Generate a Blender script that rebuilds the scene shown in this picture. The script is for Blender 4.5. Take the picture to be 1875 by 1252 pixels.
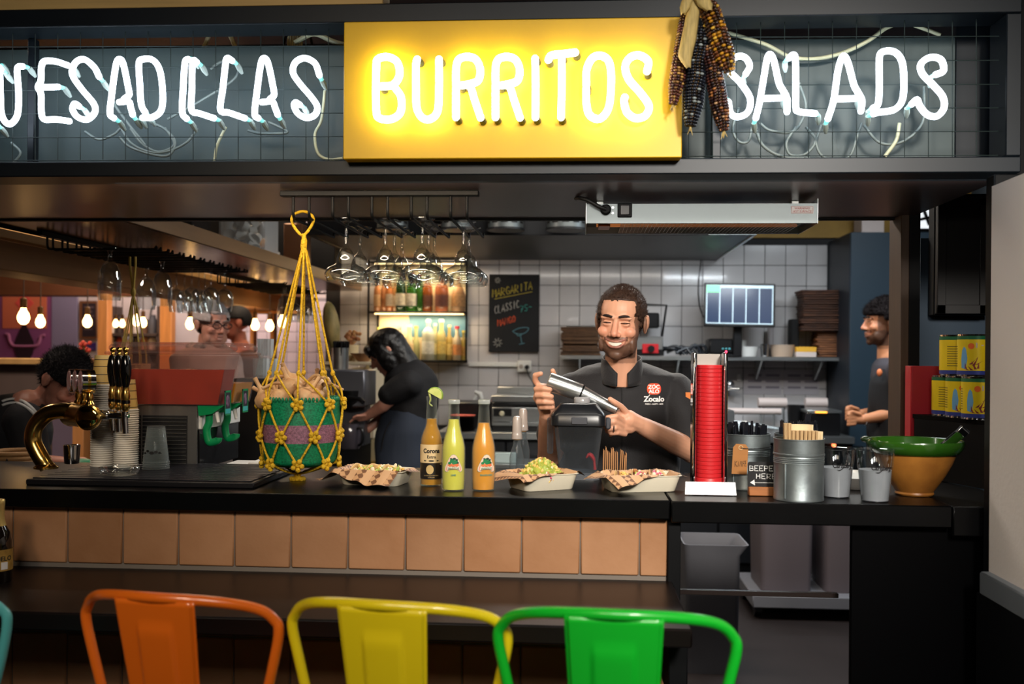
import bpy,bmesh,math,random
from mathutils import Vector,Matrix,Euler,noise as mnoise
R = math.radians
random.seed(7)
for _o in list(bpy.data.objects):
    bpy.data.objects.remove(_o)
SC = bpy.context.scene
COL = SC.collection
# ------------------------------------------------------------------ camera
FPX,CX,HY = 1823.0,937.5,650.0
YAW,ROLL,CAMZ = R(3.9),R(0.45),1.46
FW = Vector((-math.sin(YAW),math.cos(YAW),0))
RT0 = Vector((math.cos(YAW),math.sin(YAW),0))
UP0 = Vector((0,0,1))
RT = RT0*math.cos(ROLL)+UP0*math.sin(ROLL)
UP = UP0*math.cos(ROLL) - RT0*math.sin(ROLL)
CAM = Vector((0,0,CAMZ))
cd = bpy.data.cameras.new('camera')
cam = bpy.data.objects.new('camera',cd)
COL.objects.link(cam)
cam.matrix_world = Matrix(((RT.x,UP.x,-FW.x,0),(RT.y,UP.y,-FW.y,0),(RT.z,UP.z,-FW.z,CAMZ),(0,0,0,1)))
cd.sensor_width = 36
cd.lens = 36*FPX / 1875.0
cd.shift_y = (HY - 626.0) / 1875.0
cd.clip_start = .05
cd.dof.use_dof = True
cd.dof.focus_distance = 2.95
cd.dof.aperture_fstop = 3.2
SC.camera = cam
# ------------------------------------------------------------------ world, lights, exposure
w = bpy.data.worlds.new('world'); SC.world = w; w.use_nodes = True
w.node_tree.nodes['Background'].inputs[0].default_value = (.55,.5,.5,1)
w.node_tree.nodes['Background'].inputs[1].default_value = .035
SC.view_settings.view_transform = 'Standard'
SC.view_settings.look = 'None'
SC.view_settings.gamma = 1
SC.view_settings.use_curve_mapping = False
SC.view_settings.exposure = 0.0
SC.cycles.caustics_reflective = False
SC.cycles.caustics_refractive = False
SC.cycles.sample_clamp_indirect = 4
SC.cycles.max_bounces = 9
SC.cycles.transmission_bounces = 9
SC.cycles.transparent_max_bounces = 12
SC.cycles.glossy_bounces = 4
SC.cycles.diffuse_bounces = 3
def px(x,y,Y):
    """the point of the photograph's ray (x, y) on the vertical plane world-y = Y"""
    d = FW+RT*((x - CX) / FPX) - UP*((y - HY) / FPX)
    return CAM+d*(Y / d.y)
def pz(x,y,z):
    d = FW+RT*((x - CX) / FPX) - UP*((y - HY) / FPX)
    return CAM+d*((z - CAMZ) / d.z)
def X_(x,Y): return px(x,650,Y).x
def Z_(x,y,Y): return px(x,y,Y).z
def S_(Y): return FPX / Y      # pixels per metre
def lamp(name,kind,loc,energy,col,size=.3,size_y=None,target=None,spot=None,blend=.5):
    ld = bpy.data.lights.new(name,kind)
    ld.energy = energy; ld.color = col
    if kind == 'AREA':
        ld.size = size
        if size_y: ld.shape = 'RECTANGLE'; ld.size_y = size_y
    else:
        ld.shadow_soft_size = size
    if kind == 'SPOT':
        ld.spot_size = R(spot or 60); ld.spot_blend = blend
    o = bpy.data.objects.new(name,ld); COL.objects.link(o); o.location = loc
    if target is not None:
        o.rotation_euler = (Vector(target) - Vector(loc)).to_track_quat('-Z','Y').to_euler()
    return o
WARM = (1,.80,.58); COOL = (.86,.94,1.0); NEUT = (1,.93,.84); TUNG = (1,.62,.32)
# dining-room ceiling lamps over the guests (behind and beside the photographer), then two added fills
lamp('dining_and_fill_lamp','SPOT',(1.0,-.7,2.72),660,NEUT,.25,target=(.6,2.75,1.05),spot=48,blend=1)
lamp('dining_and_fill_lamp','SPOT',(-.9,-.8,2.75),140,WARM,.25,target=(-.55,2.75,1.05),spot=44,blend=1)
lamp('dining_and_fill_lamp','SPOT',(-1.3,.5,2.9),170,NEUT,.15,target=(1.3,1.95,1.35),spot=30,blend=.8)  # added unseen spot that brightens the white wall at the right
lamp('dining_and_fill_lamp','AREA',(0,-1.2,2.85),42,NEUT,.8,target=(.2,2.5,1.4))  # added soft fill over the whole front
# bar work lights in the passage between canopy and hood
lamp('bar_lamp','AREA',(.35,4.5,2.68),50,NEUT,1.6,.4,target=(.35,4.3,0))
lamp('bar_lamp','AREA',(1.75,5.2,2.68),34,COOL,.5,1.0,target=(1.6,5.5,0))
# unseen strip lamps assumed under the canopy's front edge, brightening counter and faces
lamp('canopy_fill_lamp','AREA',(.45,2.585,1.908),2.8,NEUT,1.2,.03,target=(.45,3.0,1.25))
lamp('canopy_fill_lamp','AREA',(-.75,2.585,1.908),3.6,WARM,1.0,.03,target=(-.75,3.0,1.25))
lamp('hood_lamp','AREA',(-.1,6.6,2.12),8,NEUT,1.6,.12,target=(-.1,6.9,0))
lamp('hood_lamp','AREA',(.95,6.4,2.12),8,COOL,.5,.12,target=(.95,6.8,0))
# warm lamps of the room at the left
lamp('side_room_lamp','AREA',(-2.6,6.6,2.9),70,(1,.75,.5),1.5,target=(-2.6,6.7,0))
lamp('side_room_lamp','AREA',(-3.4,8.6,2.9),80,(1,.82,.72),2.0,target=(-3.4,9.4,.9))
lamp('side_room_lamp','AREA',(-2.9,4.0,2.7),40,(1,.8,.65),.6,target=(-2.2,4.2,1.0))
# ------------------------------------------------------------------ materials
def lin(c):
    def f(u):
        u /= 255.0
        return u / 12.92 if u <= .04045 else ((u+.055) / 1.055) ** 2.4
    return (f(c[0]),f(c[1]),f(c[2]),1)
_M = {}
def M(name,col=(128,128,128),rough=.5,metal=0,emit=0,ecol=None,trans=0,ior=1.45,coat=0,
      var=0,vscale=8,bump=0,bscale=60,rnd=0,stretch=None,alpha=1,sheen=0,sss=0,col2=None,aniso=0,attr=None,spec=None):
    if name in _M: return _M[name]
    m = bpy.data.materials.new(name); m.use_nodes = True; _M[name] = m
    nt = m.node_tree; N = nt.nodes; L = nt.links
    b = N['Principled BSDF']
    I = b.inputs
    I['Base Color'].default_value = lin(col)
    I['Roughness'].default_value = rough
    I['Metallic'].default_value = metal
    I['IOR'].default_value = ior
    I['Transmission Weight'].default_value = trans
    I['Coat Weight'].default_value = coat
    I['Alpha'].default_value = alpha
    I['Sheen Weight'].default_value = sheen
    if spec is not None: I['Specular IOR Level'].default_value = spec
    if aniso: I['Anisotropic'].default_value = aniso
    if sss:
        I['Subsurface Weight'].default_value = sss
        I['Subsurface Radius'].default_value = (.012,.005,.003)
        I['Subsurface Scale'].default_value = .6
    if emit:
        I['Emission Color'].default_value = lin(ecol or col)
        I['Emission Strength'].default_value = emit
    tc = None
    if var or bump or rnd or col2:
        tc = N.new('ShaderNodeTexCoord')
        mp = N.new('ShaderNodeMapping'); L.new(tc.outputs['Object'],mp.inputs[0])
        if stretch: mp.inputs['Scale'].default_value = stretch
    src = None
    if attr:
        a = N.new('ShaderNodeAttribute'); a.attribute_name = attr; src = a.outputs['Color']
        L.new(src,I['Base Color'])
    if var or col2:
        n = N.new('ShaderNodeTexNoise'); n.inputs['Scale'].default_value = vscale
        n.inputs['Detail'].default_value = 5; L.new(mp.outputs[0],n.inputs['Vector'])
        if rnd:
            oi = N.new('ShaderNodeObjectInfo')
            n.noise_dimensions = '4D'
            mul = N.new('ShaderNodeMath'); mul.operation = 'MULTIPLY'; mul.inputs[1].default_value = 37
            L.new(oi.outputs['Random'],mul.inputs[0]); L.new(mul.outputs[0],n.inputs['W'])
        rp = N.new('ShaderNodeMapRange'); rp.inputs[1].default_value = .3; rp.inputs[2].default_value = .7
        L.new(n.outputs['Fac'],rp.inputs[0])
        mx = N.new('ShaderNodeMix'); mx.data_type = 'RGBA'
        if src is not None:
            L.new(src,mx.inputs[6]); h = N.new('ShaderNodeHueSaturation'); h.inputs['Value'].default_value = 1 - var
            L.new(src,h.inputs['Color']); L.new(h.outputs[0],mx.inputs[7])
        else:
            mx.inputs[6].default_value = lin(col)
            c2 = lin(col2) if col2 else tuple(q*(1 - var) for q in lin(col)[:3])+(1,)
            mx.inputs[7].default_value = c2
        L.new(rp.outputs[0],mx.inputs[0]); src = mx.outputs[2]
        L.new(src,I['Base Color'])
    if rnd:
        oi = N.new('ShaderNodeObjectInfo')
        mr = N.new('ShaderNodeMapRange'); mr.inputs[3].default_value = 1 - rnd; mr.inputs[4].default_value = 1+rnd
        L.new(oi.outputs['Random'],mr.inputs[0])
        hs = N.new('ShaderNodeHueSaturation')
        if src is not None: L.new(src,hs.inputs['Color'])
        else: hs.inputs['Color'].default_value = lin(col)
        L.new(mr.outputs[0],hs.inputs['Value']); L.new(hs.outputs[0],I['Base Color'])
    if bump:
        n2 = N.new('ShaderNodeTexNoise'); n2.inputs['Scale'].default_value = bscale; n2.inputs['Detail'].default_value = 4
        L.new(mp.outputs[0],n2.inputs['Vector'])
        bp = N.new('ShaderNodeBump'); bp.inputs['Strength'].default_value = bump; bp.inputs['Distance'].default_value = .01
        L.new(n2.outputs['Fac'],bp.inputs['Height']); L.new(bp.outputs[0],I['Normal'])
    return m
def clear(name,col=(250,252,252),rough=.03,fac=.12,edge=.75,base=None,gloss=False):
    """thin clear plastic: mostly see-through with a fresnel sheen"""
    if name in _M: return _M[name]
    m = bpy.data.materials.new(name); m.use_nodes = True; _M[name] = m
    nt = m.node_tree; N = nt.nodes; L = nt.links
    N.remove(N['Principled BSDF'])
    t = N.new('ShaderNodeBsdfTransparent'); t.inputs[0].default_value = lin(col)
    g = N.new('ShaderNodeBsdfPrincipled'); g.inputs['Base Color'].default_value = lin(base or col); g.inputs['Roughness'].default_value = rough
    if gloss:
        g = N.new('ShaderNodeBsdfGlossy'); g.inputs['Color'].default_value = lin(base or col); g.inputs['Roughness'].default_value = rough
    lw = N.new('ShaderNodeLayerWeight'); lw.inputs[0].default_value = .16
    ad = N.new('ShaderNodeMath'); ad.operation = 'MULTIPLY_ADD'; ad.inputs[1].default_value = edge*1.5; ad.inputs[2].default_value = fac
    ad.use_clamp = True
    L.new(lw.outputs['Facing'],ad.inputs[0])
    mx = N.new('ShaderNodeMixShader'); L.new(ad.outputs[0],mx.inputs[0]); L.new(t.outputs[0],mx.inputs[1]); L.new(g.outputs[0],mx.inputs[2])
    L.new(mx.outputs[0],N['Material Output'].inputs[0])
    return m
# ------------------------------------------------------------------ mesh helpers
def frame(d,up=None):
    d = Vector(d).normalized()
    up = Vector(up) if up is not None else (Vector((0,0,1)) if abs(d.z) < .95 else Vector((1,0,0)))
    a = up.cross(d).normalized(); b = d.cross(a)
    return a,b,d
def cr(pts,n=6,closed=False):
    """Catmull-Rom through pts"""
    P = [Vector(p) for p in pts]; out = []; k = len(P)
    rng = range(k) if closed else range(k - 1)
    for i in rng:
        p1,p2 = P[i],P[(i+1) % k]
        p0 = P[i - 1] if (closed or i > 0) else p1*2 - p2
        p3 = P[(i+2) % k] if (closed or i+2 < k) else p2*2 - p1
        for j in range(n):
            t = j / n
            out.append(.5*((2*p1)+(p2 - p0)*t+(2*p0 - 5*p1+4*p2 - p3)*t*t+(3*p1 - p0 - 3*p2+p3)*t ** 3))
    if not closed: out.append(P[-1])
    return out
class MB:
    def __init__(s): s.v = []; s.f = []; s.m = []; s.c = None
    def add(s,vs,fs,mi=0,T=None):
        o = len(s.v)
        s.v += [tuple(T @ Vector(v)) if T else tuple(v) for v in vs]
        s.f += [tuple(i+o for i in f) for f in fs]
        s.m += [mi]*len(fs)
        return s
    def box(s,lo,hi,b=0,T=None,mi=0):
        lo = Vector(lo); hi = Vector(hi)
        if b <= 0:
            vs = [(x,y,z) for x in (lo.x,hi.x) for y in (lo.y,hi.y) for z in (lo.z,hi.z)]
            fs = [(0,1,3,2),(4,6,7,5),(0,4,5,1),(2,3,7,6),(0,2,6,4),(1,5,7,3)]
            return s.add(vs,fs,mi,T)
        b = min(b,*(.49*(hi[i] - lo[i]) for i in range(3)))
        c = (lo+hi) / 2; h = (hi - lo) / 2
        vs = []; idx = {}
        for sx in (-1,1):
            for sy in (-1,1):
                for sz in (-1,1):
                    sg = (sx,sy,sz)
                    for ax in range(3):
                        p = [c[i]+sg[i]*(h[i] - (b if i != ax else 0)) for i in range(3)]
                        idx[sg,ax] = len(vs); vs.append(tuple(p))
        fs = []
        for ax in range(3):
            a1,a2 = (ax+1) % 3,(ax+2) % 3
            for sg in (-1,1):
                q = []
                for u,w_ in ((-1,-1),(1,-1),(1,1),(-1,1)):
                    t = [0,0,0]; t[ax] = sg; t[a1] = u; t[a2] = w_
                    q.append(idx[tuple(t),ax])
                fs.append(tuple(q) if sg > 0 else tuple(reversed(q)))
            for u in (-1,1):
                for w_ in (-1,1):
                    t0 = [0,0,0]; t0[ax] = -1; t0[a1] = u; t0[a2] = w_
                    t1 = list(t0); t1[ax] = 1
                    q = (idx[tuple(t0),a1],idx[tuple(t1),a1],idx[tuple(t1),a2],idx[tuple(t0),a2])
                    fs.append(q if u*w_ < 0 else tuple(reversed(q)))
        for sx in (-1,1):
            for sy in (-1,1):
                for sz in (-1,1):
                    q = tuple(idx[(sx,sy,sz),a] for a in range(3))
                    fs.append(q if sx*sy*sz > 0 else tuple(reversed(q)))
        return s.add(vs,fs,mi,T)
    def tube(s,path,r,n=8,closed=False,caps=True,mi=0,T=None,flat=1.0,up=None):
        P = [Vector(p) for p in path]; k = len(P)
        rs = r if isinstance(r,(list,tuple)) else [r]*k
        vs = []; fs = []
        prev = None
        for i in range(k):
            if closed: d = P[(i+1) % k] - P[i - 1]
            else: d = P[min(i+1,k - 1)] - P[max(i - 1,0)]
            if d.length < 1e-9: d = Vector((0,0,1))
            d.normalize()
            if prev is None: a,b,_ = frame(d,up)
            else:
                a = prev - d*prev.dot(d)
                if a.length < 1e-6: a,b,_ = frame(d)
                a.normalize(); b = d.cross(a)
            prev = a
            for j in range(n):
                t = 2*math.pi*j / n
                vs.append(P[i]+(a*math.cos(t)+b*math.sin(t)*flat)*rs[i])
        for i in range(k if closed else k - 1):
            for j in range(n):
                i2 = (i+1) % k
                fs.append((i*n+j,i*n+(j+1) % n,i2*n+(j+1) % n,i2*n+j))
        if caps and not closed:
            fs.append(tuple(reversed(range(n)))); fs.append(tuple((k - 1)*n+j for j in range(n)))
        return s.add(vs,fs,mi,T)
    def cone(s,a,ra,b,rb,n=12,mi=0,T=None): return s.tube([a,b],[ra,rb],n,mi=mi,T=T)
    def lathe(s,prof,c=(0,0,0),n=24,mi=0,T=None,caps=True,sx=1,sy=1):
        vs = []; fs = []; k = len(prof); c = Vector(c)
        for r,z in prof:
            for j in range(n):
                t = 2*math.pi*j / n
                vs.append((c.x+r*math.cos(t)*sx,c.y+r*math.sin(t)*sy,c.z+z))
        for i in range(k - 1):
            for j in range(n):
                fs.append((i*n+j,i*n+(j+1) % n,(i+1)*n+(j+1) % n,(i+1)*n+j))
        if caps:
            if prof[0][0] > 1e-5: fs.append(tuple(reversed(range(n))))
            if prof[-1][0] > 1e-5: fs.append(tuple((k - 1)*n+j for j in range(n)))
        return s.add(vs,fs,mi,T)
    def ball(s,c,r,nu=12,nv=8,mi=0,T=None):
        r = (r,r,r) if not isinstance(r,(tuple,list)) else r
        vs = []; fs = []; c = Vector(c)
        for i in range(1,nv):
            p = math.pi*i / nv
            for j in range(nu):
                t = 2*math.pi*j / nu
                vs.append((c.x+r[0]*math.sin(p)*math.cos(t),c.y+r[1]*math.sin(p)*math.sin(t),c.z+r[2]*math.cos(p)))
        top = len(vs); vs.append((c.x,c.y,c.z+r[2])); vs.append((c.x,c.y,c.z - r[2]))
        for i in range(nv - 2):
            for j in range(nu):
                fs.append((i*nu+j,(i+1)*nu+j,(i+1)*nu+(j+1) % nu,i*nu+(j+1) % nu))
        for j in range(nu):
            fs.append((top,j,(j+1) % nu)); fs.append((top+1,(nv - 2)*nu+(j+1) % nu,(nv - 2)*nu+j))
        return s.add(vs,fs,mi,T)
    def prism(s,poly,d,T,mi=0):
        """2-D polygon (counter-clockwise) extruded by d along local z"""
        k = len(poly)
        vs = [(x,y,0) for x,y in poly]+[(x,y,d) for x,y in poly]
        fs = [tuple(reversed(range(k))),tuple(range(k,2*k))]+[(i,(i+1) % k,(i+1) % k+k,i+k) for i in range(k)]
        return s.add(vs,fs,mi,T)
    def grid(s,fn,nu,nv,mi=0,T=None,closed_u=False):
        vs = [fn(i / (nu if closed_u else nu - 1),j / (nv - 1)) for j in range(nv) for i in range(nu)]
        fs = []
        for j in range(nv - 1):
            for i in range(nu if closed_u else nu - 1):
                a = j*nu+i; b = j*nu+(i+1) % nu
                fs.append((a,b,b+nu,a+nu))
        return s.add(vs,fs,mi,T)
    def mesh(s,name,mats,angle=38,off=(0,0,0),recalc=False):
        me = bpy.data.meshes.new(name)
        off = Vector(off)
        me.from_pydata([tuple(Vector(v) - off) for v in s.v],[],s.f)
        for m in (mats if isinstance(mats,(list,tuple)) else [mats]): me.materials.append(m)
        if any(s.m): me.polygons.foreach_set('material_index',s.m)
        if s.c:
            ca = me.color_attributes.new('Col','FLOAT_COLOR','POINT')
            ca.data.foreach_set('color',[q for c in s.c for q in c])
        if recalc:
            bm = bmesh.new(); bm.from_mesh(me); bmesh.ops.recalc_face_normals(bm,faces=bm.faces); bm.to_mesh(me); bm.free()
        me.polygons.foreach_set('use_smooth',[True]*len(me.polygons))
        if angle < 180: me.set_sharp_from_angle(angle=R(angle))
        me.update()
        return me
    def build(s,name,mats,parent=None,angle=38,recalc=False,org=None):
        off = Vector((0,0,0)); p = parent
        while p is not None: off += p.location; p = p.parent
        if parent is None:
            if org is None:
                xs = [v[0] for v in s.v]; ys = [v[1] for v in s.v]; zs = [v[2] for v in s.v]
                org = ((min(xs)+max(xs)) / 2,(min(ys)+max(ys)) / 2,min(zs))
            off = Vector(org)
        o = bpy.data.objects.new(name,s.mesh(name,mats,angle,off,recalc))
        COL.objects.link(o)
        if parent is None: o.location = off
        else: o.parent = parent
        return o
def tag(o,label=None,cat=None,group=None,kind=None):
    if label: o['label'] = label
    if cat: o['category'] = cat
    if group: o['group'] = group
    if kind: o['kind'] = kind
    return o
def thing(name,label,cat,loc,group=None):
    o = bpy.data.objects.new(name,None); COL.objects.link(o); o.location = loc; o.empty_display_size = .05
    return tag(o,label,cat,group)
def copy_tree(o,parent=None,loc=None,rz=None,label=None):
    c = o.copy(); COL.objects.link(c); c.parent = parent
    for ch in o.children: copy_tree(ch,c)
    if loc is not None: c.location = loc
    if rz is not None: c.rotation_euler = (0,0,rz) if not isinstance(rz,tuple) else rz
    if label: c['label'] = label
    return c
def nth(k): return '%d%s' % (k,'th' if 10 < k % 100 < 14 else {1: 'st',2: 'nd',3: 'rd'}.get(k % 10,'th'))
def TR(loc=(0,0,0),rot=(0,0,0),sc=None):
    m = Matrix.Translation(Vector(loc)) @ Euler(rot).to_matrix().to_4x4()
    if sc: m = m @ Matrix.Diagonal((*sc,1))
    return m
def face_T(o,ex,ey):
    """matrix whose local x, y run along ex, ey from o"""
    ex = Vector(ex).normalized(); ez = ex.cross(Vector(ey)).normalized(); ey = ez.cross(ex)
    return Matrix(((ex.x,ey.x,ez.x,o[0]),(ex.y,ey.y,ez.y,o[1]),(ex.z,ey.z,ez.z,o[2]),(0,0,0,1)))
def text_raw(s,size,bold=0.0,sx=1.0,align='CENTER',space=1.0):
    cu = bpy.data.curves.new('t','FONT'); cu.body = s; cu.size = size; cu.offset = bold; cu.align_x = align; cu.space_character = space
    cu.resolution_u = 3; cu.fill_mode = 'FRONT'
    o = bpy.data.objects.new('t',cu); COL.objects.link(o)
    dg = bpy.context.evaluated_depsgraph_get()
    me = o.evaluated_get(dg).to_mesh()
    vs = [(v.co.x*sx,v.co.y) for v in me.vertices]; fs = [tuple(p.vertices) for p in me.polygons]
    o.evaluated_get(dg).to_mesh_clear()
    bpy.data.objects.remove(o); bpy.data.curves.remove(cu)
    return vs,fs
def text_on(mb,s,size,fn,**k):
    mi = k.pop('mi',0)
    vs,fs = text_raw(s,size,**k)
    mb.add([fn(x,y) for x,y in vs],fs,mi)
    return mb
def strokes(mb,lines,r,fn,n=5,smooth=0,flat=.35,mi=0):
    for ln in lines:
        pts = [fn(*p) for p in ln]
        if smooth and len(pts) > 2: pts = cr(pts,smooth)
        mb.tube(pts,r,n,mi=mi)
    return mb
def rrect(w,h,r,k=4):
    out = []
    for cx_,cy_,a0 in ((w / 2 - r,h / 2 - r,0),(-w / 2+r,h / 2 - r,90),(-w / 2+r,-h / 2+r,180),(w / 2 - r,-h / 2+r,270)):
        for i in range(k+1):
            t = R(a0+90*i / k); out.append((cx_+r*math.cos(t),cy_+r*math.sin(t)))
    return out
def remesh(mb,voxel,smooth=3,fac=.5):
    """one continuous surface out of overlapping closed shapes"""
    me = mb.mesh('tmp',[],180,recalc=False)
    o = bpy.data.objects.new('tmp',me); COL.objects.link(o)
    m = o.modifiers.new('r','REMESH'); m.mode = 'VOXEL'; m.voxel_size = voxel
    if smooth:
        m2 = o.modifiers.new('s','SMOOTH'); m2.iterations = smooth; m2.factor = fac
    dg = bpy.context.evaluated_depsgraph_get()
    ev = o.evaluated_get(dg).to_mesh()
    out = MB(); out.v = [tuple(v.co) for v in ev.vertices]; out.f = [tuple(p.vertices) for p in ev.polygons]; out.m = [0]*len(out.f)
    o.evaluated_get(dg).to_mesh_clear()
    bpy.data.objects.remove(o); bpy.data.meshes.remove(me)
    return out
# ================================================================== the setting
YC = 2.508; ZC = 1.10; YB = 2.50; ZB = 1.914; YS = 3.31; YW = 7.4
BLACK = M('black_paint',(11,12,14),.5,var=.3,vscale=5,spec=.15)
BLACKG = M('black_gloss',(2,2,3),.5,var=.3,vscale=3,spec=.06)
BMETAL = M('black_metal',(7,8,9),.45,spec=.2)
def struct(o): o['kind'] = 'structure'; return o
def part(name,mat,parent,fn,**k):
    m = MB(); fn(m); return m.build(name,mat,parent,**k)
def sbox(name,lo,hi,mat,b=0):
    return struct(MB().box(lo,hi,b).build(name,mat))
def tbox(name,lo,hi,mat,label,cat,b=.003,group=None):
    return tag(MB().box(lo,hi,b).build(name,mat),label,cat,group)
# floor
sbox('floor',(-6,-2.5,-.1),(4.5,12.5,0),M('floor_stone',(44,37,36),.45,var=.35,vscale=3))
# ceiling of kitchen and side room, seen through the slot above the sign board
sbox('ceiling',(-6,-2.5,3.05),(4.5,12.5,3.2),M('ceiling_paint',(66,58,66),.8,var=.2))
# back wall with tiles
sbox('wall_back',(X_(596,YW),YW,0),(3.2,YW+.15,3.05),M('grout_dark',(52,52,54),.8))
WB = bpy.data.objects['wall_back']
TILE = M('wall_tile',(206,203,203),.16,var=.10,vscale=5,rnd=.07,coat=.2)
tm = MB().box((-.0735,-.008,-.0735),(.0735,0,.0735),.0025).mesh('tile',TILE)
xl0 = px(986.5,650,YW).x; zl0 = Z_(900,522,YW)
nt_ = 0
for i in range(-13,17):
    for j in range(-12,6):
        x = xl0+(i+.5)*.15; z = zl0+(j+.5)*.15
        if x - .075 < X_(598,YW) or x > X_(1530,YW): continue
        if z < .93: continue
        zz = z
        if zz > 2.32: continue
        # leave out what never shows behind hood, bench and blackboard
        pxx = CX+(x - xl0) / .15*36.8+49
        if pxx < 1290 and z > 2.25: continue
        nt_ += 1
        if nt_ > 298: continue
        o = bpy.data.objects.new('tile',tm); COL.objects.link(o); o.parent = WB
        o.location = Vector((x,YW,z)) - WB.location
sbox('wall_back_upper',(X_(596,YW),YW - .03,2.33),(3.2,YW,3.05),M('ochre_paint',(190,150,70),.6,var=.2))
# wall at the right, white, dark below
WR_X = X_(1820,2.42)
wr = sbox('wall_right',(WR_X,-2.5,.94),(WR_X+.15,2.44,1.87),M('plaster_white',(196,186,178),.75,bump=.1,bscale=90))
struct(MB().box((WR_X - .022,-2.5,.9),(WR_X+.02,2.44,.955),.004).build('trim_1',M('grey_trim',(88,92,96),.5)))
sbox('wall_right_lower',(WR_X - .02,-2.5,0),(WR_X+.15,2.46,.9),BLACK)
# black side trim standing beside the wall
struct(MB().box((X_(1812,2.46),2.44,.93),(WR_X+.15,2.49,1.90),.003).build('trim_2',BLACK))
# kitchen side wall far right and partition panels
sbox('wall_kitchen_right',(2.95,3.35,0),(2.8,7.4,3.05),M('teal_paint',(44,62,76),.6,var=.15))
BLUEW = M('blue_panel',(38,58,76),.55,var=.15,vscale=4)
sbox("wall_partition",(X_(1684,3.5),3.5,0),(X_(1830,3.5)+.3,3.56,Z_(1695,436,3.5)),BLUEW)
# the post beside the pass
po = thing('support_post','dark square post with a brown side standing beside the red panel','post',(X_(1667,3.3),3.28,0))
part('post_core',BLACK,po,lambda m: m.box((X_(1663,3.25),3.25,0),(X_(1684,3.25),3.37,ZB+.05),.002))
part('post_facing',M('brown_laminate',(70,50,34),.5,var=.3,stretch=(9,9,.6)),po,lambda m: m.box((X_(1648,3.25),3.248,0),(X_(1663.5,3.25),3.37,ZB+.05),.002))
# left room far walls
sbox('wall_left_back',(-6,9.6,0),(X_(615,9.6),9.75,3.05),M('white_plaster_far',(214,200,200),.8,var=.1))
sbox('wall_left',(-6.1,-2.5,0),(-5.9,9.75,3.05),M('left_plaster',(120,90,80),.8))
sbox('wall_front',(-6.1,-2.6,0),(4.6,-2.5,3.05),M('front_plaster',(110,96,86),.8))
sbox('wall_far_right',(4.4,-2.5,0),(4.6,7.4,3.05),M('left_plaster'))
# ------------------------------------------------------------------ bar front
XE = X_(1230,YC)          # joint between the two counter tops
XL = -2.6
cm = M('counter_black',(8,8,9),.30,var=.4,vscale=7,bump=.02,spec=.22)
tbox('bar_counter',(XL,YC,ZC - .048),(XE - .0015,3.14,ZC),cm,'long black bar counter top above the terracotta tiles','counter',.003)
tbox('pass_counter',(XE+.0015,YC - .004,ZC - .055),(X_(1745,YC),3.12,ZC - .001),cm,'black counter top above the grey bins at right','counter',.003)
bf = thing('tiled_bar','terracotta tiled front of the bar below the black counter','bar',(-.6,2.6,0))
part('bar_wall',M('bar_wall_dark',(30,24,22),.8),bf,lambda m: m.box((XL,2.552,0),(XE - .004,2.66,ZC - .048)))
part('end_post',BLACK,bf,lambda m: m.box((XE - .004,2.53,0),(XE+.028,2.66,ZC - .056),.002))
TERRA = M('terracotta',(178,132,96),.55,col2=(150,104,68),vscale=5,rnd=.10,bump=.12,bscale=25)
tt = MB().box((-.0735,-.012,-.0735),(.0735,0,.0735),.0035).mesh('tile',TERRA)
x11 = px(1171,1000,2.54).x
zt = ZC - .048
for r_ in range(4):
    zc = zt - .0755 - r_*.152 - (.03 if r_ else 0)
    i = 0
    x = x11+.075
    while x > XL:
        if i == 0:
            e = MB().box((x11+.0015,2.54,zc - .0735),(XE - .005,2.552,zc+.0735),.003).build('tile',TERRA,bf)
        else:
            o = bpy.data.objects.new('tile',tt); COL.objects.link(o); o.parent = bf
            o.location = Vector((x,2.552,zc)) - bf.location
        x -= .15; i += 1
GR = M('grout_grey',(120,112,104),.9)
part('grout',GR,bf,lambda m: m.box((XL,2.546,zt - .66),(XE - .006,2.553,zt - .001)))
tbox('eating_ledge',(XL,2.09,.853),(px(1268,1160,2.09).x,2.539,.893),M('ledge_brown',(16,10,9),.35,var=.4,vscale=4,stretch=(.4,6,6),spec=.3),'long dark brown eating ledge under the terracotta tile row','ledge',.004)
br_ = thing('ledge_bracket','black bracket box under the right end of the eating ledge','bracket',(XE,2.4,0))
part('bracket',BLACK,br_,lambda m: m.box((XE - .03,2.2,.70),(XE+.012,2.53,.853),.003))
# black cabinet under the pass counter at the right
cb = thing('pass_cabinet','black panelled cabinet under the right end of the counter','cabinet',(X_(1690,2.56),2.8,0))
part('cabinet_panel',BLACKG,cb,lambda m: m.box((X_(1562,2.54),2.54,0),(WR_X+.14,2.56,ZC - .058),.002))
part('cabinet_body',BLACKG,cb,lambda m: m.box((X_(1700,2.56),2.561,0),(WR_X+.14,3.1,ZC - .077),.002))
part('counter_return',cm,cb,lambda m: m.box((X_(1745,YC)+.002,YC - .004,ZC - .075),(WR_X+.14,3.12,ZC - .002),.003))
part('foot_rail',M('dark_rail',(46,38,36),.3,metal=.4),cb,lambda m: m.box((XE+.03,2.66,.83),(X_(1562,2.54),2.68,.842),.001))
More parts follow.
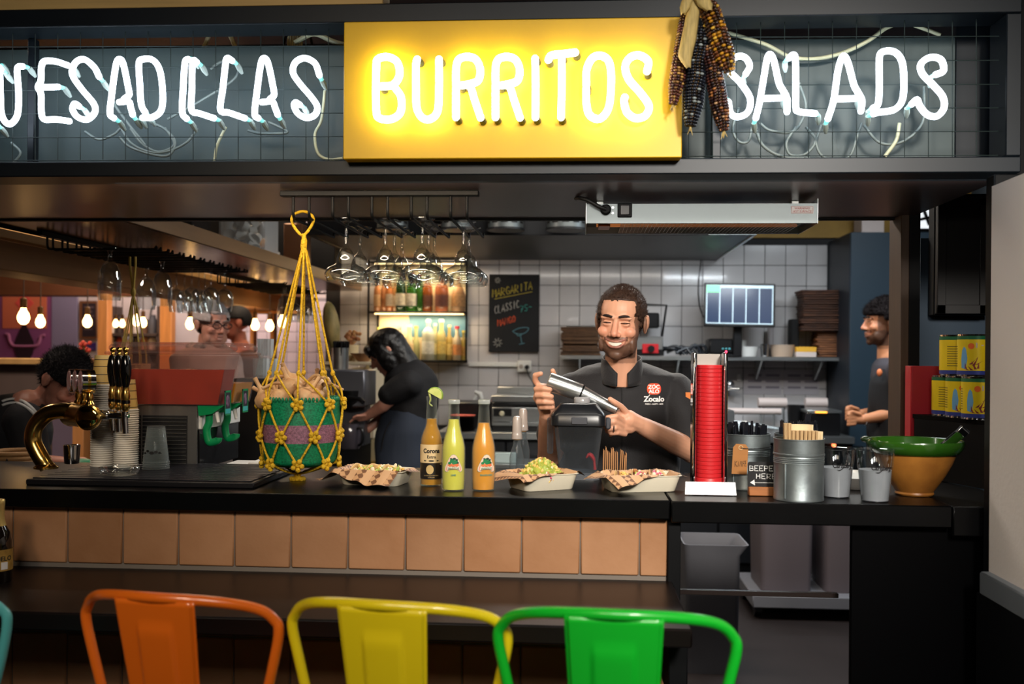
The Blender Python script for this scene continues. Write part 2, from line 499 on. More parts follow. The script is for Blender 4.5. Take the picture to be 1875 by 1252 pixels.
# ================================================================== canopy and neon words
NAVY = M('canopy_steel',(22,29,36),.42,metal=.15,var=.25,vscale=6)
SOFF = M('soffit_laminate',(84,70,70),.30,var=.25,vscale=2.5)
XLc = -2.9; XRc = px(1871,160,YB).x
zbt = Z_(937,291,YB); ztb = Z_(937,37,YB); ztt = Z_(937,2,YB)
cn = thing('sign_canopy','dark steel canopy frame that holds the glowing words over the bar','canopy',(0,2.9,ZB))
part('bottom_beam',NAVY,cn,lambda m: m.box((XLc,YB,ZB),(XRc,2.62,zbt),.003))
part('top_beam',NAVY,cn,lambda m: m.box((XLc,YB,ztb),(XRc,2.60,ztt),.003))
part('end_beam',NAVY,cn,lambda m: m.box((px(1842,160,YB).x,YB,zbt+.0005),(XRc,2.60,ztb - .0005),.003))
part('end_panel',BLACK,cn,lambda m: m.box((XRc+.001,2.54,ZB),(XRc+.4,2.60,ztt),.002))
part('soffit_panel',SOFF,cn,lambda m: m.box((XLc,2.62,ZB+.002),(XRc,YS,ZB+.05),.002))
part('soffit_edge',BLACK,cn,lambda m: m.box((XLc,YS,ZB - .004),(XRc,YS+.03,ZB+.12),.002))
BOARD = M('sign_board',(74,88,88),.5,var=.25,vscale=3)
part('back_board',BOARD,cn,lambda m: m.box((XLc,2.665,ZB+.051),(X_(1745,2.665),2.68,Z_(300,87,2.665)),.001))
part('back_board',NAVY,cn,lambda m: m.box((X_(1745,2.665)+.002,2.665,ZB+.051),(XRc,2.68,ztt),.001))
part('upright',NAVY,cn,lambda m: m.box((px(56,100,2.6).x,2.585,zbt),(px(69,100,2.6).x,2.61,ztb),.002))
part('upright',NAVY,cn,lambda m: m.box((px(1303,100,2.62).x,2.6,zbt),(px(1319,100,2.62).x,2.63,ztb),.002))
part('canopy_roof',BLACK,cn,lambda m: m.box((XLc,YS - .02,ZB+.12),(XRc,YS+.03,2.5)))
tbox('wood_header',(XLc,YB+.01,ztt+.001),(px(700,0,YB).x,2.6,ztt+.14),M('header_pine',(236,196,124),.5,var=.3,vscale=4,stretch=(.5,8,8)),'pale pine header board above the canopy at left','board')
# yellow panel
yp = thing('burritos_panel','bright yellow sign panel carrying the neon word BURRITOS','sign panel',(px(939,290,2.45).x,2.47,ZB+.03))
xa,xb = px(629,160,2.452).x,px(1249.5,160,2.452).x
za,zb_ = Z_(939,289.5,2.452),Z_(939,35.5,2.452)
part('panel',M('yellow_panel',(248,196,6),.42,var=.08,vscale=3),yp,lambda m: m.box((xa,2.452,za),(xb,2.497,zb_),.002))
NEON = M('neon_white',(255,255,255),.3,emit=7.0,ecol=(226,240,255))
NEONY = M('neon_cream',(255,255,255),.3,emit=9.0,ecol=(255,250,232))
TIP = M('electrode_glass',(150,215,210),.2,emit=1.0,ecol=(120,220,215))
BOOT = M('rubber_boot',(168,180,172),.5)
CABLE = M('cable_grey',(120,130,126),.4)
CABLEW = M('cable_white',(205,205,170),.45)
TN = 2.505
def neon(par,ox,sc,lines,mat,Y=TN,rad=5.7,boots=True,nm='neon_letter',lab=None):
    m = MB(); r = rad*Y / FPX; ends = []
    for ln in lines:
        pts = [px(ox+x / sc,y / sc,Y) for x,y in ln]
        P = cr(pts,5) if len(pts) > 2 else pts
        m.tube(P,r,10)
        for e in (P[0],P[-1]): m.ball(e,r,10,6)
        ends.append((P[0],P[0] - P[1])); ends.append((P[-1],P[-1] - P[-2]))
    o = m.build(nm,mat,par,60)
    if lab: o['label'] = lab
    ends = [ends[0],ends[-1]] if boots else []
    for p,d in ends:
        d = d.normalized(); q = p+d*.010+Vector((0,.012,0)); s = q+Vector((.006,.022,-.018))
        MB().tube([p,p+d*.006+Vector((0,.006,0)),q],[r*.8,r*.75,r*.6],8).build('electrode_tip',TIP,o)
        MB().tube([q,q.lerp(s,.5),s],[r*.85,r*.95,r*.5],8).build('electrode_boot',BOOT,o)
    return o
def grid_wires(par,xs,ys,Y,x0,x1,y0,y1):
    WM = M('grid_wire',(34,46,45),.5)
    for x in xs:
        MB().tube([px(x,y0,Y),px(x,y1,Y)],.0012,6).build('wire',WM,par)
    for y in ys:
        MB().tube([px(x0,y+(300 - x0)*.003,Y - .002),px(x1,y+(300 - x1)*.003,Y - .002)],.0012,6).build('wire',WM,par)
gl = thing('wire_grid','dark wire mesh grid behind the word QUESADILLAS','wire grid',(px(300,293,2.54).x,2.54,zbt))
grid_wires(gl,[-60,-18]+[23.2+41.3*i for i in range(15)],[45,85,123,165,208,251,293],2.545,-70,632,42,294)
gr = thing('wire_grid','dark wire mesh grid behind the word SALADS','wire grid',(px(1550,290,2.54).x,2.54,zbt))
grid_wires(gr,[1261+43.9*i for i in range(14)],[30,71,115,159,202,245,289],2.545,1247,1843,27,290)
nq = thing('neon_word','white neon tube word QUESADILLAS at the left of the canopy','neon sign',(px(300,293,TN).x,TN,zbt))
Qs = [('Q',[[(6,375),(-20,350),(-70,330),(-120,360),(-135,480),(-120,600),(-70,660),(-30,640)],[(-70,590),(-20,665)]]),
      ('U',[[(-2,362),(2,500),(8,610),(35,660),(65,660),(95,610),(100,500),(92,385),(100,358),(122,356)]]),
      ('E',[[(362,350),(300,330),(240,328),(222,360),(220,430),(204,468),(220,505),(222,600),(238,640),(300,640),(372,650)],[(204,468),(312,466)]]),
      ('S',[[(532,412),(505,360),(450,318),(402,340),(388,400),(440,480),(500,552),(510,600),(470,640),(420,630),(390,590),(400,556),(424,570)]]),
      ('A',[[(612,634),(590,610),(598,520),(622,350),(642,318),(662,345),(690,480),(692,510),(665,532)],[(640,548),(690,545),(700,572),(712,615)]]),
      ('D',[[(765,632),(820,628),(865,590),(873,500),(858,380),(820,322),(765,318),(745,342),(750,450),(758,560),(780,604)]]),
      ('I',[[(1010,318),(993,335),(984,450),(978,600),(1002,637)]]),
      ('L',[[(1056,334),(1034,330),(1030,470),(1028,590),(1070,608),(1148,634)]]),
      ('L',[[(1246,326),(1218,312),(1208,360),(1195,480),(1182,590),(1230,605),(1314,634)]]),
      ('A',[[(1386,634),(1366,610),(1380,480),(1400,340),(1420,312),(1440,345),(1465,465),(1470,510),(1448,532)],[(1405,548),(1460,545),(1475,575),(1490,615)]]),
      ('S',[[(1714,404),(1690,340),(1635,312),(1585,335),(1572,390),(1610,450),(1670,520),(1702,572),(1690,615),(1645,632),(1600,610),(1578,570),(1586,550),(1608,562)]])]
for ch,ln in Qs: neon(nq,0,2.93,ln,NEON)
ns = thing('neon_word','white neon tube word SALADS beside the hanging corn','neon sign',(px(1550,288,TN).x,TN,zbt))
Ss = [('S',[[(428,384),(448,345),(430,305),(395,292),(355,312),(340,365),(400,430),(450,510),(440,580),(390,608),(350,590),(338,530)]]),
      ('A',[[(480,614),(500,530),(522,400),(540,300),(556,284),(575,320),(600,430),(622,472),(642,515),(642,582)],[(522,512),(605,510)]]),
      ('L',[[(652,302),(675,285),(686,312),(688,450),(688,556),(704,580),(788,590)]]),
      ('A',[[(855,618),(885,520),(905,380),(925,305),(942,293),(962,335),(990,440),(1012,482),(1032,525),(1026,578)],[(905,515),(995,512)]]),
      ('D',[[(1092,592),(1120,584),(1200,570),(1242,520),(1250,420),(1240,320),(1200,270),(1138,270),(1122,310),(1122,450),(1116,540),(1090,562)]]),
      ('S',[[(1416,388),(1456,368),(1444,312),(1390,298),(1340,330),(1345,382),(1400,440),(1452,502),(1458,562),(1420,605),(1370,595),(1332,550),(1318,518),(1290,542)]])]
for ch,ln in Ss: neon(ns,1215,2.841,ln,NEON)
nb = thing('neon_word','cream white neon tube word BURRITOS on the yellow panel','neon sign',(px(939,230,2.42).x,2.42,za))
def shift(lines,dx): return [[(x+dx,y) for x,y in l] for l in lines]
Rr = [[(648,592),(648,450),(652,320),(690,288),(745,298),(770,350),(758,408),(700,428)],[(668,432),(716,434),(742,505),(772,594)]]
Bs = [[[(270,436),(330,428),(362,380),(352,315),(305,288),(255,298),(245,345),(245,555),(265,598),(325,600),(368,565),(370,490),(335,436)]],
      [[(452,300),(446,330),(446,450),(450,545),(478,595),(520,600),(555,560),(562,450),(562,300)]],
      Rr,shift(Rr,199),[[(1047,296),(1050,420),(1049,592)]],
      [[(1114,302),(1130,280),(1190,272),(1250,265)],[(1182,285),(1182,430),(1178,592)]],
      [[(1306,430),(1308,350),(1340,290),(1392,285),(1426,330),(1430,450),(1416,550),(1372,600),(1322,580),(1306,520),(1305,448)]],
      [[(1612,360),(1618,310),(1575,280),(1528,290),(1502,335),(1520,400),(1580,470),(1622,535),(1602,585),(1552,596),(1510,565),(1496,512),(1500,492)]]]
for ln in Bs:
    o = neon(nb,600,2.757,ln,NEONY,2.424,6.8,boots=False)
    for l in ln:
        for q in (l[0],l[-1]):
            p = px(600+q[0] / 2.757,q[1] / 2.757,2.424)
            MB().tube([p,p+Vector((.003,.012,-.002)),p+Vector((.004,.0275,-.003))],[.0085,.009,.0095],10).build('electrode_tip',M('dark_socket',(30,60,58),.3),o)
    for l in ln[:1]:
        for q in (l[len(l) // 3],l[2*len(l) // 3]):
            p = px(600+q[0] / 2.757,q[1] / 2.757,2.424)
            MB().tube([p+Vector((0,.006,0)),p+Vector((0,.0279,0))],.004,8).build('standoff',M('standoff_glass',(235,225,190),.3),o)
# cables behind the words
def cable(par,ox,sc,pts,Y,r,mat,nm='cable'):
    P = cr([px(ox+x / sc,y / sc,Y+(dy[0] if dy else 0)) for x,y,*dy in pts],6)
    return MB().tube(P,r,8).build(nm,mat,par,60)
for pts in ([(455,705),(530,748),(610,722),(645,690)],[(640,672),(700,765),(800,815),(900,812),(1000,765),(1062,690)],
            [(700,690),(760,770),(850,815),(935,775),(885,685)],[(800,655),(880,690),(940,760),(910,830),(830,832),(700,790),(640,735)],
            [(1330,700),(1400,716),(1540,712),(1500,682),(1440,655)],[(60,765),(110,820),(70,878)],[(560,430),(600,520),(640,600),(780,780)],
            [(1130,370),(1190,330),(1270,330),(1260,420),(1080,540),(900,640)]):
    cable(nq,0,2.93,pts,2.59,.0036,CABLE)
cable(nq,0,2.93,[(1212,680),(1165,780),(1150,868)],2.575,.004,CABLEW)
cable(nq,0,2.93,[(1745,470),(1725,640),(1690,720),(1705,820),(1765,856),(1840,848)],2.575,.004,CABLEW)
for pts in ([(460,660),(440,735),(390,735),(360,670),(390,560)],[(500,640),(560,680),(680,680),(740,560),(705,430)],[(690,660),(640,740),(660,805),(740,800),(790,730),(740,660)],
            [(820,650),(795,750),(840,820),(960,820),(1010,700),(1030,640)],[(1040,650),(1120,740),(1220,745),(1310,690),(1355,610),(1355,450)]):
    cable(ns,1215,2.841,pts,2.59,.0036,CABLE)
cable(ns,1215,2.841,[(1228,640),(1210,730),(1150,815)],2.575,.0048,CABLEW)
cable(ns,1215,2.841,[(480,680),(520,760),(620,815),(760,822)],2.575,.0044,CABLE)
o = cable(None,1215,2.841,[(300,160),(420,195),(540,235),(660,295),(790,305),(930,275),(1060,215),(1170,140),(1270,125),(1370,155),(1440,182)],2.63,.0052,CABLEW,'power_cable')
tag(o,'thick cream power cable looping above the word SALADS','cable')
o = MB().tube(cr([px(540,78,2.70),px(575,62,2.69),px(610,76,2.69),px(640,84,2.69)],6),.007,8).build('power_cable',CABLEW); tag(o,'cream power cable lying above the board left of the yellow panel','cable')
for k,(a,b) in enumerate((((372,84),(392,52)),((432,82),(412,52)))):
    o = MB().tube([px(a[0],a[1]+6,2.75),px(b[0],b[1] - 8,2.75)],.0065,8).build('ceiling_pipe',CABLEW)
    tag(o,['thin cream pipe leaning right above the letters D and I','thin cream pipe leaning left above the two letters L'][k],'pipe')
cb_ = thing('cable_bundle','bundle of pale cables clamped above the last letter S of QUESADILLAS','cables',px(540,84,2.75))
for k in range(7):
    MB().tube([px(527+4.2*k,86,2.75),px(530+4.2*k,44,2.75)],.0028,6).build('cable',CABLEW,cb_)
MB().tube(cr([px(520,80,2.73),px(526,64,2.73),px(546,54,2.73),px(566,64,2.73),px(572,84,2.73)],6),.0035,6).build('clamp',BMETAL,cb_)
# ceiling deck with corrugation behind the slot
# ------------------------------------------------------------------ corn bunch
random.seed(3)
cornM = M('corn_kernel',attr='Col',rough=.3,coat=.3)
kb = thing('corn_bunch','bunch of dried dark and multicoloured corn cobs tied with pale husk','corn',px(1285,10,2.40))
def cob(p0,p1,r,pal,nrow,name='corn_cob'):
    m = MB(); cols = []
    d = p1 - p0; L = d.length; a,b,d = frame(d)
    core = [(.0,0),(.6,.06),(.9,.25),(.95,.5),(.8,.8),(.45,.96),(.15,1.0)]
    m.tube([p0+d*L*z for _,z in core],[max(.002,r*.82*q) for q,_ in core],10)
    cols += [lin((120,90,50))]*len(m.v)
    rows = 12
    for i in range(nrow):
        z = (i+.5) / nrow
        rr = r*(min(1,.62+3.2*z) if z < .12 else 1.0)*(1 if z < .72 else 1 - .62*((z - .72) / .28) ** 1.6)
        for j in range(rows):
            t = 2*math.pi*(j+.15*math.sin(i*.7)) / rows
            c = p0+d*L*z+(a*math.cos(t)+b*math.sin(t))*rr*.9
            n0 = len(m.v)
            kr = 2*math.pi*rr / rows*.52; kz = L / nrow*.52
            e1 = (a*math.cos(t)+b*math.sin(t)); e2 = (-a*math.sin(t)+b*math.cos(t))
            T = Matrix(((e2.x,d.x,e1.x,c.x),(e2.y,d.y,e1.y,c.y),(e2.z,d.z,e1.z,c.z),(0,0,0,1)))
            m.ball((0,0,0),(kr,kz,r*.22),6,4,T=T)
            cc = lin(random.choices(*pal)[0]); f = random.uniform(.75,1.1)
            cols += [tuple(q*f for q in cc[:3])+(1,)]*(len(m.v) - n0)
    m.c = cols
    o = m.build(name,cornM,kb,70)
    return o
P1 = ([(92,46,36),(60,32,34),(150,108,58),(196,150,80),(110,60,60)],[4,3,3,2,2])
P2 = ([(26,30,40),(40,46,58),(14,16,22),(150,160,160)],[5,3,4,1])
P3 = ([(70,44,24),(200,140,30),(110,62,30),(48,30,24),(226,178,60)],[4,3,3,3,1])
P4 = ([(60,36,34),(90,50,40),(170,110,60),(40,28,32),(190,150,110)],[4,3,2,3,1])
for a_,b_,rp,pal,nr,dy in (((1262,16),(1232,192),14,P1,34,0),((1284,50),(1264,232),18,P2,32,-.004),((1294,4),(1337,132),18,P3,22,-.03),((1298,84),(1326,240),15.5,P4,30,-.012)):
    o = cob(px(a_[0],a_[1],2.405+dy),px(b_[0],b_[1],2.405+dy),rp*2.4 / FPX,pal,nr)
    e = px(b_[0],b_[1],2.405+dy)
    mm = MB()
    for k in range(7): mm.tube([e,e+Vector((random.uniform(-.008,.008),random.uniform(-.006,.006),random.uniform(-.02,-.008)))],[.0022,.0006],4)
    mm.build('cob_tip',M('husk',(206,180,112),.7,var=.35,vscale=30,stretch=(8,8,1)),o)
def husk(pts,ws,dy=0):
    m = MB(); P = [px(x,y,2.385+dy) for x,y in pts]
    P = cr(P,5); n = len(P)
    def fn(u,v):
        i = min(n - 1,int(v*(n - 1)+.5)); k = v*(len(ws) - 1); k0 = int(min(k,len(ws) - 2)); wv = ws[k0]+(ws[k0+1] - ws[k0])*(k - k0)
        wv *= 2.4 / FPX; t = (u - .5)*2
        return P[i]+Vector((t*wv,.012*t*t,0))+Vector((0,-.002*math.sin(9*u),0))
    m.grid(fn,9,n)
    o = m.build('husk_leaf',_M['husk'],kb,60)
    s = o.modifiers.new('s','SOLIDIFY'); s.thickness = .0015
    return o
husk([(1272,-6),(1270,20),(1262,70),(1256,100),(1262,123)],[6,11,13,12,3],-.028)
husk([(1285,-8),(1292,6),(1300,18)],[14,13,4],-.045)
husk([(1262,-6),(1256,10),(1252,24)],[10,9,3],-.035)
MB().tube([px(1280,-14,2.395),px(1281,2,2.39)],.017,10).build('tie',M('raffia',(196,164,90),.8,bump=.5,bscale=90),kb)
MB().tube(cr([px(1281,-14,2.40),px(1281,-40,2.43),px(1281,-46,2.46),px(1281,-40,2.498)],5),.003,6).build('hook',BMETAL,kb)
# ================================================================== things hanging from the canopy
GLASS = clear('glass_clear',(246,249,250),.03,.03,.75,(250,250,250),True)
def glass_mesh(prof,th=.0014,n=28,name='glass'):
    """hollow glass hanging upside down: prof from foot top (z=0) down to the rim, (r, depth, hollow?)"""
    out = [(r,-d) for r,d,h in prof]
    inn = [(max(r - th,.0006),-d) for r,d,h in prof if h]
    inn[0] = (.0006,inn[0][1] - th)
    pr = [(.0006,out[0][1])]+out+list(reversed(inn))
    m = MB(); m.lathe(pr,(0,0,0),n,caps=False)
    # close tip rings
    return m.mesh(name,GLASS,50,recalc=True)
margp = [(.036,0,0),(.0362,.0018,0),(.02,.005,0),(.008,.010,0),(.0046,.02,0),(.0042,.045,0),(.0046,.07,0),(.009,.080,1),(.0165,.088,1),(.0225,.099,1),(.0262,.113,1),(.028,.127,1),
         (.036,.1325,1),(.049,.138,1),(.0575,.146,1),(.0605,.156,1),(.0592,.166,1),(.0545,.177,1)]
marg_me = glass_mesh(margp,name='margarita_glass')
winep = [(.033,0,0),(.0332,.0016,0),(.015,.005,0),(.006,.010,0),(.0038,.02,0),(.0036,.07,0),(.0045,.092,0),(.012,.099,1),(.024,.107,1),(.034,.12,1),(.0395,.138,1),(.0408,.155,1),(.039,.175,1),(.0345,.2,1),(.0315,.212,1)]
wine_me = glass_mesh(winep,.0012,24,'wine_glass')
tulp = [(.033,0,0),(.0332,.0016,0),(.017,.005,0),(.009,.012,0),(.0065,.03,0),(.0075,.045,0),(.014,.052,1),(.028,.068,1),(.040,.095,1),(.0455,.125,1),(.0455,.150,1),(.0435,.18,1),(.0405,.205,1)]
tulip_me = glass_mesh(tulp,.0016,24,'beer_glass')
ZR = 1.84
def hung(me,loc,label,group,cat='glass'):
    o = bpy.data.objects.new(me.name,me); COL.objects.link(o); o.location = loc
    return tag(o,label,cat,group)
rk = thing('glass_rack','black steel rod rack holding upside-down margarita glasses over the bar','glass rack',(px(695,350,2.74).x,2.74,ZB))
part('rail',BMETAL,rk,lambda m: m.box((px(515,350,2.74).x,2.725,ZB - .016),(px(877,350,2.74).x,2.755,ZB - .0005),.002))
rodx = [537,566,609,638,681,709.6,753,782,825,855]
for x in rodx:
    X = px(x,380,2.74).x
    MB().tube(cr([(X,2.74,ZB - .008),(X,2.74,ZR+.03),(X,2.742,ZR+.008),(X,2.755,ZR - .001),(X,2.80,ZR - .001),(X,3.17,ZR - .001),(X,3.195,ZR+.003),(X,3.205,ZR+.012)],4),.0042,8).build('rod',BMETAL,rk,60)
def midx(i): return (px(rodx[2*i],380,2.74).x+px(rodx[2*i+1],380,2.74).x) / 2
for i,ys in ((1,(2.81,2.99)),(2,(2.825,2.965,3.09)),(3,(2.80,2.92,3.035)),(4,(2.86,3.0))):
    for k,Y in enumerate(ys):
        lab = 'margarita glass in the %s slot of the rod rack, %s' % (('second','third','fourth','rightmost')[i - 1],('nearest the front','second from the front','farthest back')[k])
        hung(marg_me,(midx(i),Y,ZR+.0052),lab,'margarita glasses on the rod rack')
# ------------------------------------------------------------------ left shelf along the passage
SHX0,SHX1,SHZ = -2.14,-1.63,1.93
COPP = M('copper_laminate',(112,78,58),.24,var=.25,vscale=3)
sh = thing('overhead_shelf','long overhead shelf with copper brown underside running back from the canopy','shelf',(-1.9,5,SHZ))
part('shelf_board',COPP,sh,lambda m: m.box((SHX0,YS+.04,SHZ),(SHX1 - .012,YW - .05,SHZ+.02),.002))
part('fascia',M('fascia_wood',(118,92,66),.4,var=.3,vscale=3,stretch=(6,.5,6)),sh,lambda m: m.box((SHX1 - .011,YS+.04,SHZ),(SHX1,YW - .05,SHZ+.066),.002))
part('rear_lip',BLACK,sh,lambda m: m.box((SHX0 - .012,YS+.04,SHZ - .012),(SHX0 - .0005,YW - .05,SHZ+.05),.002))
part('shelf_back',BLACK,sh,lambda m: m.box((SHX0,4.1,SHZ+.021),(SHX0+.02,YW - .05,2.55)))
RX0 = X_(90,3.8); RX1 = X_(290,3.8); RZ = 1.862
wr_ = thing('glass_rack','long black rod rack under the overhead shelf at left','glass rack',(RX0,4.3,SHZ))
part('rail',BMETAL,wr_,lambda m: m.box((RX0 - .012,3.72,SHZ - .02),(RX0+.012,4.95,SHZ - .0005),.002))
RX0b = RX0
for k in range(20):
    Y = 3.78+.114*(k // 2)+(.042 if k % 2 else 0)
    MB().tube(cr([(RX0b,Y,SHZ - .006),(RX0b,Y,RZ+.02),(RX0b+.004,Y,RZ+.004),(RX0b+.016,Y,RZ),(RX0b+.06,Y,RZ),(RX1 - .03,Y,RZ),(RX1 - .01,Y,RZ+.003),(RX1,Y,RZ+.012)],3),.0045,6).build('rod',BMETAL,wr_,60)
gi = [(200,3.84,1),(267,4.55,1),(296,4.30,1),(322,4.66,0),(337,4.78,0),(350,4.55,0),(363,4.66,0),(374,4.78,0),(385,4.55,0),(411,4.70,0)]
names_ = ['large tulip beer glass hanging alone at the near end of the left rack','tulip beer glass hanging behind the yellow cords, second on the left rack','tulip beer glass hanging third on the left rack',
          'wine glass hanging fourth on the left rack','wine glass hanging fifth on the left rack, half hidden','wine glass hanging sixth on the left rack','wine glass hanging seventh on the left rack','wine glass hanging eighth on the left rack, half hidden','wine glass hanging ninth on the left rack','wine glass hanging last at the right end of the left rack']
for (x,Y,t),lab in zip(gi,names_):
    k = round((Y - 3.801) / .114); Yq = 3.801+.114*k
    hung(tulip_me if t else wine_me,(X_(x,Yq),Yq,RZ+.0062),lab,'glasses on the left rack')
# small far rack
r2 = thing('glass_rack','small far rod rack under the end of the overhead shelf','glass rack',(SHX0+.25,6.3,SHZ))
part('rail',BMETAL,r2,lambda m: m.box((SHX0+.03,5.6,SHZ - .02),(SHX0+.055,6.7,SHZ - .0005),.002))
for k in range(14):
    Y = 5.64+.15*(k // 2)+(.045 if k % 2 else 0)
    MB().tube([(SHX0+.042,Y,SHZ - .01),(SHX0+.042,Y,RZ+.004),(SHX0+.05,Y,RZ),(SHX1 - .08,Y,RZ),(SHX1 - .07,Y,RZ+.01)],.0045,6).build('rod',BMETAL,r2,60)
for k,(x,lab) in enumerate(((521,'wine glass hanging first on the small far rack, left of the yellow cords'),(540,'wine glass hanging on the small far rack behind the yellow cords'),(555,'narrow wine glass hanging right of the yellow cords on the far rack'),(564,'wine glass hanging last on the small far rack'))):
    Yq = 5.6625+.15*(2,3,4,5)[k]
    hung(wine_me if k != 0 else tulip_me,(X_(x,Yq),Yq,RZ+.0062),lab,'glasses on the far rack')
# goods on the overhead shelf
zs = SHZ+.0205
random.seed(5)
PLAST = clear('plastic_bag',(235,238,240),.15,.22)
def cup_lid(m,c,r,h,ax): m.tube([c,c+ax*h],[r,r*.8],12)
bg = thing('cup_bag','clear plastic bag stuffed with plastic cups on the overhead shelf','bag',(X_(448,5.3),5.3,zs))
bx0,bx1 = X_(405,5.25),X_(489,5.25)
part('bag_film',PLAST,bg,lambda m: m.box((bx0,5.18,zs),(bx1,5.45,zs+.36),.02))
CUPW = M('cup_translucent',(226,226,222),.25)
CUPO = M('cup_orange',(236,160,70),.4)
for k in range(26):
    c = Vector((random.uniform(bx0+.035,bx1 - .035),random.uniform(5.22,5.29),zs+.035+.3*(k / 26)))
    ax = Vector((random.uniform(-1,1),random.uniform(-1,-.1),random.uniform(-.6,.6))).normalized()
    m = MB(); m.tube([c - ax*.012,c+ax*.022],[.022,.03],12); m.tube([c+ax*.022,c+ax*.026],[.032,.032],12)
    m.build('plastic_cup',CUPO if c.x > bx1 - .055 and k % 3 == 0 else CUPW,bg,50)
tag(MB().lathe([(.03,0),(.031,.002),(.034,.06),(.034,.085),(.031,.088)],(X_(500,5.6),5.6,zs),20).build('takeaway_tub',M('white_plastic',(232,232,228),.35)),'plain white tub standing beside the plastic bag on the shelf','tub')
tag(MB().box((X_(522,6.15),6.1,zs),(X_(556,6.15),6.3,zs+.32),.004).build('copper_box',M('copper_box_m',(168,128,104),.3,metal=.5,var=.2)),'tall copper coloured box on the overhead shelf','box')
tag(MB().box((X_(562,6.9),6.8,zs),(X_(618,6.9),7.0,zs+.36),.004).build('dark_box',M('dark_card',(26,30,38),.7)),'dark storage box far back on the overhead shelf','box')
tag(MB().box((X_(492,6.4),6.36,zs),(X_(548,6.4),6.55,zs+.5),.004).build('dark_box',_M['dark_card']),'dark storage box behind the white tub','box')
sp = thing('speaker','black perforated loudspeaker at the near end of the overhead shelf','speaker',(X_(325,4.3),4.3,zs))
part('speaker_body',BLACK,sp,lambda m: m.box((X_(296,4.3),4.22,zs),(X_(362,4.3),4.44,zs+.22),.006))
m = MB()
for r_ in range(7):
    for c_ in range(6):
        p = Vector((X_(313,4.22)+c_*.019,4.2185,zs+.06+r_*.026)); m.tube([p,p+Vector((0,.0012,0))],.0042,8)
m.build('speaker_holes',M('speaker_glint',(170,170,165),.3,metal=.7),sp)
# ------------------------------------------------------------------ heat lamp
hl = thing('heat_lamp','long silver heat lamp bar mounted under the canopy, warning sticker at its right','heat lamp',(px(1285,405,2.85).x,2.95,1.84))
STEEL = M('brushed_steel',(196,200,200),.28,metal=.9,var=.12,vscale=4,stretch=(.4,10,10))
ALU = M('aluminium',(124,132,134),.4,metal=.6,var=.08,vscale=3)
hx0,hx1 = px(1074,390,2.85).x,px(1496.5,390,2.85).x
hz0,hz1 = 1.838,1.893
hpoly = [(2.85,hz0),(2.865,hz0+.0005),(2.875,hz0+.018),(3.075,hz0+.018),(3.09,hz0),(3.105,hz0),(3.09,hz1),(2.85,hz1)]
m = MB()
T = Matrix(((0,0,1,hx0),(1,0,0,0),(0,1,0,0),(0,0,0,1)))
m.prism(hpoly,hx1 - hx0,T); m.build('housing',ALU,hl,30,recalc=True)
part('end_cap',STEEL,hl,lambda m: m.box((hx1,2.848,hz0 - .002),(hx1+.002,3.108,hz1+.014),.0005))
part('end_cap',STEEL,hl,lambda m: m.box((hx0 - .002,2.848,hz0 - .002),(hx0,3.108,hz1+.003),.0005))
gm = MB()
for k in range(46):
    x = hx0+.1+(hx1 - hx0 - .14)*k / 45; gm.tube([(x,2.868,hz0+.001),(x,3.088,hz0+.001)],.0007,4)
for k in range(12):
    y = 2.872+.0195*k; gm.tube([(hx0+.1,y,hz0+.0015),(hx1 - .04,y,hz0+.0015)],.0007,4)
gm.build('guard_mesh',STEEL,hl)
part('heating_tube',M('quartz_tube',(150,110,80),.25,emit=.25,ecol=(255,150,80)),hl,lambda m: m.tube([(hx0+.03,2.975,hz0+.010),(hx1 - .03,2.975,hz0+.010)],.005,8))
part('tube_holder',M('copper',(196,110,66),.3,metal=1),hl,lambda m: m.box((hx0+.035,2.93,hz0+.002),(hx0+.07,3.02,hz0+.016),.002))
c = px(1109,384,2.848)
part('cable_gland',BLACK,hl,lambda m: m.tube([c,c+Vector((0,-.006,0)),c+Vector((0,-.014,0))],[.0155,.0155,.011],20))
part('power_cord',M('rubber_black',(14,14,15),.5),hl,lambda m: m.tube(cr([c+Vector((0,-.012,0)),c+Vector((-.02,-.022,.006)),c+Vector((-.05,-.02,.024)),c+Vector((-.075,.0,.034)),c+Vector((-.085,.05,.0405))],6),.0058,10))
sw = px(1144,385,2.849)
s_ = part('switch_plate',BLACK,hl,lambda m: m.box((sw.x - .0205,2.844,sw.z - .02),(sw.x+.0205,2.8498,sw.z+.02),.002))
part('switch_rocker',M('rocker',(30,26,26),.3),s_,lambda m: m.box((sw.x - .013,2.841,sw.z - .014),(sw.x+.013,2.8445,sw.z+.014),.0015))
for dz in (0.006,-.01):
    q = px(1122,384,2.849); part('screw',STEEL,hl,lambda m: m.tube([(q.x,2.846,q.z+dz),(q.x,2.8498,q.z+dz)],.0035,10))
wl = px(1469,384,2.849)
s_ = part('warning_label',M('label_silver',(206,206,204),.5),hl,lambda m: m.box((wl.x - .031,2.8488,wl.z - .0105),(wl.x+.031,2.8497,wl.z+.0105)))
RED = M('print_red',(150,50,50),.6)
m = MB()
for a,b,c_,d in ((-.030,-.0097,.030,-.0088),(-.030,.0088,.030,.0097),(-.030,-.0097,-.0293,.0097),(.0293,-.0097,.030,.0097)):
    m.box((wl.x+a,2.8483,wl.z+b),(wl.x+c_,2.8488,wl.z+d))
fn = lambda x,y: (wl.x+x,2.8482,wl.z+y)
text_on(m,'WARNING!',.0085,lambda x,y: fn(x,y+.0012),bold=.0001)
text_on(m,'HOT SURFACE!',.0078,lambda x,y: fn(x,y - .0073),bold=.0001)
m.build('warning_print',RED,s_)
for x in (hx0+.03,hx1 - .05):
    part('mount_bracket',STEEL,hl,lambda m: m.box((x,2.95,hz1),(x+.02,3.0,ZB+.0015),.001))
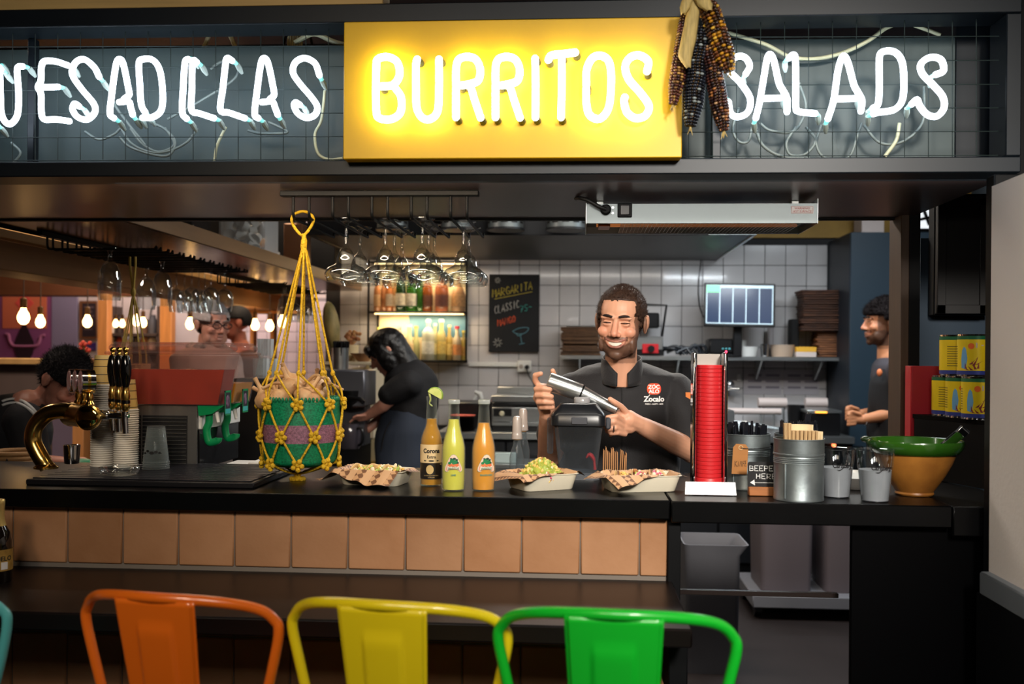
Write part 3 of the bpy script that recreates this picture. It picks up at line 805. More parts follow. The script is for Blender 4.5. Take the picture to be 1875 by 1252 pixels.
# ------------------------------------------------------------------ hanging basket
YHB = 2.78
def bp(x,y,dY=0): return px(x,y,YHB+dY)
ROPE = M('yellow_rope',(232,186,34),.65,bump=.8,bscale=140,var=.2,vscale=60)
hg = thing('macrame_hanger','yellow knotted rope hanger holding the green basket','hanger',bp(552,390))
ring = cr([bp(534,400),bp(541,391),bp(556,387),bp(570,393),bp(574,404),bp(566,420),bp(555,431),bp(545,424),bp(537,412)],4,True)
MB().tube(ring,.0042,8,closed=True).build('hanging_loop',ROPE,hg,60)
MB().tube(cr([bp(556,428),bp(557,440),bp(556,452),bp(557,462)],4),[.0065]*4+[.009]*5+[.008]*4,10).build('knot',ROPE,hg,60)
BXc = bp(551,760); BR = 70*YHB / FPX
z_rim = Z_(551,730,YHB); z_bot = Z_(551,851,YHB); z_gath = Z_(556,462,YHB)
def bring(a,z,r): return Vector((BXc.x+r*math.cos(a),BXc.y+r*math.sin(a),z))
# cords: 8 pairs from the gather down to the first knots, then diamonds
NK = 8
z1 = z_rim - .012; z2 = Z_(551,795,YHB); z3 = Z_(551,845,YHB)
def rad(z):
    t = (z_rim - z) / (z_rim - z_bot); return BR*(1.03+.02*math.sin(t*3) - .17*max(0,t - .25) ** 1.5)
k1 = [bring(2*math.pi*(i+.25) / NK,z1,rad(z1)+.007) for i in range(NK)]
k2 = [bring(2*math.pi*(i+.75) / NK,z2,rad(z2)+.006) for i in range(NK)]
k3 = [bring(2*math.pi*(i+.25) / NK,z3,rad(z3)+.004) for i in range(NK)]
kb_ = bp(545,868)
top = bp(557,458)
def cord(P,r=.0033):
    return MB().tube(P,r,7).build('cord',ROPE,hg,60)
for i in range(NK):
    a0 = 2*math.pi*(i+.25) / NK
    st = top+Vector((.006*math.cos(a0),.006*math.sin(a0),0))
    mid = bring(a0,z1+.085,rad(z1)*.80)
    mid2 = mid.lerp(st,.5)
    cord([st,mid2,mid])
    MB().ball(mid,(.0068,.0068,.009),8,6).build('knot',ROPE,hg,60)
    for s in (0,1):   # below the small knot the pair parts to two neighbouring rim knots
        kk = k1[(i+s) % NK] if False else (k1[i] if s == 0 else k1[(i+1) % NK])
        mm = mid.lerp(kk,.5); rr = Vector((mm.x - BXc.x,mm.y - BXc.y,0)); mm += rr.normalized()*.008
        cord(cr([mid,mm,kk],4),.003)
    for s in (0,-1):
        q = k2[(i+s) % NK]; mm = k1[i].lerp(q,.5); rr = Vector((mm.x - BXc.x,mm.y - BXc.y,0)); mm = Vector((BXc.x,BXc.y,mm.z))+rr.normalized()*(rad(mm.z)+.005)
        cord(cr([k1[i],mm,q],4))
    for s in (0,1):
        q = k3[(i+s) % NK]; mm = k2[i].lerp(q,.5); rr = Vector((mm.x - BXc.x,mm.y - BXc.y,0)); mm = Vector((BXc.x,BXc.y,mm.z))+rr.normalized()*(rad(mm.z)+.005)
        cord(cr([k2[i],mm,q],4))
    mm = k3[i].lerp(kb_,.55)+Vector((0,0,-.004))
    cord(cr([k3[i],mm,kb_],4))
    for q in (k1[i],k2[i],k3[i]):
        o_ = Vector((q.x - BXc.x,q.y - BXc.y,0)).normalized(); a,b,d = frame(o_)
        m = MB(); m.ball(q,.0085,8,6)
        for t in range(5):
            an = 2*math.pi*t / 5+q.z*50; e = q+(a*math.cos(an)+b*math.sin(an))*.012+d*.004
            m.ball(e,(.0075,.0075,.0075),8,6)
        m.build('knot',ROPE,hg,70)
m = MB(); m.tube(cr([kb_+Vector((0,0,.004)),kb_+Vector((0,0,-.004)),kb_+Vector((0,0,-.010))],3),[.009]*3+[.010]*2+[.012]*2,10)
for t in range(9):
    an = 2*math.pi*t / 9; m.ball(kb_+Vector((.017*math.cos(an),.012*math.sin(an),-.013)),.0072,8,6)
m.build('tassel',ROPE,hg,70)
# basket
random.seed(11)
bsk = thing('woven_basket','green woven basket with a pink and grey band in the yellow hanger','basket',(BXc.x,BXc.y,z_bot))
def bsk_mat():
    m = bpy.data.materials.new('basket_weave'); m.use_nodes = True; N = m.node_tree.nodes; L = m.node_tree.links; b = N['Principled BSDF']
    tc = N.new('ShaderNodeTexCoord'); sp_ = N.new('ShaderNodeSeparateXYZ'); L.new(tc.outputs['Object'],sp_.inputs[0])
    cr_ = N.new('ShaderNodeValToRGB'); h = z_rim - z_bot
    mr = N.new('ShaderNodeMapRange'); mr.inputs[1].default_value = 0; mr.inputs[2].default_value = h; L.new(sp_.outputs['Z'],mr.inputs[0])
    e = cr_.color_ramp; e.interpolation = 'CONSTANT'
    e.elements[0].position = 0; e.elements[0].color = lin((6,122,78)); e.elements[1].position = .36; e.elements[1].color = lin((150,104,124))
    x = e.elements.new(.63); x.color = lin((6,132,88))
    L.new(mr.outputs[0],cr_.inputs[0])
    n = N.new('ShaderNodeTexNoise'); n.inputs['Scale'].default_value = 190; L.new(tc.outputs['Object'],n.inputs[0])
    hs = N.new('ShaderNodeHueSaturation'); L.new(cr_.outputs[0],hs.inputs['Color'])
    m2 = N.new('ShaderNodeMapRange'); m2.inputs[1].default_value = .3; m2.inputs[2].default_value = .7; m2.inputs[3].default_value = .5; m2.inputs[4].default_value = 1.35
    L.new(n.outputs['Fac'],m2.inputs[0]); L.new(m2.outputs[0],hs.inputs['Value']); L.new(hs.outputs[0],b.inputs['Base Color'])
    b.inputs['Roughness'].default_value = .5
    return m
m = MB(); nu,nv = 132,52
def bfn(u,v):
    a = 2*math.pi*u; z = z_bot+(z_rim - z_bot)*v
    i = int(round(u*nu)); j = int(round(v*(nv - 1)))
    ribs = .0016*(1 if (i // 2+j) % 2 else -1)
    r = rad(z)*.97 - (.022*(1 - v / .08) ** 2 if v < .08 else 0)+ribs
    return bring(a,z,r)
m.grid(bfn,nu,nv,closed_u=True)
m.build('basket_wall',bsk_mat(),bsk,180)
part('basket_base',M('basket_green',(6,118,78),.5),bsk,lambda m: m.lathe([(.001,0),(rad(z_bot)*.72,0),(rad(z_bot)*.72,.004),(.001,.004)],(BXc.x,BXc.y,z_bot - .001),32))
m = MB()
for k in range(64):
    a = 2*math.pi*k / 64; c = bring(a,z_rim+.001,rad(z_rim)*.975)
    m.ball(c,(.0042,.0042,.0075),6,5)
m.build('basket_rim',M('basket_green'),bsk,70)
# garlic and dried things in the basket
GARL = M('garlic_skin',(216,182,136),.5,col2=(176,128,88),vscale=40,stretch=(1,1,.3),rnd=.12,bump=.2,bscale=60)
gm = MB()
def garlic_fn(u,v):
    a = 2*math.pi*u; r = [.001,.02,.030,.032,.027,.014,.0065,.005,.006][int(round(v*8))]*(1+.07*abs(math.sin(3.5*a)))
    z = [0,.001,.010,.022,.034,.044,.052,.068,.085][int(round(v*8))]
    return (r*math.cos(a),r*math.sin(a),z)
gm.grid(garlic_fn,20,9,closed_u=True)
g_me = gm.mesh('garlic_bulb',GARL,180)
zg = z_rim - .018
gl_ = [(-.075,-.045,.000,.5),(-.03,-.075,.004,.9),(.02,-.07,.008,-.6),(.065,-.05,.006,.8),(-.055,.0,.026,-.9),(-.01,-.03,.03,.4),(.04,-.01,.032,1.2),(-.02,.03,.042,-.5),(.03,.045,.036,.6),(.075,.01,.018,1.3),(-.08,.03,.008,-1.1)]
gw = ['garlic bulb at the left rim of the green basket','pale garlic bulb at the front left of the basket','garlic bulb at the front centre of the basket','garlic bulb at the front right of the basket','brownish garlic bulb leaning left on the heap in the basket','garlic bulb in the middle of the basket heap','garlic bulb leaning right on the basket heap','topmost garlic bulb at the back of the basket heap','garlic bulb at the back right of the basket heap','garlic bulb hanging over the right rim of the basket','garlic bulb at the back left of the basket']
for (x,y,z,t),lab in zip(gl_,gw):
    o = bpy.data.objects.new('garlic_bulb',g_me); COL.objects.link(o)
    o.location = (BXc.x+x,BXc.y+y,zg+z); o.rotation_euler = (random.uniform(-.5,.5),t,random.uniform(0,6)); o.scale = (1.05,)*3
    tag(o,lab,'garlic','garlic bulbs in the basket')
part_ = thing('dried_stalks','tangle of dried tan stalks lying on the garlic in the basket','stalks',(BXc.x,BXc.y,z_rim+.01))
for k in range(12):
    a = random.uniform(0,6.28); r = random.uniform(.03,.085)
    p = Vector((BXc.x+r*math.cos(a),BXc.y+r*math.sin(a),z_rim+.02+.03*random.random()))
    t = random.uniform(0,6.28); d = Vector((math.cos(t),math.sin(t),random.uniform(-.3,.4)))*.045
    MB().tube(cr([p - d,p+Vector((0,0,.018)),p+d],5),.0045,7).build('stalk',GARL,part_,70)
# the second hanger behind, over the dispenser
YH2 = 3.9
ROPE2 = M('olive_rope',(176,150,66),.7,var=.2,vscale=60)
h2 = thing('macrame_hanger','thin olive rope hanger hanging far behind the dispenser','hanger',px(243,486,YH2))
t2 = px(244,535,YH2)
MB().tube(cr([px(238,470,YH2),px(238,486,YH2),px(241,510,YH2),t2],4),.0045,7).build('cord',ROPE2,h2)
MB().tube(cr([px(248,470,YH2),px(248,486,YH2),px(246,510,YH2),t2],4),.0045,7).build('cord',ROPE2,h2)
MB().ball(t2,(.011,.011,.02),8,6).build('knot',ROPE2,h2)
for k in range(9):
    a = 2*math.pi*k / 9; e = px(244,650,YH2)+Vector((.052*math.cos(a),.05*math.sin(a),0))
    MB().tube(cr([t2,t2.lerp(e,.45)+Vector((.004*math.cos(a*2),0,0)),e,e+Vector((0,0,-.08))],3),.0026,6).build('cord',ROPE2,h2)
b2 = px(244,712,YH2)
tag(MB().lathe([(.03,0),(.055,.004),(.064,.05),(.066,.10),(.062,.102),(.058,.05),(.05,.01),(.001,.008)],b2,24).build('woven_basket',M('straw',(170,130,80),.7,bump=.5,bscale=80)),'small straw basket in the olive hanger behind the dispenser','basket')
# ================================================================== things on the counter
BRASS = M('brass',(228,186,100),.2,metal=1,var=.12,vscale=5)
CHROME = M('chrome',(214,214,216),.1,metal=1)
WHITEP = M('white_plastic',(232,232,228),.35)
BLKP = M('black_plastic',(15,15,17),.35)
INK = M('print_black',(22,22,24),.6)
# ---- drip tray
TX0,TX1 = X_(54,2.60),X_(470,2.60)
dt = thing('drip_tray','long black drip tray under the beer tower and cups','drip tray',((TX0+TX1) / 2,2.8,ZC))
part('tray_body',M('tray_black',(24,24,28),.4,metal=.3),dt,lambda m: m.box((TX0,2.585,ZC),(TX1,3.02,ZC+.016),.003))
for k in range(11):
    part('tray_slat',M('tray_slat_m',(36,37,44),.35,metal=.4),dt,lambda m: m.box((TX0+.012,2.60+k*.037,ZC+.0161),(TX1 - .012,2.628+k*.037,ZC+.0195),.001))
ZT = ZC+.0196
# ---- beer tower
TY = 2.80
tw = thing('beer_tower','curved brass beer tower with three black and gold tap handles','beer tower',(X_(88,TY),TY,ZT))
def tp(x,y,Y=TY): return px(x,y,Y)
def on(x,Y): return Vector((X_(x,Y),Y,ZT))
b0 = on(86,TY)
part('base_flange',BRASS,tw,lambda m: m.lathe([(.034,0),(.034,.005),(.026,.010),(.024,.014),(.001,.014)],b0,28))
arm = cr([b0+Vector((0,0,.008)),tp(84,852),tp(68,826),tp(60,803),tp(66,778),tp(88,757),tp(116,752),tp(140,757),tp(158,764)],6)
part('curved_arm',BRASS,tw,lambda m: m.tube(arm,[.0215]*8+[.0235]*(len(arm) - 8),20),angle=60)
hc = tp(160,764,2.70)
tax = Vector((X_(205,2.80) - X_(229,2.70),.10,0))
part('tap_cylinder',BRASS,tw,lambda m: m.tube([hc+Vector((0,-.004,0)),hc,hc+Vector((0,.012,0)),hc+Vector((0,.014,0)),hc+tax*1.25,hc+tax*1.33],[.033,.0365,.0365,.0335,.0335,.0365],32))
part('cylinder_cap',M('brass_mirror',(226,190,104),.06,metal=1),tw,lambda m: m.tube([hc+Vector((0,-.008,0)),hc+Vector((0,-.004,0))],[.026,.032],32))
MEDA = M('medal_face',(210,120,130),.3,metal=.4,col2=(240,236,236),vscale=70,rnd=.3)
HB = M('handle_black',(9,9,10),.1,coat=.5)
for k in range(3):
    c = hc+Vector((0,.03,0))+tax*(k / 2)
    md = part('medallion',CHROME,tw,lambda m: m.tube([c+Vector((-.016 - .014,-.012,.098)),c+Vector((.012 - .014,.010,.098))],[.034,.034],28))
    ax = Vector((-.028,-.022,0)).normalized(); mc = c+Vector((-.030,-.012,.098))
    part('medallion_face',MEDA,md,lambda m: m.tube([mc+ax*.0006,mc+ax*.002],.029,24))
    part('medallion_band',BRASS,md,lambda m: m.tube([mc - ax*.014,mc - ax*.022],.0346,28))
    part('medallion_stem',BRASS,tw,lambda m: m.lathe([(.010,.030),(.013,.036),(.008,.044),(.010,.054),(.007,.066),(.012,.068)],c+Vector((-.008,0,0)),16))
    fx = c+Vector((.033,0,.004)); fe = c+Vector((.098,-.005,.004))
    f = part('faucet',CHROME,tw,lambda m: (m.tube([fx,fx.lerp(fe,.2),fx.lerp(fe,.25),fe,fe+Vector((.01,0,0))],[.013,.013,.009,.009,.006],14),m.tube([fe+Vector((-.003,0,.012)),fe+Vector((-.002,0,-.012)),fe+Vector((.002,-.002,-.05))],[.0105,.0095,.0075],12)))
    hb = fe+Vector((0,0,.012))
    h = part('tap_handle',BRASS,tw,lambda m: m.lathe([(.006,0),(.0105,.006),(.0125,.016),(.011,.022),(.011,.034),(.0125,.044),(.0105,.056),(.009,.064),(.0095,.068)],hb,16))
    part('handle_ring',HB,h,lambda m: m.lathe([(.0125,.0225),(.0125,.032)],hb,16))
    part('handle_grip',HB,h,lambda m: m.lathe([(.008,.068),(.0125,.085),(.0158,.108),(.0155,.128),(.0125,.148),(.0095,.157),(.004,.160)],hb,16))
    part('handle_ball',BRASS,h,lambda m: (m.lathe([(.005,.158),(.006,.163),(.004,.167)],hb,12),m.ball(hb+Vector((0,0,.174)),.0085,14,10)))
# ---- steel tumbler
tag(MB().lathe([(.018,0),(.0215,.001),(.0245,.055),(.0245,.057),(.0225,.056),(.019,.003),(.001,.003)],on(133,2.93),24).build('steel_tumbler',CHROME),'small steel tumbler standing behind the brass beer tower','tumbler')
# ---- paper cup stacks
def cup_mat():
    m = bpy.data.materials.new('paper_cup'); m.use_nodes = True; N = m.node_tree.nodes; L = m.node_tree.links; b = N['Principled BSDF']; b.inputs['Roughness'].default_value = .55
    tc = N.new('ShaderNodeTexCoord'); sp_ = N.new('ShaderNodeSeparateXYZ'); L.new(tc.outputs['Object'],sp_.inputs[0])
    r = N.new('ShaderNodeValToRGB'); e = r.color_ramp; e.interpolation = 'CONSTANT'
    stops = [(0,(232,226,214)),(.06,(206,170,96)),(.10,(60,40,26)),(.125,(206,170,96)),(.36,(60,40,26)),(.385,(206,170,96)),(.62,(60,40,26)),(.645,(206,170,96)),(.84,(60,40,26)),(.865,(214,186,120))]
    e.elements[0].position = 0; e.elements[0].color = lin(stops[0][1]); e.elements[1].position = stops[1][0]; e.elements[1].color = lin(stops[1][1])
    for p,c in stops[2:]:
        x = e.elements.new(p); x.color = lin(c)
    mr = N.new('ShaderNodeMapRange'); mr.inputs[1].default_value = 0; mr.inputs[2].default_value = .092; L.new(sp_.outputs['Z'],mr.inputs[0]); L.new(mr.outputs[0],r.inputs[0]); L.new(r.outputs[0],b.inputs['Base Color'])
    return m
CM = cup_mat()
cupp = [(.0385,0),(.0395,.0015),(.0385,.0035),(.0362,.0036),(.0268,.092),(.0255,.092),(.0255,.086),(.001,.086)]
cm_ = MB().lathe(cupp,(0,0,0),24)
cup_me = cm_.mesh('paper_cup',CM,40)
def stack(x,Y,n,pitch,labs,grp,cs):
    b = on(x,Y)
    for k in range(n):
        o = bpy.data.objects.new('paper_cup',cup_me); COL.objects.link(o); o.location = b+Vector((0,0,k*pitch)); o.scale = (cs,cs,1)
        o.rotation_euler = (0,0,random.uniform(0,6))
        tag(o,labs[0] if k == n - 1 else labs[1] % nth(k+1),'cup',grp)
    return b+Vector((0,0,(n - 1)*pitch))
t1 = stack(189,2.885,38,.00645,('patterned paper cup on top of the taller cup stack','upturned paper cup, %s from the bottom of the taller cup stack'),'cups of the taller stack',.88)
t2_ = stack(232,2.865,27,.00645,('patterned paper cup marked 02 on top of the shorter cup stack','upturned paper cup, %s from the bottom of the shorter cup stack'),'cups of the shorter stack',.92)
m = MB()
def cyl_fn(c,r,z0,a0=-math.pi / 2,dr=.0004):
    return lambda x,y: (c.x+(r+dr)*math.cos(a0+x / r),c.y+(r+dr)*math.sin(a0+x / r),c.z+z0+y)
text_on(m,'02',.014,cyl_fn(t2_,.0305,.045),bold=.0004)
topcup = [o for o in bpy.data.objects if o.get('label') == 'patterned paper cup marked 02 on top of the shorter cup stack'][0]
tm_ = m.mesh('cup_print',INK,off=t2_)
o = bpy.data.objects.new('cup_print',tm_); COL.objects.link(o); o.parent = topcup; o.rotation_euler = (0,0,-topcup.rotation_euler[2]+.35)
# ---- clear plastic cups, upturned
CLR = clear('clear_plastic',(236,240,240),.06,.06,.4,(180,186,188))
ccp = [(.0385,0),(.0395,.001),(.0385,.0035),(.0365,.004),(.0355,.02),(.0255,.105),(.0245,.106),(.001,.1055)]
cc_me = MB().lathe(ccp,(0,0,0),28).mesh('plastic_cup',CLR,40)
cb0 = on(287,2.84)
for k in range(4):
    o = bpy.data.objects.new('plastic_cup',cc_me); COL.objects.link(o); o.location = cb0+Vector((0,0,k*.006))
    tag(o,('lowest clear plastic cup of the upturned nest of four','second clear plastic cup from the bottom of the upturned nest','third clear plastic cup from the bottom of the upturned nest','topmost clear plastic cup with dark print, upturned beside the dispenser')[k],'cup','nested clear cups')
pm = MB(); fn = cyl_fn(Vector((0,0,0)),.035,0)
for (x,y,s) in ((-.02,.03,.006),(-.010,.036,.007),(.002,.031,.009),(.014,.034,.007),(.024,.031,.005)):
    pm.add([fn(x+s*math.cos(t)*.8,y+s*math.sin(t)*.5) for t in [i*.6283 for i in range(10)]],[tuple(range(10))])
pm.add([fn(-.03,.027),fn(.03,.027),fn(.03,.029),fn(-.03,.029)],[(0,1,2,3)])
q = pm.build('cup_print',INK,o,org=(0,0,0)); q.data.transform(Matrix.Translation(o.location))
# ---- glass ashtray
ash = on(220,2.67)
def ashfn(u,v):
    a = 2*math.pi*u; pr = [(.001,.006),(.028,.006),(.037,.022),(.041,.026),(.046,.024),(.047,.018),(.042,.004),(.03,0),(.001,0)]
    r,z = pr[int(round(v*8))]; r *= 1+(.018*math.cos(26*a) if 3 < v*8 < 7 else 0)
    return ash+Vector((1.15*r*math.cos(a),r*math.sin(a),z))
m = MB(); m.grid(ashfn,104,9,closed_u=True)
tag(m.build('glass_ashtray',GLASS,None,60,recalc=True),'ridged clear glass ashtray lying on the drip tray','ashtray')
# ---- juice dispenser
DX0,DX1 = X_(240,2.98),X_(362,2.98)
DY0,DY1 = 2.98,3.34
zd0,zd1 = ZC+.001,Z_(300,742,2.98)
dp = thing('juice_dispenser','steel juice dispenser with red and yellow tanks and green taps','dispenser',((DX0+DX1) / 2,3.16,ZC))
SST = M('stainless',(150,148,146),.32,metal=.85,var=.15,vscale=5,stretch=(10,10,.5))
part('side_panel',SST,dp,lambda m: m.box((DX0,DY0,zd0),(DX1,DY0+.006,zd1),.001))
part('housing',SST,dp,lambda m: m.box((DX0,DY0+.007,zd0),(DX1 - .004,DY1,zd1 - .001),.002))
fp = part('front_panel',M('front_black',(30,30,32),.15,metal=.4),dp,lambda m: m.box((DX1 - .0035,DY0+.012,zd0),(DX1+.004,DY1,zd1 - .075),.001))
part('front_trim',WHITEP,dp,lambda m: m.box((DX1 - .0035,DY0+.012,zd1 - .074),(DX1+.010,DY1,zd1 - .002),.003))
DSL = M('slot_dark',(18,18,20),.6)
for c_ in range(2):
    for k in range(13):
        z = zd0+.012+k*.0115
        x0 = DX0+.004 if c_ == 0 else DX0+.040; x1 = DX0+.032 if c_ == 0 else DX1 - .032
        lv = part('louver',SST,dp,lambda m: m.prism([(0,0),(.007,.003),(.007,.0045),(0,.0015)],x1 - x0,Matrix(((0,0,1,x0),(-1,0,0,DY0),(0,1,0,z+.004),(0,0,0,1)))))
    part('louver_recess',DSL,dp,lambda m: m.box((x0 - .002,DY0 - .0004,zd0+.01),(x1+.002,DY0+.001,zd0+.165)))
CLR2 = clear('tank_plastic',(240,226,222),.05,.03,.30,(200,190,188))
def tank(y0,y1,juice,jl,lab):
    xt0,xt1 = X_(199,2.98),X_(419,2.98)
    xb0,xb1 = X_(236,2.98),X_(402,2.98)
    zt1 = Z_(300,650,2.98); zt0 = zd1+.001; zl = Z_(300,jl,2.98)
    t = part('tank',CLR2,dp,lambda m: m.add([(xb0,y0+.006,zt0),(xb1,y0+.006,zt0),(xb1,y1 - .006,zt0),(xb0,y1 - .006,zt0),(xt0,y0,zt1),(xt1,y0,zt1),(xt1,y1,zt1),(xt0,y1,zt1)],
             [(0,1,5,4),(1,2,6,5),(2,3,7,6),(3,0,4,7),(3,2,1,0)]))
    t['label'] = lab
    k = (zl - zt0) / (zt1 - zt0); e = .003
    q = lambda a,b: a+(b - a)*k
    part('juice',juice,t,lambda m: m.add([(xb0+e,y0+.006+e,zt0+e),(xb1 - e,y0+.006+e,zt0+e),(xb1 - e,y1 - .006 - e,zt0+e),(xb0+e,y1 - .006 - e,zt0+e),
             (q(xb0,xt0)+e,q(y0+.006,y0)+e,zl),(q(xb1,xt1) - e,q(y0+.006,y0)+e,zl),(q(xb1,xt1) - e,q(y1 - .006,y1) - e,zl),(q(xb0,xt0)+e,q(y1 - .006,y1) - e,zl)],
             [(0,1,5,4),(1,2,6,5),(2,3,7,6),(3,0,4,7),(3,2,1,0),(4,5,6,7)]))
    ld = part('tank_lid',CLR2,t,lambda m: (m.box((xt0 - .006,y0 - .005,zt1+.001),(xt1+.006,y1+.005,zt1+.010),.003),m.box((xt0+.002,y0+.003,zt1+.0101),(xt1 - .002,y1 - .003,zt1+.034),.008),m.box((xt0+.012,y0+.012,zt1+.0345),(xt1 - .012,y1 - .012,zt1+.040),.003)))
    # tap
    xm = DX1; ym = (y0+y1) / 2 - .02; GREEN = M('tap_green',(12,140,82),.35)
    tpz = part('tap',GREEN,dp,lambda m: m.add([(xm+.006,ym - .024,zt0 - .032),(xm+.045,ym - .02,zt0 - .026),(xm+.045,ym+.02,zt0 - .026),(xm+.006,ym+.024,zt0 - .032),(xm+.004,ym - .028,zt0),(xm+.085,ym - .024,zt0),(xm+.085,ym+.024,zt0),(xm+.004,ym+.028,zt0)],
             [(0,1,5,4),(1,2,6,5),(2,3,7,6),(3,0,4,7),(3,2,1,0),(4,5,6,7)]))
    part('lever',GREEN,tpz,lambda m: m.tube(cr([(xm+.030,ym,zt0 - .025),(xm+.029,ym,zt0 - .055),(xm+.022,ym,zt0 - .075),(xm+.027,ym,zt0 - .108),(xm+.036,ym,zt0 - .115),(xm+.058,ym - .002,zt0 - .108),(xm+.060,ym - .002,zt0 - .100)],4),.0085,10,flat=1.4),angle=60)
    part('spout',WHITEP,tpz,lambda m: m.tube([(xm+.055,ym - .005,zt0 - .02),(xm+.062,ym - .008,zt0 - .052)],[.007,.005],10))
    cd_ = part('flavour_card',M('card_dark',(26,22,34),.3),tpz,lambda m: m.box((xm+.086,ym - .026,zt0 - .030),(xm+.0885,ym+.026,zt0+.046),.001))
    part('card_frame',M('tap_green'),cd_,lambda m: (m.box((xm+.0885,ym - .026,zt0+.040),(xm+.0895,ym+.026,zt0+.046)),m.box((xm+.0885,ym - .026,zt0 - .030),(xm+.0895,ym+.026,zt0 - .026)),m.box((xm+.0885,ym - .026,zt0 - .03),(xm+.0895,ym - .023,zt0+.046)),m.box((xm+.0885,ym+.023,zt0 - .03),(xm+.0895,ym+.026,zt0+.046))))
    part('card_strip',M('card_teal',(60,170,170),.4),cd_,lambda m: m.box((xm+.0885,ym - .022,zt0 - .025),(xm+.0893,ym+.022,zt0 - .010)))
    part('card_picture',M('card_pic',(150,110,140),.5,col2=(40,30,50),vscale=60),cd_,lambda m: m.ball((xm+.0885,ym,zt0+.014),(.0012,.016,.018),12,8))
JR = M('juice_red',(172,58,34),.25,var=.25,vscale=9,coat=.3)
JY = M('juice_yellow',(226,170,40),.25,var=.2,vscale=9,coat=.3)
tank(2.965,3.075,JR,676,'red juice tank')
tank(3.09,3.27,JY,703,'yellow juice tank')
# ---- white sheets behind the tray
PAP = M('white_paper',(226,224,222),.7)
for k,(x0,x1,y0,y1,h,lab) in enumerate(((392,452,2.99,3.2,.012,'lower white carton lid lying beside the dispenser'),(440,484,2.99,3.2,.020,'white folded napkin box at the right of the dispenser'))):
    tag(MB().box((X_(x0,2.99)+.012,y0+.04,ZC),(X_(x1,2.99),y1 - .03,ZC+h),.003).build('carton_lid',PAP),lab,'carton')
tag(MB().lathe([(.020,0),(.023,.002),(.026,.045),(.0245,.045),(.0215,.004),(.001,.004)],(X_(525,3.0),3.0,ZC),20).build('shot_glass',CLR),'small clear glass standing behind the hanging basket','glass')
# ---- bottles
BGL = M('bottle_glass',(250,255,252),.02,trans=1,ior=1.3)
def bottle(c,prof,level,liq,name,label,glass=None,th=.0022,n=32):
    t = thing(name,label,'bottle',c)
    out = prof; 
    part('glass_shell',glass or clear('bottle_clear',(244,247,242),.03,.03,.4,(190,196,192)),t,lambda m: m.lathe([(.001,0)]+out,c,n,caps=False))
    lq = [(.001,.004)]+[(r - th,max(z,.004)) for r,z in prof if z < level]
    for (r0,z0),(r1,z1) in zip(prof,prof[1:]):
        if z0 < level <= z1: lq.append((r0+(r1 - r0)*(level - z0) / (z1 - z0) - th,level))
    lq.append((.001,level))
    part('drink',liq,t,lambda m: m.lathe(lq,c,n,caps=False))
    return t
def rad_at(prof,z):
    for (r0,z0),(r1,z1) in zip(prof,prof[1:]):
        if z0 <= z <= z1 and z1 > z0: return r0+(r1 - r0)*(z - z0) / (z1 - z0)
    return prof[-1][0]
def wrap(c,prof,z0,a0=None,dr=.0005):
    a0 = a0 if a0 is not None else math.atan2(-c.y,-c.x)
    def f(x,y,e=0):
        r = rad_at(prof,z0+y); return (c.x+(r+dr+e)*math.cos(a0+x / .031),c.y+(r+dr+e)*math.sin(a0+x / .031),c.z+z0+y)
    return f
def patch(m,f,x0,x1,y0,y1,nx=16,ny=4,mi=0,e=0):
    m.grid(lambda u,v: f(x0+(x1 - x0)*u,y0+(y1 - y0)*v,e),nx,ny,mi)
def poly(m,f,pts,mi=0,e=0):
    n = len(pts); cx_ = sum(p[0] for p in pts) / n; cy_ = sum(p[1] for p in pts) / n
    m.add([f(cx_,cy_,e)]+[f(x,y,e) for x,y in pts],[(0,1+i,1+(i+1) % n) for i in range(n)],mi)
def circ(x,y,rx,ry=None,n=16): return [(x+rx*math.cos(2*math.pi*i / n),y+(ry or rx)*math.sin(2*math.pi*i / n)) for i in range(n)]
corp = [(.0285,0),(.0303,.004),(.0305,.118),(.0292,.130),(.0245,.146),(.0185,.160),(.0160,.172),(.0146,.205),(.0137,.232),(.0150,.235),(.0150,.2435),(.0140,.245)]
cp_ = pz(789.5,888,ZC)
BEER = M('beer_gold',(228,160,40),.1,trans=.35,ior=1.1)
co = bottle(cp_,corp,.183,BEER,'beer_bottle','golden beer bottle with a lime wedge in its neck, labelled Corona Extra')
f = wrap(cp_,corp,.064)
m = MB(); patch(m,f,-.045,.045,0,.050,20,2); m.build('cream_label',M('label_cream',(226,198,150),.5),co)
m = MB(); text_on(m,'Corona',.0165,lambda x,y: f(x,.0275+y,.0004),bold=.0007,sx=.92); text_on(m,'Extra',.0115,lambda x,y: f(x,.013+y,.0004),bold=.0003)
for sx in (-1,1): poly(m,f,[(sx*.013,.006),(sx*.019,.0085),(sx*.022,.006),(sx*.018,.004)],e=.0004)
poly(m,f,circ(0,.0058,.008,.0022),e=.0004)
m.build('brand_print',INK,co)
f2 = wrap(cp_,corp,.020)
m = MB(); patch(m,f2,-.045,.045,.0,.0435,20,2,e=-.0002); m.build('dark_label',M('label_navy',(34,28,26),.4),co)
m = MB(); poly(m,f2,circ(-.004,.026,.0105,.0125,20),e=.0004); poly(m,f2,circ(.03,.040,.004,.0015),e=.0004)
text_on(m,'LA CERVEZA MAS FINA',.0040,lambda x,y: f2(x,.0085+y,.0005)); text_on(m,'CORONA',.0042,lambda x,y: f2(x,.0035+y,.0005))
m.build('gold_print',M('label_gold',(206,176,118),.4),co)
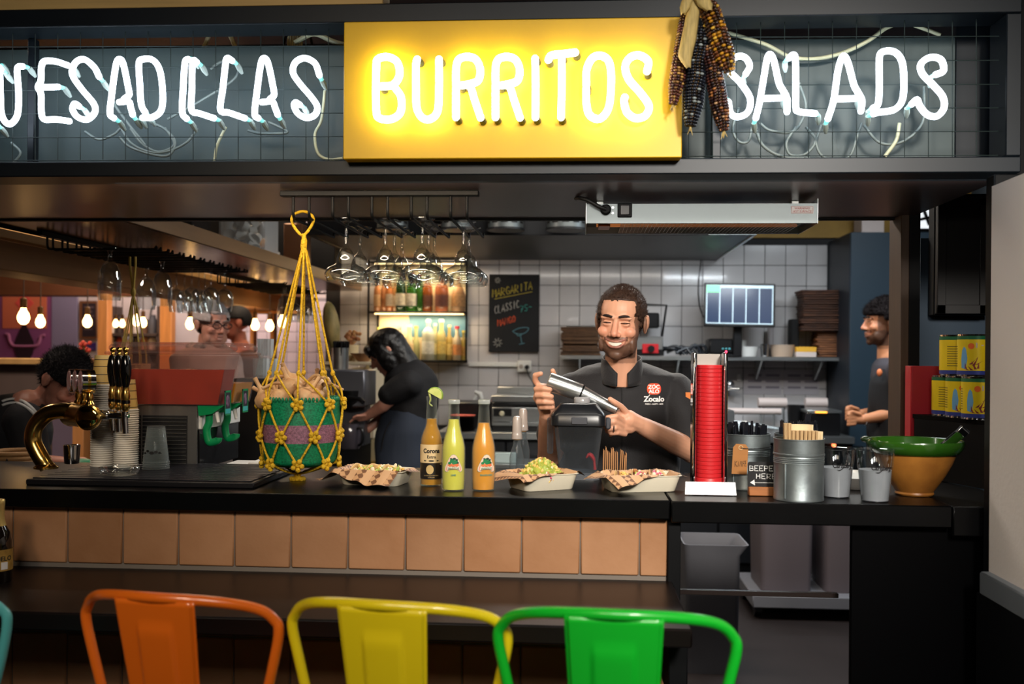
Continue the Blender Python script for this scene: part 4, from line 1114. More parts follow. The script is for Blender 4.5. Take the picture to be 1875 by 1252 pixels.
# lime wedge
lz = cp_+Vector((.007,-.004,.2475))
lw = thing('lime_wedge','pale lime wedge stuck on the mouth of the beer bottle','lime',lz)
def wedge(m,r,h0=0,h1=.007,a0=-20,a1=160):
    pts = [(0,0)]+[(r*math.cos(R(a0+(a1 - a0)*i / 14)),r*math.sin(R(a0+(a1 - a0)*i / 14))) for i in range(15)]
    T = face_T(lz+Vector((.002,-h1 / 2,.0)),(1,0,-.15),(.15,0,1))
    m.prism(pts,h1,T)
part('flesh',M('lime_flesh',(222,226,140),.4,col2=(200,212,110),vscale=60),lw,lambda m: wedge(m,.0205))
part('rind',M('lime_rind',(128,158,50),.5),lw,lambda m: m.tube([face_T(lz+Vector((.002,0,0)),(1,0,-.15),(.15,0,1)) @ Vector((.0208*math.cos(R(t)),.0208*math.sin(R(t)),0)) for t in range(-20,161,12)],.0026,8))
part('peel_tail',M('lime_flesh'),lw,lambda m: m.tube(cr([lz+Vector((-.014,0,.008)),lz+Vector((-.010,0,-.010)),lz+Vector((-.013,.002,-.022)),lz+Vector((-.005,.003,-.030))],5),[.005,.005,.005,.0045,.004,.004,.004,.004,.0035,.003,.003,.003,.003,.003,.003,.002],8,flat=.6))
jarp = [(.0275,0),(.0300,.003),(.0316,.03),(.0317,.095),(.0312,.112),(.0296,.122),(.0262,.138),(.0215,.154),(.0176,.172),(.0157,.188),(.0146,.21),(.0140,.227),(.0158,.230),(.0158,.2375),(.0145,.2425)]
GRN = M('fruit_green',(30,128,74),.5); LEAFD = M('leaf_dark',(24,66,52),.5); ORG = M('fruit_orange',(232,120,70),.5); PEACH = M('label_peach',(246,214,190),.5); TEALP = M('print_teal',(110,150,120),.5)
for xx,yb,liq,lv,lab,sub,dx in ((830,897,M('lime_soda',(246,238,96),.25,trans=.15,coat=.3),.188,'pale yellow lime soda bottle beside the golden beer, labelled Jarritos','LIME',.0),(885,897,M('mandarin_soda',(255,172,56),.25,trans=.15,coat=.3),.179,'orange mandarin soda bottle, rightmost of three, labelled Jarritos','MANDARIN',.008)):
    c = pz(xx,yb,ZC)
    t = bottle(c,jarp,lv,liq,'soda_bottle',lab)
    a0 = math.atan2(-c.y,-c.x)+dx / .031
    f = wrap(c,jarp,.052,a0)
    tri = lambda s: [(x*s,(y - .022)*s+.022) for x,y in [(-.020,0),(.020,0),(.0235,.004),(.0225,.012),(.012,.034),(.006,.043),(0,.0455),(-.006,.043),(-.012,.034),(-.0225,.012),(-.0235,.004)]]
    l0 = MB(); poly(l0,f,tri(1.04),e=0); o0 = l0.build('label_edge',TEALP,t)
    l1 = MB(); poly(l1,f,tri(1.0),e=.0003); l1.build('label_ground',PEACH,o0)
    m = MB(); poly(m,f,[(-.0195,.0025),(.0195,.0025),(.0205,.006),(.0165,.016),(-.0165,.016),(-.0205,.006)],e=.0005); m.build('label_band',M('band_salmon',(238,160,128),.5),o0)
    m = MB(); poly(m,f,[(-.0175,.0045),(.0175,.0045),(.0155,.0145),(-.0155,.0145)],e=.0007); m.build('label_plate',M('plate_pale',(240,224,206),.5),o0)
    m = MB(); text_on(m,'JARRITOS',.0078,lambda x,y: f(x,.0062+y,.001),bold=.0002,sx=.86); text_on(m,sub,.0062,lambda x,y: f(x,-.0105+y,.0006),bold=.0002); m.build('brand_print',TEALP,o0)
    m = MB()
    for x,y,r in ((-.009,.018,.0045),(0,.0185,.005),(.009,.018,.0045)): poly(m,f,circ(x,y,r),e=.0006)
    m.build('fruit_print',ORG,o0)
    m = MB()
    for x,y,r in ((-.003,.029,.006),(.006,.026,.0055),(-.010,.023,.0038),(.0005,.0245,.005)): poly(m,f,circ(x,y,r),e=.0008)
    m.build('leaf_print',GRN,o0)
    m = MB()
    for x,y,r in ((.002,.0345,.0042),(.008,.0315,.0032),(-.006,.0345,.003),(.011,.0235,.003)): poly(m,f,circ(x,y,r,r*.7),e=.001)
    m.build('leaf_print',LEAFD,o0)
    part('bottle_lip',clear('lip_glass',(225,230,228),.05,.4),t,lambda m: m.lathe([(.0155,.2295),(.0163,.2335),(.0163,.2365),(.0152,.2405)],c,28))
# ---- pourer bottles
for k,(x,yb,hh,lab) in enumerate(((946,870,.13,'front clear oil bottle with a tall plastic cap'),(957,862,.15,'rear clear oil bottle with a tall plastic cap'))):
    c = pz(x,yb,ZC); t = thing('oil_bottle',lab,'bottle',c)
    part('bottle_glass',clear('oil_glass',(220,226,228),.05,.1,.6,(140,146,150)),t,lambda m: m.lathe([(.001,0),(.02,0),(.0215,.004),(.0215,hh*.42),(.017,hh*.58),(.0115,hh*.7),(.0105,hh*.82),(.001,hh*.82)],c,24))
    part('cork',M('cork',(200,150,90),.7),t,lambda m: m.lathe([(.0115,hh*.82),(.0115,hh*.88),(.001,hh*.88)],c,16))
    part('cap',M('cap_milky',(214,200,190),.2,trans=.4),t,lambda m: (m.lathe([(.0165,0),(.017,.002),(.0155,.006),(.0165,.010),(.0152,.014),(.0142,.022),(.0135,.058),(.011,.066),(.005,.069),(.001,.069)],c+Vector((0,0,hh*.84)),20)))
# ---- blender jar
bj = pz(1060,868,ZC); bj = Vector((X_(1060,2.95),2.95,ZC))
bl = thing('blender_jar','clear square blender jar with a black lid in front of the man','blender jar',bj)
def sq(m,prof,c,n=20,cut=.35,mi=0):
    k = len(prof)
    base = rrect(2,2,cut,4)
    nn = len(base)
    vs = [(c.x+x*r,c.y+y*r,c.z+z) for r,z in prof for x,y in base]
    fs = [(i*nn+j,i*nn+(j+1) % nn,(i+1)*nn+(j+1) % nn,(i+1)*nn+j) for i in range(k - 1) for j in range(nn)]
    m.add(vs,fs,mi)
JAR = clear('jar_plastic',(216,222,228),.05,.05,.45,(150,156,162))
zlid = Z_(1060,766,2.95) - ZC
part('jar',JAR,bl,lambda m: (sq(m,[(.001,.02),(.052,.02),(.056,.026),(.0725,zlid),(.0755,zlid),(.0755,zlid+.004)],bj),sq(m,[(.062,0),(.060,.018),(.052,.020)],bj)))
part('jar_foot',M('clear_grey',(120,124,130),.2,trans=.5),bl,lambda m: sq(m,[(.001,0),(.064,0),(.064,.012),(.056,.019),(.001,.019)],bj))
part('handle_fin',JAR,bl,lambda m: m.box((bj.x - .092,bj.y - .01,ZC+zlid - .105),(bj.x - .0735,bj.y+.01,ZC+zlid+.002),.004))
ld = part('lid',M('lid_black',(22,24,28),.3),bl,lambda m: sq(m,[(.077,zlid - .018),(.079,zlid - .016),(.079,zlid+.012),(.074,zlid+.020),(.055,zlid+.043),(.050,zlid+.046),(.001,zlid+.046)],bj,cut=.3))
part('lid_tab',M('lid_grey',(70,72,78),.35),ld,lambda m: m.box((bj.x - .02,bj.y - .083,ZC+zlid - .012),(bj.x+.026,bj.y - .0795,ZC+zlid+.008),.002))
part('lid_tab',M('lid_grey'),ld,lambda m: m.box((bj.x+.0795,bj.y - .02,ZC+zlid - .03),(bj.x+.095,bj.y+.02,ZC+zlid+.004),.004))
part('lid_plug',M('plug_clear',(226,226,230),.15,trans=.6),ld,lambda m: m.lathe([(.024,zlid+.0465),(.024,zlid+.060),(.021,zlid+.064),(.001,zlid+.064)],bj+Vector((.01,0,0)),20))
sp0 = bj+Vector((.040,-.01,.024))
tag(MB().tube(cr([sp0+Vector((.010,0,.002)),sp0+Vector((.006,0,.03)),sp0+Vector((-.006,0,.045)),sp0+Vector((-.016,0,.035))],5),[.014,.013,.012,.012,.012,.016,.018,.019,.02,.02,.018,.016,.014,.012,.010,.006],12,flat=.35).build('spatula_head',M('silicone_red',(220,60,66),.4)),'red silicone spatula head inside the blender jar','spatula')
# ---- corrugated card sleeves
KR = M('kraft_card',(176,128,84),.75,var=.2,vscale=40,stretch=(1,1,.2),rnd=.12)
for k in range(12):
    x = 1106+3.7*k; Y = 2.93 - .004*(k % 3); hgt = .085+.008*math.sin(k*1.7) - (.006 if k > 7 else 0)
    c = Vector((X_(x,Y),Y,ZC+.0005))
    m = MB(); m.tube([c+Vector((0,-.025,0)),c+Vector((.0,-.027,hgt*.6)),c+Vector((.003,-.02,hgt)),c+Vector((.006,0,hgt+.006)),c+Vector((.003,.02,hgt)),c+Vector((0,.027,hgt*.6)),c+Vector((0,.025,0))],.0024,4,up=(1,0,0))
    m2 = MB(); m2.box(c+Vector((-.0017,-.025,0)),c+Vector((.0017,.025,hgt)),.001)
    o = m2.build('card_sleeve',KR); o.rotation_euler = (0,R(random.uniform(-1,1)+(2 if k > 7 else 0)),0)
    tag(o,'brown card sleeve, %s from the left in the row beside the blender jar' % nth(k+1),'card sleeve','card sleeves in a row')
# ---- food trays
TRAY = M('pulp_tray',(222,214,192),.7,var=.06,vscale=20)
def paper_mat():
    m = bpy.data.materials.new('printed_paper'); m.use_nodes = True; N = m.node_tree.nodes; L = m.node_tree.links; b = N['Principled BSDF']; b.inputs['Roughness'].default_value = .6
    tc = N.new('ShaderNodeTexCoord'); mp = N.new('ShaderNodeMapping'); L.new(tc.outputs['UV'],mp.inputs[0]); mp.inputs['Rotation'].default_value[2] = R(45)
    ck = N.new('ShaderNodeTexChecker'); ck.inputs['Scale'].default_value = 15; L.new(mp.outputs[0],ck.inputs['Vector'])
    ck.inputs['Color1'].default_value = lin((196,152,110)); ck.inputs['Color2'].default_value = lin((112,74,48))
    wv = N.new('ShaderNodeTexWave'); wv.inputs['Scale'].default_value = 1.6; L.new(tc.outputs['UV'],wv.inputs['Vector']); wv.bands_direction = 'X'
    mx = N.new('ShaderNodeMix'); mx.data_type = 'RGBA'; mx.inputs[7].default_value = lin((206,164,124))
    st = N.new('ShaderNodeMath'); st.operation = 'GREATER_THAN'; st.inputs[1].default_value = .55; L.new(wv.outputs['Fac'],st.inputs[0])
    L.new(st.outputs[0],mx.inputs[0]); L.new(ck.outputs[0],mx.inputs[6]); L.new(mx.outputs[2],b.inputs['Base Color'])
    return m
PPM = paper_mat()
def food_tray(c,w,d,h,rz,lab,plab,pw,pd,prz,seed,off=(0,0),sag=1.0):
    T = TR(c,(0,0,rz)); m = MB(); base = rrect(1,1,.14,4); nn = len(base)
    prof = [(.86,0),(.88,.002),(1,h - .003),(1.05,h - .002),(1.05,h),(.985,h),(.87,.005),(.001,.005)]
    vs = [T @ Vector((x*w*(s if s > .5 else s),y*d*(s if s > .5 else s),z)) for s,z in prof for x,y in base]
    fs = [(i*nn+j,i*nn+(j+1) % nn,(i+1)*nn+(j+1) % nn,(i+1)*nn+j) for i in range(len(prof) - 1) for j in range(nn)]+[tuple(reversed(range(nn)))]
    m.add(vs,fs); tr = tag(m.build('food_tray',TRAY,None,35),lab,'tray','food trays')
    # liner sheet draped over the rim
    rnd = random.Random(seed); n = 44
    def hgt(x,y):
        ax,ay = w*.525 - abs(x),d*.525 - abs(y); di = min(ax,ay)
        if di >= 0: z = h+.0025 - min(h*.72,max(0,di - .004)*1.5)
        else:
            do = math.hypot(min(ax,0),min(ay,0)); z = h+.003 - min(do*.75*sag,h - .006)+.003*math.sin(x*90+seed)
        return z+.0022*mnoise.noise(Vector((x*38,y*38,seed)))
    pm = MB(); uv = []
    for j in range(n):
        for i in range(n):
            u,v = i / (n - 1),j / (n - 1); x = (u - .5)*pw; y = (v - .5)*pd
            xr = x*math.cos(prz) - y*math.sin(prz)+off[0]; yr = x*math.sin(prz)+y*math.cos(prz)+off[1]
            pm.v.append(tuple(T @ Vector((xr,yr,hgt(xr,yr)+.0012)))); uv.append((u,v))
    pm.f = [(j*n+i,j*n+i+1,(j+1)*n+i+1,(j+1)*n+i) for j in range(n - 1) for i in range(n - 1)]; pm.m = [0]*len(pm.f)
    po_ = pm.build('paper_liner',PPM,None,180); tag(po_,plab,'paper','printed paper liners')
    ul = po_.data.uv_layers.new(name='UVMap')
    for lp in po_.data.loops: ul.data[lp.index].uv = uv[lp.vertex_index]
    return T
def bits(name,mat,par,T,spots,r,seed,flatz=.5,n=(7,5),jit=.5):
    rnd = random.Random(seed); m = MB()
    for x,y,z in spots:
        e = Euler((rnd.uniform(0,6),rnd.uniform(0,6),rnd.uniform(0,6))).to_matrix().to_4x4(); s = r*rnd.uniform(1 - jit,1+jit)
        m.ball((0,0,0),(s,s*rnd.uniform(.5,1),s*flatz),n[0],n[1],T=T @ Matrix.Translation((x,y,z)) @ e)
    o = m.build(name,mat,par,60); o['kind'] = 'stuff'; return o
TORT = M('tortilla',(226,196,140),.6,col2=(206,160,100),vscale=45,rnd=.08)
CHEESE = M('cheese_crumb',(240,226,196),.6); LETT = M('lettuce',(150,178,70),.5,col2=(196,206,120),vscale=50)
AVO = M('guacamole',(176,178,72),.5,col2=(130,150,50),vscale=60); CHIP = M('corn_bits',(226,182,88),.55,col2=(240,210,130),vscale=50); PINK = M('pickled_onion',(200,40,96),.35,col2=(226,110,140),vscale=50); MEAT = M('browned_meat',(150,90,48),.55,col2=(196,140,84),vscale=60)
def taco(T,x,y,rz,lab,grp,fill,seed,s=1.0,tilt=.35):
    rnd = random.Random(seed)
    Tt = T @ TR((x,y,.014),(0,0,rz)) @ TR((0,0,0),(tilt,0,0),(s,s,s)); p0 = Tt @ Vector((0,0,0))
    t = thing('soft_taco',lab,'taco',p0,grp)
    m = MB(); n = 20
    def shell(u,v):   # u along the fold, v across the fold (-1..1)
        X = (u - .5)*.105; lim = math.sqrt(max(0,1 - ((u - .5)*2) ** 2))*.046+.004; q = (v - .5)*2; s_ = abs(q)*lim
        yy = math.copysign(min(s_,.012)+max(0,s_ - .012)*.35,q); zz = max(0,s_ - .010)*.93
        return Tt @ Vector((X,yy,zz+.0015*math.sin(X*120+q*3)))
    m.grid(shell,16,15); o = m.build('tortilla',TORT,t,180); sd = o.modifiers.new('s','SOLIDIFY'); sd.thickness = .002
    for nm,mt,cnt,r in fill:
        bits(nm,mt,t,Tt,[(rnd.uniform(-.044,.044),rnd.uniform(-.013,.013),.018+.018*rnd.random()) for _ in range(cnt)],r,seed+cnt)
tc1 = Vector((X_(690,2.74),2.74,ZC+.0005))
T1 = food_tray(tc1,.185,.125,.040,R(-9),'cream food tray of tacos left of the bottles','brown printed paper liner hanging over the left front of the taco tray',.235,.17,R(-16),3,(-.018,-.012),1.1)
FA = [('shredded_topping',LETT,26,.0060),('cheese_topping',CHEESE,34,.0065),('corn_topping',CHIP,14,.006)]
for k,(x,y,rz,lab) in enumerate(((-.045,.0,1.35,'leftmost taco in the tray beside the beer bottle'),(.0,.004,1.25,'middle taco in the tray beside the beer bottle'),(.045,.0,1.45,'rightmost taco in the tray beside the beer bottle'))):
    taco(T1,x,y,rz,lab,'tacos in the left tray',FA,20+k,.92)
tc2 = Vector((X_(993,2.70),2.70,ZC+.0005))
T2 = food_tray(tc2,.165,.125,.043,R(30),'cream food tray heaped with guacamole and corn','brown printed paper liner under the guacamole heap',.215,.155,R(12),5,(-.01,.008),.9)
hp = thing('guacamole_heap','high heap of chopped guacamole, corn and onion in the middle tray','food',T2 @ Vector((0,0,.02)))
rnd = random.Random(9)
part('heap_core',AVO,hp,lambda m: m.lathe([(.001,.006),(.052,.006),(.056,.022),(.047,.042),(.03,.063),(.012,.074),(.001,.076)],(0,0,0),20,T=T2,sx=1.15))
def heap(n,sd):
    r_ = random.Random(sd); out = []
    for _ in range(n):
        q = math.sqrt(r_.random()); a = r_.uniform(0,6.283); rr = .057*q; out.append((1.15*rr*math.cos(a),rr*math.sin(a),.078 - .055*q ** 1.7+r_.uniform(-.002,.004)))
    return out
for nm,mt,cnt,r,sd in (('avocado_bits',AVO,110,.0062,1),('corn_bits',CHIP,150,.0058,2),('lettuce_bits',LETT,80,.0062,3),('onion_bits',CHEESE,36,.0048,4),('meat_bits',MEAT,22,.0055,5)):
    bits(nm,mt,hp,T2,heap(cnt,sd),r,sd,.45)
bits('cabbage_bits',PINK,hp,T2,[(-.01,-.058,.036),(-.004,-.06,.034),(.03,-.055,.036)],.006,6)
tc3 = Vector((X_(1172,2.70),2.70,ZC+.0005))
T3 = food_tray(tc3,.200,.115,.043,R(14),'cream food tray of tacos with pink onion right of the guacamole','brown printed paper liner folded out of the pink onion taco tray',.245,.155,R(22),8,(-.005,.006),.8)
FB = [('meat_filling',MEAT,18,.0062),('cheese_topping',CHEESE,22,.006),('pickled_onion',PINK,16,.0068),('lettuce_topping',LETT,10,.0055)]
FC = [('chopped_nuts',CHIP,40,.0048),('meat_filling',MEAT,18,.0055)]
for k,(x,y,rz,lab,fl) in enumerate(((-.055,-.004,1.2,'taco with chopped nuts at the left of the right tray',FC),(-.008,.002,1.3,'middle taco with pink onion in the right tray',FB),(.042,.002,1.25,'rightmost taco with pink onion in the right tray',FB))):
    taco(T3,x,y,rz,lab,'tacos in the right tray',fl,30+k,.92)
# ---- pager tower
pt = Vector((X_(1299,2.70),2.70,ZC))
pg = thing('pager_tower','tower of stacked red pagers between chrome rails on a white base','pager tower',pt)
sl = px(1302.5,887,2.62); 
part('base_plate',M('white_acrylic',(224,224,226),.3),pg,lambda m: m.prism([(-.066,0),(.066,0),(.064,.0335),(-.064,.0335)],.004,face_T((X_(1303,2.615),2.615,ZC+.0005),(1,0,0),(0,.30,1))))
part('base_foot',M('white_acrylic'),pg,lambda m: m.box((X_(1303,2.66) - .055,2.632,ZC+.0005),(X_(1303,2.66)+.055,2.76,ZC+.012),.003))
Tt = face_T((X_(1303,2.615),2.6148,ZC+.0005),(1,0,0),(0,.30,1))
m = MB(); text_on(m,'discoverysystems.com',.0135,lambda x,y: tuple(Vector((X_(1303,2.615)+x,2.6146+.30*(y+.011)*.957,ZC+.0005+(y+.011)*.957))+Vector((0,-.0006,0))),sx=.86)
m.build('web_print',M('print_grey',(150,148,154),.6),pg)
part('foot_ring',M('pager_red',(198,34,40),.4),pg,lambda m: m.lathe([(.001,.012),(.036,.012),(.0375,.016),(.0375,.036),(.036,.038),(.001,.038)],pt,32))
rail_h = Z_(1299,645,2.70) - ZC
for s in (-1,1):
    part('chrome_rail',CHROME,pg,lambda m: m.box((pt.x+s*.0405 - .0055,pt.y - .026,ZC+.012),(pt.x+s*.0405+.0055,pt.y+.03,ZC+rail_h),.004))
part('back_plate',M('back_grey',(150,146,140),.35,metal=.5),pg,lambda m: m.box((pt.x - .035,pt.y+.0385,ZC+.012),(pt.x+.035,pt.y+.0425,ZC+rail_h - .004),.001))
part('signal_lamp',M('led_red',(255,60,90),.3,emit=3),pg,lambda m: m.ball((pt.x+.0405,pt.y - .026,ZC+rail_h+.002),.0035,10,6))
pag = MB().lathe([(.001,0),(.0335,0),(.0347,.0012),(.0347,.0092),(.0335,.0104),(.001,.0104)],(0,0,0),32).mesh('pager',M('pager_red'),30)
zp = ZC+.0385; n = int((Z_(1299,661,2.70) - zp) / .0107)
for k in range(n):
    o = bpy.data.objects.new('pager',pag); COL.objects.link(o); o.location = (pt.x,pt.y - .0005*(k % 2),zp+k*.0107)
    tag(o,'red round pager, %s from the bottom of the chrome rail tower' % nth(k+1),'pager','pagers in the tower')
# ---- galvanised buckets
GALV = M('galvanised',(140,150,152),.42,metal=.8,col2=(104,112,116),vscale=14,bump=.04,bscale=50)
def bucket(c,r,h,lab):
    t = thing('tin_bucket',lab,'bucket',c)
    pr = [(.001,.002),(r*.985,.002),(r*.985,0),(r,0),(r,.005),(r*.985,.007),(r*.985,h*.60)]
    for k in range(4): pr += [(r*1.005,h*(.605+k*.028)),(r*.985,h*(.62+k*.028))]
    pr += [(r*.985,h*.72),(r*1.02,h*.735),(r*1.02,h*.755),(r*1.0,h*.765),(r*1.0,h - .004),(r*1.015,h - .003),(r*1.015,h),(r*.985,h),(r*.965,h*.7),(r*.965,.004),(.001,.004)]
    part('bucket_wall',GALV,t,lambda m: m.lathe(pr,c,48,caps=False))
    part('seam',GALV,t,lambda m: m.box((c.x - r*.72,c.y - r*.72 - .002,c.z+.006),(c.x - r*.72+.004,c.y - r*.72+.004,c.z+h*.6),.001))
    return t
bk1 = Vector((X_(1369,2.78),2.78,ZC)); bk2 = Vector((X_(1462,2.80),2.80,ZC)); bk3 = Vector((X_(1464,2.575),2.575,ZC))
bucket(bk1,.0625,.15,'grey tin bucket of black knives with a kraft tag'); bucket(bk2,.0625,.15,'grey tin bucket of black forks behind the front bucket'); bucket(bk3,.0625,.155,'grey tin bucket of wooden stirrers at the counter edge')
# black plastic cutlery
BC = M('cutlery_black',(22,24,30),.25)
kn = MB(); kn.prism([(-.006,0),(.006,0),(.0072,.12),(.0078,.150),(.0055,.163),(-.0055,.163),(-.0078,.150),(-.0072,.12)],.002,TR((0,.001,0),(R(90),0,0)))
kn_me = kn.mesh('plastic_knife',BC)
fk = MB(); fk.prism([(-.005,0),(.005,0),(.007,.12),(.0085,.150),(.008,.166),(.005,.160),(.0025,.168),(0,.160),(-.0025,.168),(-.005,.160),(-.008,.166),(-.0085,.150),(-.007,.12)],.002,TR((0,.001,0),(R(90),0,0)))
fk_me = fk.mesh('plastic_fork',BC)
rnd = random.Random(4)
for me,bk,cnt,nm in ((kn_me,bk1,34,'knife'),(fk_me,bk2,30,'fork')):
    for k in range(cnt):
        a = rnd.uniform(0,6.283); q = math.sqrt(rnd.random())*.040
        o = bpy.data.objects.new(me.name,me); COL.objects.link(o); o.location = bk+Vector((q*math.cos(a),q*math.sin(a),.006+.012*rnd.random()))
        o.rotation_euler = (-.0+.10*math.sin(a)*-1*q / .04,.12*math.cos(a)*q / .04,rnd.uniform(-1.2,1.2)); o.scale = (.9,.9,rnd.uniform(.96,1.03))
        tag(o,'black plastic %s sticking up out of the tin bucket %s' % (nm,'with the kraft tag' if nm == 'knife' else 'behind the front bucket'),nm,'black plastic %s in their bucket' % ('knives' if nm == 'knife' else 'forks'))
o = bpy.data.objects.new('plastic_fork',fk_me); COL.objects.link(o); o.location = bk2+Vector((.0,-.02,.035)); o.rotation_euler = (0,.16,.3); o.scale = (1,1,1.06)
tag(o,'tallest black plastic fork standing clear above the others','fork','black plastic forks in their bucket')
# wooden stirrers
WD = M('birch',(206,172,124),.6,var=.25,vscale=30,stretch=(4,4,.3),rnd=.14)
ws = MB().box((-.0011,-.009,0),(.0011,.009,.165),.0006).mesh('wooden_stirrer',WD)
for k in range(26):
    o = bpy.data.objects.new('wooden_stirrer',ws); COL.objects.link(o)
    x = -.036+.0029*k; o.location = bk3+Vector((x,-.012+.003*(k % 3),.005)); o.rotation_euler = (.0,.06*(k - 8) / 26,0); o.scale = (1,1,1.14 if k < 6 else 1.03)
    tag(o,'flat wooden stirrer, %s from the left in the front tin bucket' % nth(k+1),'stirrer','wooden stirrers in the front bucket')
NAP = M('napkin_tan',(214,190,148),.75)
for k,(dx,dy,hh,lab) in enumerate(((.008,.030,.182,'tan paper napkin standing behind the stirrers'),(.028,.012,.166,'tan paper napkin curling round the right of the stirrers'))):
    m = MB(); m.grid(lambda u,v: bk3+Vector((dx+.030*math.sin((u - .5)*2.6),dy - .022*(1 - math.cos((u - .5)*2.6))+.004*math.sin(v*3),.006+hh*v)),14,6)
    o = m.build('paper_napkin',NAP,None,180); sd = o.modifiers.new('s','SOLIDIFY'); sd.thickness = .003; tag(o,lab,'napkin','napkins in the front bucket')
# kraft tag
tg = px(1355,840,2.712)
kt = thing('kraft_tag','brown kraft tag lettered KNIFE hanging on the left bucket','tag',tg)
Tk = face_T((X_(1355,2.712),2.712,0),(1,.06,-.05),(.05,0,1)); Tk.translation = tg
def tagfn(x,y,e=.0012): return Tk @ Vector((x,y,e))
part('card',M('kraft_tag_m',(172,116,62),.75,var=.12,vscale=20),kt,lambda m: m.prism([(-.0205,-.041),(.0205,-.041),(.0205,.030),(.013,.040),(-.013,.040),(-.0205,.030)],.0008,Tk))
part('eyelet',M('eyelet_tan',(206,176,130),.5),kt,lambda m: m.tube([tagfn(.0055*math.cos(t*.4),.030+.0055*math.sin(t*.4),.0014) for t in range(16)],.0012,6))
part('string',INK,kt,lambda m: m.tube(cr([tagfn(0,.030,.002),tagfn(.012,.029,.004),Vector((bk1.x+.02,bk1.y - .064,tg.z+.028)),Vector((bk1.x+.05,bk1.y - .042,tg.z+.03)),Vector((bk1.x+.064,bk1.y - .01,tg.z+.032))],5),.0008,5))
KN = [[(-.014,.006),(-.0135,-.010)],[(-.008,.006),(-.0138,-.001),(-.007,-.010)],[(-.005,-.009),(-.004,.005),(.0005,-.008),(.002,.006)],[(.005,.006),(.0048,-.008)],[(.0135,.007),(.009,.007),(.0085,-.008)],[(.0088,0),(.012,.001)],[(.018,.008),(.0148,.008),(.0145,-.007),(.0185,-.006)],[(.0147,.001),(.0175,.001)]]
part('lettering',INK,kt,lambda m: strokes(m,KN,.00065,lambda x,y: tagfn(x*.95,y - .012,.0011),5))
# ---- beeper sign
bs = Vector((X_(1398,2.63),2.63,ZC)); bsn = thing('beeper_sign','small black chalk card reading BEEPER HERE on a wooden block','sign',bs)
part('wood_block',M('block_wood',(178,112,62),.5,var=.25,vscale=12,stretch=(1,8,8)),bsn,lambda m: m.box((bs.x - .036,bs.y - .013,ZC),(bs.x+.040,bs.y+.013,ZC+.023),.002))
part('chalk_card',M('chalk_black',(26,26,28),.75,var=.3,vscale=25),bsn,lambda m: m.prism(rrect(.080,.066,.006,3),.003,face_T((bs.x+.002,bs.y+.0015,ZC+.054),(1,0,0),(0,.08,1))))
CHALK = M('chalk_white',(232,232,230),.9)
def chk(x,y): return (bs.x+.002+x,bs.y - .0022+.08*y,ZC+.054+y)
m = MB(); L_ = []
def lt(ch,x,y,w_,h_):
    G = {'B': [[(0,0),(0,1),(.7,.85),(.6,.55),(0,.5),(.75,.4),(.7,.05),(0,0)]],'E': [[(.8,1),(0,1),(0,0),(.8,0)],[(0,.5),(.6,.5)]],'P': [[(0,0),(0,1),(.75,.9),(.7,.5),(0,.45)]],'R': [[(0,0),(0,1),(.75,.9),(.7,.5),(0,.45),(.8,0)]],'H': [[(0,0),(0,1)],[(.75,0),(.75,1)],[(0,.5),(.75,.5)]]}
    return [[(x+a*w_,y+b*h_) for a,b in l] for l in G[ch]]
for i,ch in enumerate('BEEPER'): L_ += lt(ch,-.035+i*.0125,.010,.0115,.013)
for i,ch in enumerate('HERE'): L_ += lt(ch,-.018+i*.0135,-.010,.0115,.0125)
strokes(m,L_,.0011,chk,5)
strokes(m,[[(.036,-.0205),(-.026,-.0205)]],.0006,chk,5)
m.add([chk(-.0345,-.0205),chk(-.022,-.0275),chk(-.0235,-.0125)],[(0,1,2)])
m.build('lettering',CHALK,bsn)
# ---- plastic cups of water
ICE = M('iced_water',(196,198,204),.35,trans=.35,ior=1.2,var=.1,vscale=40)
for k,(x,Y,h,lab) in enumerate(((1533,2.63,.128,'left clear plastic cup of iced water marked Carlsberg'),(1604,2.565,.132,'right clear plastic cup of iced water marked Carlsberg'))):
    c = Vector((X_(x,Y),Y,ZC)); r0,r1 = .0335,.0465
    t = thing('plastic_cup',lab,'cup',c)
    R_ = lambda z: r0+(r1 - r0)*z / h
    pr = [(.001,.002),(r0 - .003,.001),(r0,0),(r0,.002),(R_(h*.62),h*.62),(R_(h*.62)+.0018,h*.64),(r1,h - .004),(r1+.003,h - .003),(r1+.003,h),(r1 - .001,h)]
    part('cup_wall',clear('cup_clear',(238,241,242),.06,.05,.5,(235,238,240),True),t,lambda m: m.lathe(pr,c,36,caps=False))
    part('iced_water',ICE,t,lambda m: m.lathe([(.001,.003),(r0 - .001,.003),(R_(h*.6) - .0015,h*.6),(.001,h*.6)],c,32,caps=False))
    a0 = math.atan2(-c.y,-c.x)+.38; f = lambda x_,y_,e=0: (c.x+(R_(y_)+.0022)*math.cos(a0+x_ / .043),c.y+(R_(y_)+.0022)*math.sin(a0+x_ / .043),c.z+y_)
    m = MB(); text_on(m,'Carlsberg',.0155,lambda x_,y_: f(x_,y_+h*.62),bold=.0006,sx=.82)
    m.grid(lambda u,v: f(-.016+.03*u,h*.595 - .004*math.sin(u*6.28)+(.0028*v*math.sin(u*3.14)),0),14,2)
    m.build('brand_print',INK,t)
# ---- small tub and jar behind the cups
tb = Vector((X_(1566,2.80),2.80,ZC)); t = thing('sauce_tub','small grey tub with a white rim between the two plastic cups','tub',tb)
part('tub_body',M('tub_grey',(96,92,88),.5),t,lambda m: m.lathe([(.001,0),(.028,0),(.034,.03),(.001,.03)],tb,28))
part('tub_rim',WHITEP,t,lambda m: m.lathe([(.033,.0305),(.036,.031),(.036,.048),(.033,.048),(.031,.034)],tb,28))
